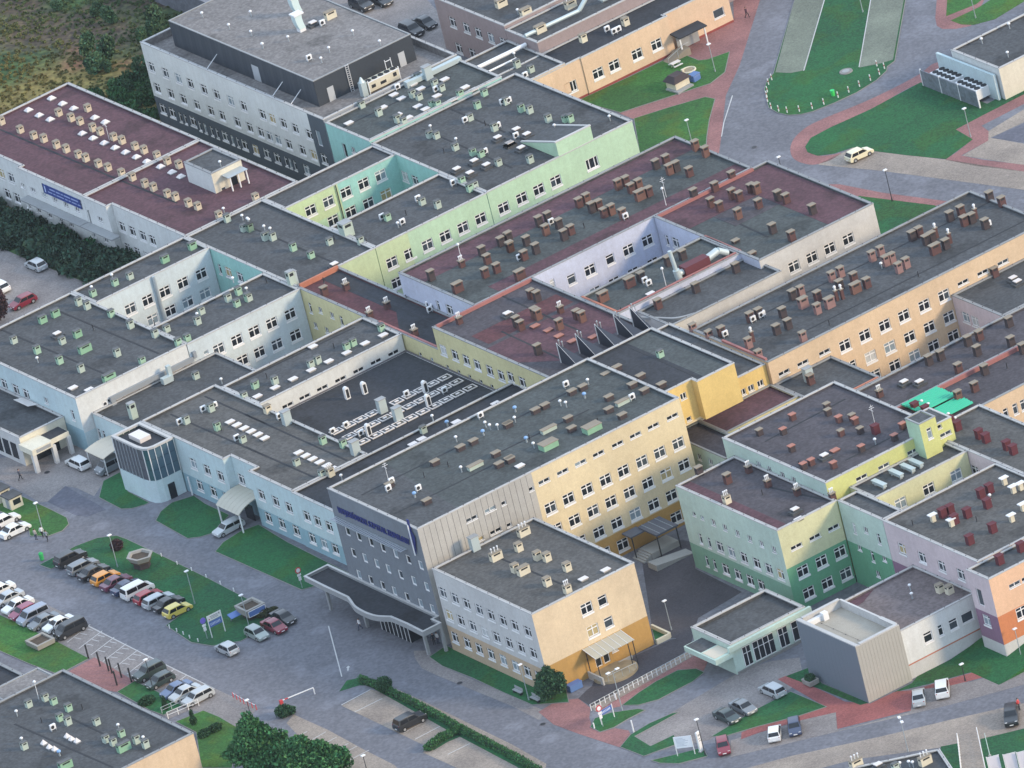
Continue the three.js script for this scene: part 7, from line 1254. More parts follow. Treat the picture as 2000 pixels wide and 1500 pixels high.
{ // glass stair tower with a rounded corner
  const pts = [[0.6, -84], [5.4, -84], [5.4, -75.2], [2.2, -75.2], [1.3, -75.55], [0.8, -76.3], [0.6, -77.6]], c = ccw(pts), cx = 3, cz = -80, t = thing('glass_stair_tower', 'glass stair tower with rounded corner over pale blue base', 'building', [cx, 0, cz]), loc = c.map(p => [p[0] - cx, p[1] - cz]);
  part(t, 'base', metreUV(prism(loc, 0, 3.4)), wallMat('lightblue')); part(t, 'core', metreUV(prism(offset(loc, -0.25), 3.4, 8.0)), M.glassdark); part(t, 'parapet', metreUV(prism(offset(loc, 0.05), 8.25, 8.55, [offset(loc, -0.45).reverse()])), M.capwhite); part(t, 'roof', metreUV(prism(offset(loc, -0.4), 7.9, 8.05)), M.feltdark); part(t, 'skylight', metreUV(slab(1.8, 0.7, 3.0, 0, 8.0, 0)), M.plate, [0, 0, -0.2]);
  for (let i = 0; i < loc.length; i++) {
    const a = loc[i], b = loc[(i + 1) % loc.length], L = Math.hypot(b[0] - a[0], b[1] - a[1]), n = Math.max(1, Math.round(L / 0.95)), ang = Math.atan2(-(b[1] - a[1]), b[0] - a[0]), nx = (b[1] - a[1]) / L, nz = -(b[0] - a[0]) / L;
    for (let k = 0; k < n; k++) {
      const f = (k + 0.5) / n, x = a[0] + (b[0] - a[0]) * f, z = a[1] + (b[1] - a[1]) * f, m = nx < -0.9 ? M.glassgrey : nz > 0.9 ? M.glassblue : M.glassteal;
      for (const [y0, y1] of [[3.4, 5.0], [5.0, 6.6], [6.6, 8.25]]) part(t, 'pane', cached('gp' + L.toFixed(2) + y0, () => box(L / n - 0.06, y1 - y0 - 0.06, 0.05)), m, [x - nx * 0.1, (y0 + y1) / 2, z - nz * 0.1], ang);
      part(t, 'mullion', cached('gm', () => box(0.08, 4.85, 0.16)), n > 1 && nx < -0.9 ? M.zinc : M.whitemetal, [a[0] + (b[0] - a[0]) * k / n - nx * 0.06, 5.82, a[1] + (b[1] - a[1]) * k / n - nz * 0.06], ang);
    }
  }
  part(t, 'door', box(0.1, 2.3, 1.1), M.glassdark, [2.9 - cx + 0.4, 1.15, -75.15 - cz], Math.PI / 2); part(t, 'post', box(0.16, 2.9, 0.16, 0, 1.45, 0), M.whitemetal, [2.2, 0, 6.6]);
}
{ // curved porch of the blue wing, carport, canopies of the low entrance building
  const t = thing('curved_porch', 'barrel roofed porch in the recess of the light blue wing', 'porch', [4.4, 0, -58.9]), s = new THREE.Shape(); s.moveTo(-1.9, 2.9); s.quadraticCurveTo(-0.5, 4.2, 2.4, 4.2); s.lineTo(2.4, 4.08); s.quadraticCurveTo(-0.5, 4.05, -1.8, 2.8); s.closePath();
  for (let i = 0; i < 6; i++) part(t, 'roof_sheet', cached('cps', () => new THREE.ExtrudeGeometry(s, { depth: 0.96, bevelEnabled: false, curveSegments: 10 })), M.polycarb, [0, 0, -3 + i]); for (const z of [-2.8, 2.8]) part(t, 'post', cyl(0.12, 0.12, 2.9, 0, 0, 0, 10), M.whitemetal, [-1.7, 0, z]); part(t, 'door', box(0.1, 2.4, 2.2), M.glassdark, [1.4, 1.2, 0]);
  const u = thing('carport', 'polycarbonate carport with arched pale sheets beside the glass stair tower', 'carport', [3.9, 0, -92.6]); for (let i = 0; i < 5; i++) part(u, 'roof_sheet', cached('cpt', () => { const q = new THREE.Shape(); q.moveTo(-2.4, 2.75); q.quadraticCurveTo(0, 3.55, 2.6, 3.0); q.lineTo(2.6, 2.9); q.quadraticCurveTo(0, 3.45, -2.4, 2.65); q.closePath(); return new THREE.ExtrudeGeometry(q, { depth: 0.98, bevelEnabled: false, curveSegments: 8 }); }), M.pavingwarmSheet ??= mat('warmsheet', [0.56, 0.50, 0.40], { roughness: 0.5 }), [0, 0, -2.5 + i]); for (const [x, z] of [[-2.2, -2.3], [-2.2, 2.3], [2.4, -2.3], [2.4, 2.3]]) part(u, 'post', cyl(0.07, 0.07, 2.75, 0, 0, 0, 8), M.whitemetal, [x, 0, z]);
  part(er, 'canopy', metreUV(box(3.4, 0.9, 3.6)), wallMat('cream'), own(er, -2.1, 3.2, -102.3)); part(er, 'canopy', metreUV(box(3.2, 0.7, 2.8)), wallMat('cream'), own(er, 1.3, 3.1, -102.7)); part(er, 'canopy_roof', metreUV(box(2.9, 0.05, 2.5)), M.feltdark, own(er, 1.35, 3.48, -102.7)); part(er, 'canopy_fascia', box(2.4, 0.5, 0.06), M.capgrey, own(er, -1.9, 3.2, -100.48)); for (const [x, z] of [[-3.5, -100.9], [-0.2, -100.9], [2.7, -101.5]]) part(er, 'canopy_post', box(0.6, 2.8, 0.6, 0, 1.4, 0), wallMat('greywhite'), own(er, x, 0, z));
  for (let i = 0; i < 4; i++) part(er, 'window', box(0.08, 2.4, 1.5), M.glassdark, own(er, -3.43, 1.9, -106.5 - i * 2.1)); part(er, 'door', box(4.5, 2.6, 0.08), M.glassdark, own(er, 0.2, 1.3, -104.17)); for (let i = 0; i < 6; i++) part(er, 'roof_sheet', cached('ers', () => { const q = box(1.7, 0.06, 0.62); q.rotateZ(-0.25); return q; }), M.plate, own(er, 3.3, 4.75, -114.5 + i * 0.66));
}
{ // glazed pavilion front, its canopy; the grey cube
  for (const [x0, x1] of [[19.2, 20.5], [20.9, 24.3], [25.1, 26.6], [27.3, 29.2]]) { const n = Math.round((x1 - x0) / 0.85), w = (x1 - x0) / n; for (let i = 0; i < n; i++) { const p = part(pavilion, 'window', join([box(w, 0.09, 0.08, 0, 1.45, 0), box(w, 0.09, 0.08, 0, -1.35, 0), box(0.08, 2.9, 0.08, -w / 2 + 0.04, 0, 0), box(w, 0.07, 0.07, 0, 0.5, 0)]), M.frame, own(pavilion, x0 + (i + 0.5) * w, 1.9, 44.66)); part(p, 'pane', box(w - 0.1, 2.75, 0.04, 0.03, 0, -0.02), M.glassdark); } }
  part(pavilion, 'canopy', metreUV(box(2.9, 0.75, 7.6)), wallMat('greenwhite'), own(pavilion, 16.2, 3.25, 41.2)); part(pavilion, 'fascia', metreUV(box(13.6, 0.7, 0.5)), wallMat('greenwhite'), own(pavilion, 23.9, 4.05, 44.9)); part(pavilion, 'canopy_roof', metreUV(box(2.6, 0.05, 3.6)), M.felt, own(pavilion, 16.3, 3.65, 39.4)); part(pavilion, 'canopy_sheet', metreUV(box(2.6, 0.06, 2.9)), mats.warmsheet, own(pavilion, 16.3, 3.65, 43.0)); part(pavilion, 'plinth', metreUV(slab(12.3, 0.35, 0.2)), M.kerb, own(pavilion, 24, 0, 44.72));
  part(cube, 'roof', metreUV(prism([[-3.3, -6.6], [3.3, -6.6], [3.3, 6.6], [-3.3, 6.6]], 7.1, 7.3)), mat('paleroof', [0.40, 0.37, 0.32], { map: TX.stucco })); const rim = (w, h, d, x, y, z) => slab(w, h, d, x, y, z);
  part(cube, 'parapet', metreUV(join([rim(0.55, 0.16, 14, -3.33, 8.4, 0), rim(6.1, 0.16, 0.55, 0.25, 8.4, 6.73), rim(0.55, 0.16, 3.6, 3.33, 8.4, 4.7), rim(6.1, 0.16, 0.5, 0.25, 8.4, -6.75)])), M.capwhite); part(cube, 'roof_unit', join([slab(0.8, 1.1, 0.8, 0, 7.3, -5.6), slab(3.2, 0.7, 0.6, -1.2, 7.3, -6.0)]), M.whitemetal);
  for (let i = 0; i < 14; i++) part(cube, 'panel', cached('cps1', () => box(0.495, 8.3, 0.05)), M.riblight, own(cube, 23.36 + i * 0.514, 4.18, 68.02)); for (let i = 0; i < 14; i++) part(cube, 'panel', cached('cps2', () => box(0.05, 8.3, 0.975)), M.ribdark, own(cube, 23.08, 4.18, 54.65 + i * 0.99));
}
// bank of grass rising to the orange block
{ const s = new THREE.Shape([V2(0, 0), V2(9, 0), V2(9, 1.5), V2(4, 0.5)]); const g = new THREE.ExtrudeGeometry(s, { depth: 12, bevelEnabled: false }); g.translate(36.2, 0.02, 67.8); structure('bank', 'grass bank at the foot of the orange block', metreUV(g), M.grass); }
{ // plant hall: screen, coolers, end wall
  const t = thing('cooler_screen', 'long grey ribbed screen in front of the white coolers', 'screen', [141.3, 0, -79]); for (let i = 0; i < 3; i++) part(t, 'panel', metreUV(box(0.12, 2.5, 4.55, 0, 1.3, -4.75 + i * 4.75)), mat('screen', [0.22, 0.25, 0.29], { roughness: 0.5, map: TX.felt })); for (let i = 0; i < 4; i++) part(t, 'post', box(0.2, 2.7, 0.14, 0, 1.35, -7.1 + i * 4.75), M.whitemetal);
  for (let k = 0; k < 2; k++) { const u = thing('rooftop_cooler', k ? 'white fan cooler at the lawn end of the screen' : 'white fan cooler at the far end behind the screen', 'cooler', [143.3, 0, -82.3 + k * 6.3]); part(u, 'case', slab(2.4, 1.5, 5.4, 0, 0.5, 0), M.whitemetal); part(u, 'frame', join([slab(0.15, 0.5, 0.15, -1, 0, -2.4), slab(0.15, 0.5, 0.15, 1, 0, -2.4), slab(0.15, 0.5, 0.15, -1, 0, 2.4), slab(0.15, 0.5, 0.15, 1, 0, 2.4)]), M.zinc); for (let i = 0; i < 5; i++) for (const s of [-0.58, 0.58]) part(u, 'fan', cached('bigfan', () => cyl(0.45, 0.45, 0.12, 0, 1.98, 0, 20)), M.black, [s, 0, -2.1 + i * 1.05]); }
  part(cooler, 'gable_wall', metreUV(slab(0.4, 4.0, 14.5, 0, 0, 0)), wallMat('lightblue'), own(cooler, 144.5, 0, -78.6));
}
{ // canopy, ramp and gate at the peach wing
  const t = thing('delivery_porch', 'dark roofed delivery porch with ramp on the peach wall', 'porch', [130.2, 0, -130.3]); part(t, 'roof', (() => { const g = box(5.0, 0.18, 2.4, 0, 3.1, 0.4); g.rotateX(0.08); return g; })(), M.feltdark); for (const x of [-2.2, 2.2]) part(t, 'post', box(0.18, 3, 0.18, x, 1.5, 1.4), M.whitemetal); part(t, 'gate', box(3.8, 2.5, 0.12, 0.2, 1.4, -0.6), M.capgrey); part(t, 'ramp', metreUV((() => { const s = new THREE.Shape([V2(-5.4, 0), V2(-1.2, 0), V2(-1.2, 1.1), V2(-2.2, 1.1)]); return new THREE.ExtrudeGeometry(s, { depth: 1.8, bevelEnabled: false }); })()), M.slab, [0, 0, 0.2]); part(t, 'railing', join([bar([-5.2, 1, 2], [-2, 2, 2], 0.03), bar([-2, 2, 2], [-1.2, 2, 2], 0.03), bar([-5.2, 0, 2], [-5.2, 1, 2], 0.03), bar([-3.4, 0.4, 2], [-3.4, 1.5, 2], 0.03)]), M.zinc);
}

// ------------------------------------------------------------------ small things on the ground
{
  const [px, pz] = SPOT.playhouse, t = thing('playhouse', 'small white playhouse with dark hip roof on the large lawn', 'playhouse', [px, 0, pz], 0.1); part(t, 'wall', metreUV(slab(2.6, 1.4, 2.2)), M.whitebox); part(t, 'roof', new THREE.CylinderGeometry(1.15, 2.1, 0.8, 4).rotateY(Math.PI / 4).scale(1.1, 1, 0.95).translate(0, 1.8, 0).toNonIndexed(), M.brickdark).geometry.computeVertexNormals(); part(t, 'terrace', slab(3.0, 0.35, 2.9, -0.2, 0, 0.5), M.capgrey); part(t, 'chimney', slab(0.35, 0.6, 0.35, 1.1, 1.9, 0.3), M.whitebox);
  const [bx, bz] = SPOT.bluebox, q = thing('play_box', 'blue rounded play box beside the white playhouse', 'play box', [bx, 0, bz], 0.2); part(q, 'body', new RoundedBoxGeometry(1.5, 1.0, 1.3, 3, 0.2).translate(0, 0.5, 0), M.signblue); part(q, 'lid', new RoundedBoxGeometry(1.55, 0.14, 1.35, 2, 0.06).translate(0, 1.05, 0), M.bluepaint);
  const [tx, tz] = SPOT.playtable, r = thing('picnic_table', 'pale picnic table on the large lawn', 'table', [tx, 0, tz]); part(r, 'top', box(1.5, 0.08, 0.8, 0, 0.75, 0), M.plate); for (const s of [-1, 1]) { part(r, 'bench', box(1.5, 0.07, 0.3, 0, 0.45, s * 0.75), M.plate); part(r, 'leg', join([box(0.1, 0.75, 0.1, s * 0.55, 0.37, -0.3), box(0.1, 0.75, 0.1, s * 0.55, 0.37, 0.3), box(0.08, 0.08, 1.6, s * 0.55, 0.4, 0)]), M.zinc); }
  const [sx, sz] = SPOT.sandpit, p = thing('sandpit', 'round sandpit with pale rim behind the playhouse', 'sandpit', [sx, 0, sz]); part(p, 'rim', new THREE.TorusGeometry(1.0, 0.14, 8, 28).rotateX(Math.PI / 2).translate(0, 0.16, 0), M.whitebox); part(p, 'sand', cyl(0.95, 0.95, 0.14, 0, 0, 0, 24), M.terrace);
  const [mx, mz] = SPOT.manhole, m = thing('manhole_cover', 'round pale concrete cover in the long traffic island', 'manhole cover', [mx, 0.1, mz]); part(m, 'ring', cyl(1.0, 0.95, 0.14, 0, 0, 0, 32), M.kerb); part(m, 'lid', cyl(0.55, 0.55, 0.17, 0, 0, 0, 24), M.capgrey);
  const [gx, gz] = SPOT.greenmark, g = thing('litter_bin', 'small bright green bin on the long traffic island', 'bin', [gx, 0.1, gz]); part(g, 'body', cyl(0.26, 0.32, 0.85, 0, 0, 0, 14), mat('brightgreen', [0.05, 0.6, 0.12])); part(g, 'rim', new THREE.TorusGeometry(0.32, 0.035, 6, 18).rotateX(Math.PI / 2).translate(0, 0.85, 0), M.greensheet);
  const [nx, nz] = SPOT.bin, gb = thing('litter_bin', 'green litter bin at the left tip of the parking island', 'bin', [nx, 0.1, nz]); part(gb, 'body', cyl(0.28, 0.34, 0.95, 0, 0, 0, 14), mat('bingreen', [0.03, 0.35, 0.10])); part(gb, 'lid', cyl(0.36, 0.2, 0.2, 0, 0.95, 0, 14), mats.bingreen);
}
M.conc = mat('conc', [0.34, 0.33, 0.31], { map: TX.stucco });
function planter(label, [x, z], n, r0, r1, h, sx, sz, foot) {   // a concrete bowl with soil, on a dark foot
  const t = thing('planter', label, 'planter', [x, 0.08, z], n === 4 ? Math.PI / 4 * 0 : 0.2), outer = [], inner = []; for (let i = 0; i < n; i++) { const a = (i + 0.5) / n * 6.28318; outer.push([r1 * Math.cos(a) * sx, r1 * Math.sin(a) * sz]); inner.push([r1 * 0.78 * Math.cos(a) * sx, r1 * 0.78 * Math.sin(a) * sz]); }
  part(t, 'foot', metreUV(prism(outer.map(p => [p[0] * 0.62, p[1] * 0.62]), 0, foot)), M.brickdark); const g = prism(outer, foot, foot + h, [inner.slice().reverse()]), p = g.attributes.position; for (let i = 0; i < p.count; i++) if (p.getY(i) < foot + 0.01) { p.setX(i, p.getX(i) * r0 / r1); p.setZ(i, p.getZ(i) * r0 / r1); } g.computeVertexNormals(); part(t, 'bowl', metreUV(g), M.conc); part(t, 'soil', metreUV(prism(inner.map(q => [q[0] * 0.98, q[1] * 0.98]), foot, foot + h * 0.7)), M.soil); return t;
}
planter('hexagonal concrete planter bowl on the parking island', SPOT.hexplanter, 6, 1.3, 1.85, 1.0, 1, 1.15, 0.9);
{ const t = planter('square concrete planter with blue sign on its side', SPOT.signplanter, 4, 1.9, 2.2, 1.1, 1, 1.05, 0.7); part(t, 'sign', box(2.6, 0.8, 0.06, 0, 1.25, 1.75), M.signblue); part(t, 'sign_border', join([box(2.8, 0.07, 0.07, 0, 1.66, 1.76), box(2.8, 0.07, 0.07, 0, 0.84, 1.76), box(0.07, 0.8, 0.07, -1.38, 1.25, 1.76), box(0.07, 0.8, 0.07, 1.38, 1.25, 1.76)]), M.whitemetal); }
planter('oblong concrete planter on the left lawn beside the white saloon', SPOT.rectplanter, 4, 1.7, 1.8, 0.7, 1.15, 1.3, 0.15); planter('small concrete planter with shrub against the grey cube', SPOT.cubeplanter, 4, 1.0, 1.1, 0.7, 1, 1.3, 0.1);
tree('shrub', 'dark shrub growing in the planter by the grey cube', SPOT.cubeplanter, 0.7, [[0, 1.1, 0, 0.7, 0.5, 0.8]], 1200, 0.08, 'dark', 31);
for (const [k, label] of [['kioskA', 'small white kiosk with flat dark roof at the left edge'], ['kioskB', 'small white kiosk with dark hatch nearer the lamp post']]) { const t = thing('kiosk', label, 'kiosk', [SPOT[k][0], 0.08, SPOT[k][1]]); part(t, 'wall', metreUV(slab(2.0, 1.7, 2.2)), M.whitebox); part(t, 'roof', slab(2.3, 0.16, 2.5, 0, 1.7, 0), M.felt); part(t, 'hatch', box(1.2, 0.8, 0.04, 0.1, 1.0, 1.11), M.glassdark); part(t, 'door', box(0.04, 1.5, 0.8, -1.01, 0.8, 0.3), M.capgrey); }
{
  const lm = canvasMat(256, 96, (g, w, h) => { g.fillStyle = '#d9dad6'; g.fillRect(0, 0, w, h); g.fillStyle = '#8a8d90'; g.fillRect(40, 22, 170, 12); g.fillRect(52, 44, 150, 10); g.fillRect(48, 64, 160, 10); g.fillStyle = '#a24a52'; g.fillRect(10, 56, 18, 24); g.fillStyle = '#333a4a'; g.fillRect(226, 18, 16, 30); });
  const bm = canvasMat(256, 96, (g, w, h) => { g.fillStyle = '#4d68a6'; g.fillRect(0, 0, w, h); g.fillStyle = '#c7d2ea'; for (let i = 0; i < 8; i++) g.fillRect(20 + i * 27, 26, 13, 44); });
  board('white and blue sign board on two white posts on the parking island', SPOT.boardA[0], SPOT.boardA[1], 0, 2.1, 1.9, 1.5, [[0, 1.05, 2.0, 0.85, lm], [0, 0.1, 2.0, 0.85, bm]]);
  const wm = canvasMat(256, 192, (g, w, h) => { g.fillStyle = '#dfe4ea'; g.fillRect(0, 0, w, h); g.fillStyle = '#9aa5b4'; for (let i = 0; i < 7; i++) g.fillRect(22, 30 + i * 20, 110 + (i * 37) % 90, 6); });
  const b0 = SPOT.boardB; board('large pale notice board on two posts by the lower road', (b0[0][0] + b0[1][0]) / 2, (b0[0][1] + b0[1][1]) / 2, -Math.atan2(b0[1][1] - b0[0][1], b0[1][0] - b0[0][0]), 2.3, 1.7, 1.2, [[0, 0, 2.35, 1.7, wm]]);
  const c0 = SPOT.boardC; board('low blue grey direction board between two white posts', (c0[0][0] + c0[1][0]) / 2, (c0[0][1] + c0[1][1]) / 2, -Math.atan2(c0[1][1] - c0[0][1], c0[1][0] - c0[0][0]), 2.2, 0.8, 1.3, [[0, 0, 2.1, 0.7, bm]]);
  const rs = (label, [x, z], m, m2) => { const t = thing('road_sign', label, 'road sign', [x, 0.08, z]); part(t, 'post', cyl(0.05, 0.05, 2.9, 0, 0, 0, 8), M.zinc); const d = part(t, 'disc', new THREE.CylinderGeometry(0.45, 0.45, 0.04, 24).rotateX(Math.PI / 2).translate(0, 2.75, 0.05), m); part(d, 'face', new THREE.CylinderGeometry(0.3, 0.3, 0.02, 24).rotateX(Math.PI / 2).translate(0, 2.75, 0.09), m2); part(t, 'plate', join([box(0.6, 0.32, 0.03, 0, 2.05, 0.05), box(0.45, 0.6, 0.03, 0, 1.5, 0.05)]), M.whitemetal); };
  rs('round violet blue road sign left of the white and blue board', SPOT.roundsign, mat('violetsign', [0.16, 0.13, 0.5]), mats.violetsign); rs('round red and white no entry sign on the small grass patch', SPOT.signC, mat('redsign', [0.5, 0.05, 0.06]), M.whitemetal); rs('red and white sign at the corner of the canopy lawn', SPOT.limit, mats.redsign, M.whitemetal);
  const [x, z] = SPOT.blueboard, t = thing('information_desk_board', 'blue sloping information board on the parking island', 'information board', [x, 0.08, z]); part(t, 'panel', (() => { const g = box(2.6, 0.1, 1.1, 0, 0.9, 0); g.rotateX(0.35); return g; })(), M.signblue); for (const s of [-1, 1]) part(t, 'post', box(0.1, 0.9, 0.1, s, 0.45, 0), M.zinc);
  const p = SPOT.barrier, L = Math.hypot(p[1][0] - p[0][0], p[1][1] - p[0][1]), b = thing('boom_barrier', 'white boom barrier across the car park entry', 'barrier', [p[0][0], 0, p[0][1]], -Math.atan2(p[1][1] - p[0][1], p[1][0] - p[0][0])); part(b, 'housing', slab(0.45, 1.1, 0.4), mats.redsign); part(b, 'boom', box(L, 0.12, 0.1, L / 2, 1.0, 0), M.whitemetal); part(b, 'red_stripe', box(0.5, 0.124, 0.104), mats.redsign, [0.8, 1.0, 0]); part(b, 'rest', slab(0.14, 0.95, 0.14, L, 0, 0), M.whitemetal);
  const [ax, az] = SPOT.arrow, s = new THREE.Shape([V2(-0.2, -1.5), V2(0.2, -1.5), V2(0.2, 0.4), V2(0.6, 0.4), V2(0, 1.6), V2(-0.6, 0.4), V2(-0.2, 0.4)]), ag = new THREE.ExtrudeGeometry(s, { depth: 0.012, bevelEnabled: false }); ag.rotateX(-Math.PI / 2); ag.scale(0.5, 1, 0.5); ag.rotateY(-0.62); ag.translate(ax, 0.004, az); structure('road_marking', 'white turning arrow painted on the forecourt', ag, M.paint);
  const [ux, uz] = SPOT.totem, q = thing('totem_sign', 'narrow white totem sign at the end of the grass wedge', 'sign', [ux, 0, uz], 0.3); part(q, 'slab', new RoundedBoxGeometry(0.75, 3.0, 0.3, 2, 0.08).translate(0, 1.5, 0), M.whitemetal); part(q, 'foot', slab(0.95, 0.2, 0.5), M.conc); part(q, 'lettering', join([box(0.4, 0.25, 0.02, 0, 2.5, 0.16), box(0.45, 0.12, 0.02, 0, 2.0, 0.16), box(0.4, 0.12, 0.02, 0, 1.7, 0.16)]), M.capgrey);
  const [dx, dz] = SPOT.bluebin, d = thing('container', 'blue steel container beside the round tree', 'container', [dx, 0, dz]); part(d, 'body', new RoundedBoxGeometry(2.0, 0.9, 1.0, 2, 0.06).translate(0, 0.5, 0), M.bluepaint); part(d, 'lid', (() => { const g = box(2.05, 0.06, 1.05, 0, 1.0, 0); return g; })(), M.signblue);
  for (const [k, label] of [['benchA', 'grey bench in the planted strip left of the round tree'], ['benchB', 'grey bench close under the round tree']]) { const e = thing('bench', label, 'bench', [SPOT[k][0], 0.08, SPOT[k][1]], Math.PI / 2); part(e, 'seat', box(2.0, 0.08, 0.5, 0, 0.45, 0), M.capgrey); part(e, 'backrest', box(2.0, 0.4, 0.06, 0, 0.75, 0.26), M.capgrey); for (const s2 of [-0.8, 0.8]) part(e, 'leg', slab(0.1, 0.45, 0.45, s2, 0, 0), M.iron); }
}
const ORD = ['first', 'second', 'third', 'fourth', 'fifth', 'sixth', 'seventh', 'eighth', 'ninth', 'tenth', 'eleventh', 'twelfth', 'thirteenth', 'fourteenth', 'fifteenth', 'sixteenth', 'seventeenth', 'last'];
MARKERS.forEach(([x, z], i) => { const t = thing('marker_post', ORD[i] + ' white and red marker post round the island tip, counted from the left paver strip', 'marker post', [x, 0.1, z], 0, 'marker posts round the tip of the traffic island'); part(t, 'post', cached('mp', () => cyl(0.09, 0.08, 0.95, 0, 0, 0, 8)), M.whitemetal); part(t, 'band', cached('mpb', () => cyl(0.094, 0.09, 0.25, 0, 0.42, 0, 8)), M.rosekerb); });
ISLANDPOSTS.forEach(([x, z], i) => postOf('kerb_post', ORD[i] + ' low white kerb post round the parking island, counted from the hexagonal planter', 'post', x, z, 0.08, 0.6, M.whitemetal, 'kerb posts round the parking island'));
PLAZAPOSTS.forEach(([x, z], i) => postOf('plaza_post', ORD[i] + ' tall black post on the red brick plaza, counted from the left lawn', 'post', x, z, 0.12, 2.2, M.iron, 'black posts on the red brick plaza'));
SPOT.postsA = SPOT.postA; SPOT.postA.forEach(([x, z], i) => postOf('white_post', ['white post at the tip of the hooked grass strip', 'white bollard at the kerb of the small grass patch', 'white post at the foot of the pale ramp'][i], 'post', x, z, 0.1, i ? 0.9 : 1.8, M.whitemetal));
function fence(name, label, pts, h, gap, postM, railM, rails = [1, 0.55]) {
  const t = thing(name, label, 'railing', [pts[0][0], 0, pts[0][1]]), o = pts[0];
  for (let i = 0; i < pts.length - 1; i++) { const a = pts[i], b = pts[i + 1], L = Math.hypot(b[0] - a[0], b[1] - a[1]), n = Math.max(1, Math.round(L / gap)); for (let k = i ? 1 : 0; k <= n; k++) part(t, 'post', cached('fp' + h + postM.uuid, () => box(0.09, h, 0.09, 0, h / 2, 0)), postM, [a[0] + (b[0] - a[0]) * k / n - o[0], 0, a[1] + (b[1] - a[1]) * k / n - o[1]]); for (const r of rails) part(t, 'rail', bar([a[0] - o[0], h * r, a[1] - o[1]], [b[0] - o[0], h * r, b[1] - o[1]], 0.035), railM); }
  return t;
}
fence('ramp_railing', 'white posted railing along the lower side of the pale ramp', SPOT.railC, 0.95, 0.8, M.whitemetal, M.zinc); fence('path_railing', 'white wavy topped railing left of the bottom path', SPOT.railA, 1.1, 0.9, M.whitemetal, M.whitemetal); fence('path_railing', 'white wavy topped railing right of the bottom path', SPOT.railB, 1.1, 0.9, M.whitemetal, M.whitemetal);
fence('chain_railing', 'red and white chain railing by the big tree', SPOT.railD, 0.8, 1.2, mats.redsign, M.whitemetal, [0.9]); fence('low_railing', 'pale railing of the upper stepped path to the bottom left roof', SPOT.rampA, 1.0, 1.4, M.zinc, M.zinc); fence('low_railing', 'pale railing of the lower stepped path to the bottom left roof', SPOT.rampB, 1.0, 1.4, M.whitemetal, M.whitemetal);
zone('pavement', 'pale brown boarded path between the bottom railings', 'pavingwarm', 0.03, [SPOT.railA[0], SPOT.railB[0], SPOT.railB[1], SPOT.railA[1]]); zone('pavement', 'narrow pale path between the two low railings', 'paving', 0.03, [SPOT.rampA[0], SPOT.rampA[1], SPOT.rampB[1], SPOT.rampB[0]]);
SPOT.banner.forEach(([x, z], i) => { const t = thing('banner', ['white banner on a pole nearest the path railing', 'middle white banner of three at the bottom right', 'white banner nearest the right edge'][i], 'banner', [x, 0, z], -0.5); part(t, 'pole', cyl(0.06, 0.05, 4.2, -0.85, 0, 0, 8), M.whitemetal); part(t, 'arm', bar([-0.85, 4.1, 0], [0.85, 4.1, 0], 0.03), M.whitemetal); part(t, 'cloth', (() => { const g = new THREE.BoxGeometry(1.55, 3.4, 0.03, 10, 10, 1), p = g.attributes.position; for (let k = 0; k < p.count; k++) p.setZ(k, p.getZ(k) + 0.06 * Math.sin(p.getX(k) * 4) * (1.7 - p.getY(k)) / 3); g.computeVertexNormals(); g.translate(0, 2.35, 0); return g; })(), mat('bannercloth', [0.66, 0.63, 0.68], { roughness: 0.9, side: THREE.DoubleSide })); });
{ const [x, z] = SPOT.flagpole, t = thing('flag_pole', 'bare pale flag pole leaning over the bottom right lawn', 'flag pole', [x, 0, z]); part(t, 'pole', cyl(0.07, 0.04, 3.4, 0, 0, 0, 10), M.sail); part(t, 'foot', cyl(0.2, 0.2, 0.15, 0, 0, 0, 12), M.conc); }

// ------------------------------------------------------------------ hedges, scrub, meadow
function hedge(label, line, w, h, n, seed) {
  const t = thing('hedge', label, 'hedge', [line[0][0], 0, line[0][1]]), o = line[0], gs = []; let tot = 0; const segs = line.slice(1).map((b, i) => { const a = line[i], L = Math.hypot(b[0] - a[0], b[1] - a[1]); tot += L; return [a, b, L]; });
  const blobs = []; for (const [a, b, L] of segs) { const m = Math.ceil(L / (w * 0.7)); for (let k = 0; k <= m; k++) blobs.push([a[0] + (b[0] - a[0]) * k / m - o[0], h * 0.5, a[1] + (b[1] - a[1]) * k / m - o[1], w * (0.55 + 0.12 * hash(k, m, seed)), h * (0.5 + 0.14 * hash(m, k, seed)), w * 0.55]); gs.push((() => { const g = slab(L + 0.1, h * 0.72, w * 0.7); g.rotateY(-Math.atan2(b[1] - a[1], b[0] - a[0])); g.translate((a[0] + b[0]) / 2 - o[0], 0, (a[1] + b[1]) / 2 - o[1]); return g; })()); }
  part(t, 'stems', join(gs), mat('hedgecore', [0.018, 0.045, 0.025])); part(t, 'foliage', leafGeo(blobs, n, 0.1, seed, LEAF.green), M.leaf);
}
hedge('long clipped green hedge between road and car park', HEDGE, 0.95, 1.1, 12000, 41); hedge('short ragged hedge on the car park grass tongue', SHORTHEDGE, 1.2, 1.1, 4000, 42);
function clumps(name, label, geo, n, seed, place, tone, y0 = 0) {      // many plants of one mass, as one object
  const m = new THREE.InstancedMesh(geo, M.leaf, n), r = rng(seed), d = new THREE.Object3D(), c = new THREE.Color(); m.name = numbered(name); m.userData = { kind: 'stuff', label }; m.castShadow = m.receiveShadow = true;
  for (let i = 0; i < n; i++) { const [x, z, s] = place(r); d.position.set(x, y0, z); d.rotation.y = r() * 6.28; d.scale.set(s * (0.8 + 0.5 * r()), s * (0.7 + 0.6 * r()), s * (0.8 + 0.5 * r())); d.updateMatrix(); m.setMatrixAt(i, d.matrix); const t = tone(x, z, r); m.setColorAt(i, c.setRGB(...t)); }
  scene.add(m); return m;
}
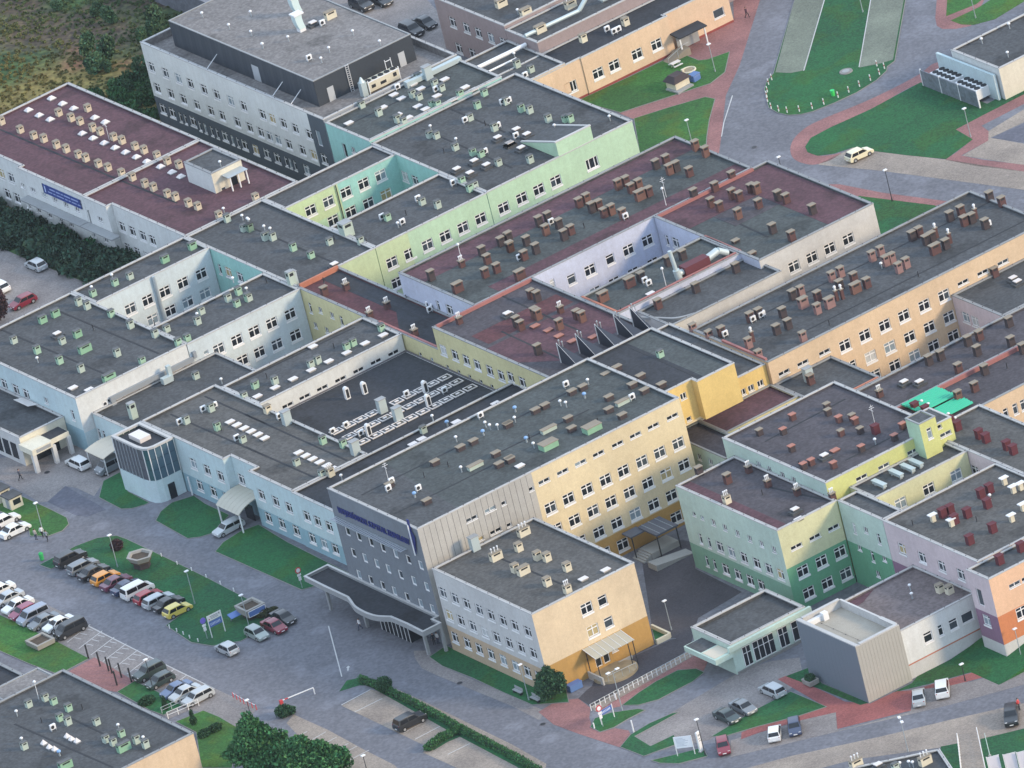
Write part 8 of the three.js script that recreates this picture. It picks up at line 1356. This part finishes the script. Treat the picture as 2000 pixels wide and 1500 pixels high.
const bushGeo = leafGeo([[0, 0.7, 0, 0.9, 0.8, 0.9], [0.6, 0.5, 0.3, 0.6, 0.5, 0.6]], 260, 0.16, 51, [0.03, 0.068, 0.036]), tallGeo = leafGeo([[0, 2.6, 0, 1.6, 2.0, 1.6], [0.5, 1.4, 0.6, 1.4, 1.3, 1.4]], 900, 0.24, 52, [0.026, 0.056, 0.036]), tuftGeo = leafGeo([[0, 0.22, 0, 0.45, 0.25, 0.45]], 60, 0.13, 53, [0.16, 0.15, 0.06]);
clumps('scrub', 'dark scrub and bushes below the purple roofed clinic', bushGeo, 300, 61, r => { const z = -193 + 62 * r(), x = 41.3 - r() * 6.6; return [x, z, 0.8 + 0.9 * r()]; }, (x, z, r) => { const g = 0.7 + 0.6 * r(); return [g, g * (r() < 0.1 ? 1.5 : 0.95), g * 1.1]; });
clumps('scrub', 'dark thicket and bushes behind the white block', tallGeo, 30, 62, r => { const a = r(), d = a < 0.6 ? [78 + 20 * r(), -203 - 22 * r()] : [86 + r() * 24, -226 - r() * 30]; return [d[0], d[1], 0.35 + 0.55 * r()]; }, (x, z, r) => { const g = 1.2 + 0.8 * r(); return [g * 1.1, g * 1.1, g * 0.85]; }, -3.7);
clumps('scrub', 'low bushes between clinic and meadow', bushGeo, 170, 63, r => [61 + r() * 22, -194.6 - r() * 16, 0.5 + 0.8 * r()], (x, z, r) => { const g = 0.8 + 0.9 * r(); return [g, g * 1.2, g * 0.8]; }, -3.7);
clumps('meadow_grass', 'tufts of rough grass across the meadow', tuftGeo, 9000, 64, r => [36 + r() * 74, -195 - r() * 95, 0.3 + 0.5 * r()], (x, z, r) => { const g = 0.95 + 0.35 * r(), f = fbm(((x + 500) / 60) % 1, ((z + 900) / 60) % 1, 4, 3, 8), w = cl((x - 70) / 18); return [g * (0.6 + 1.2 * f) * (1 - 0.65 * w), g * (0.8 + 0.5 * f) * (1 - 0.35 * w), g * (0.6 + 0.5 * f) * (1 - 0.2 * w)]; }, -3.7);

renderer.render(scene, camera);
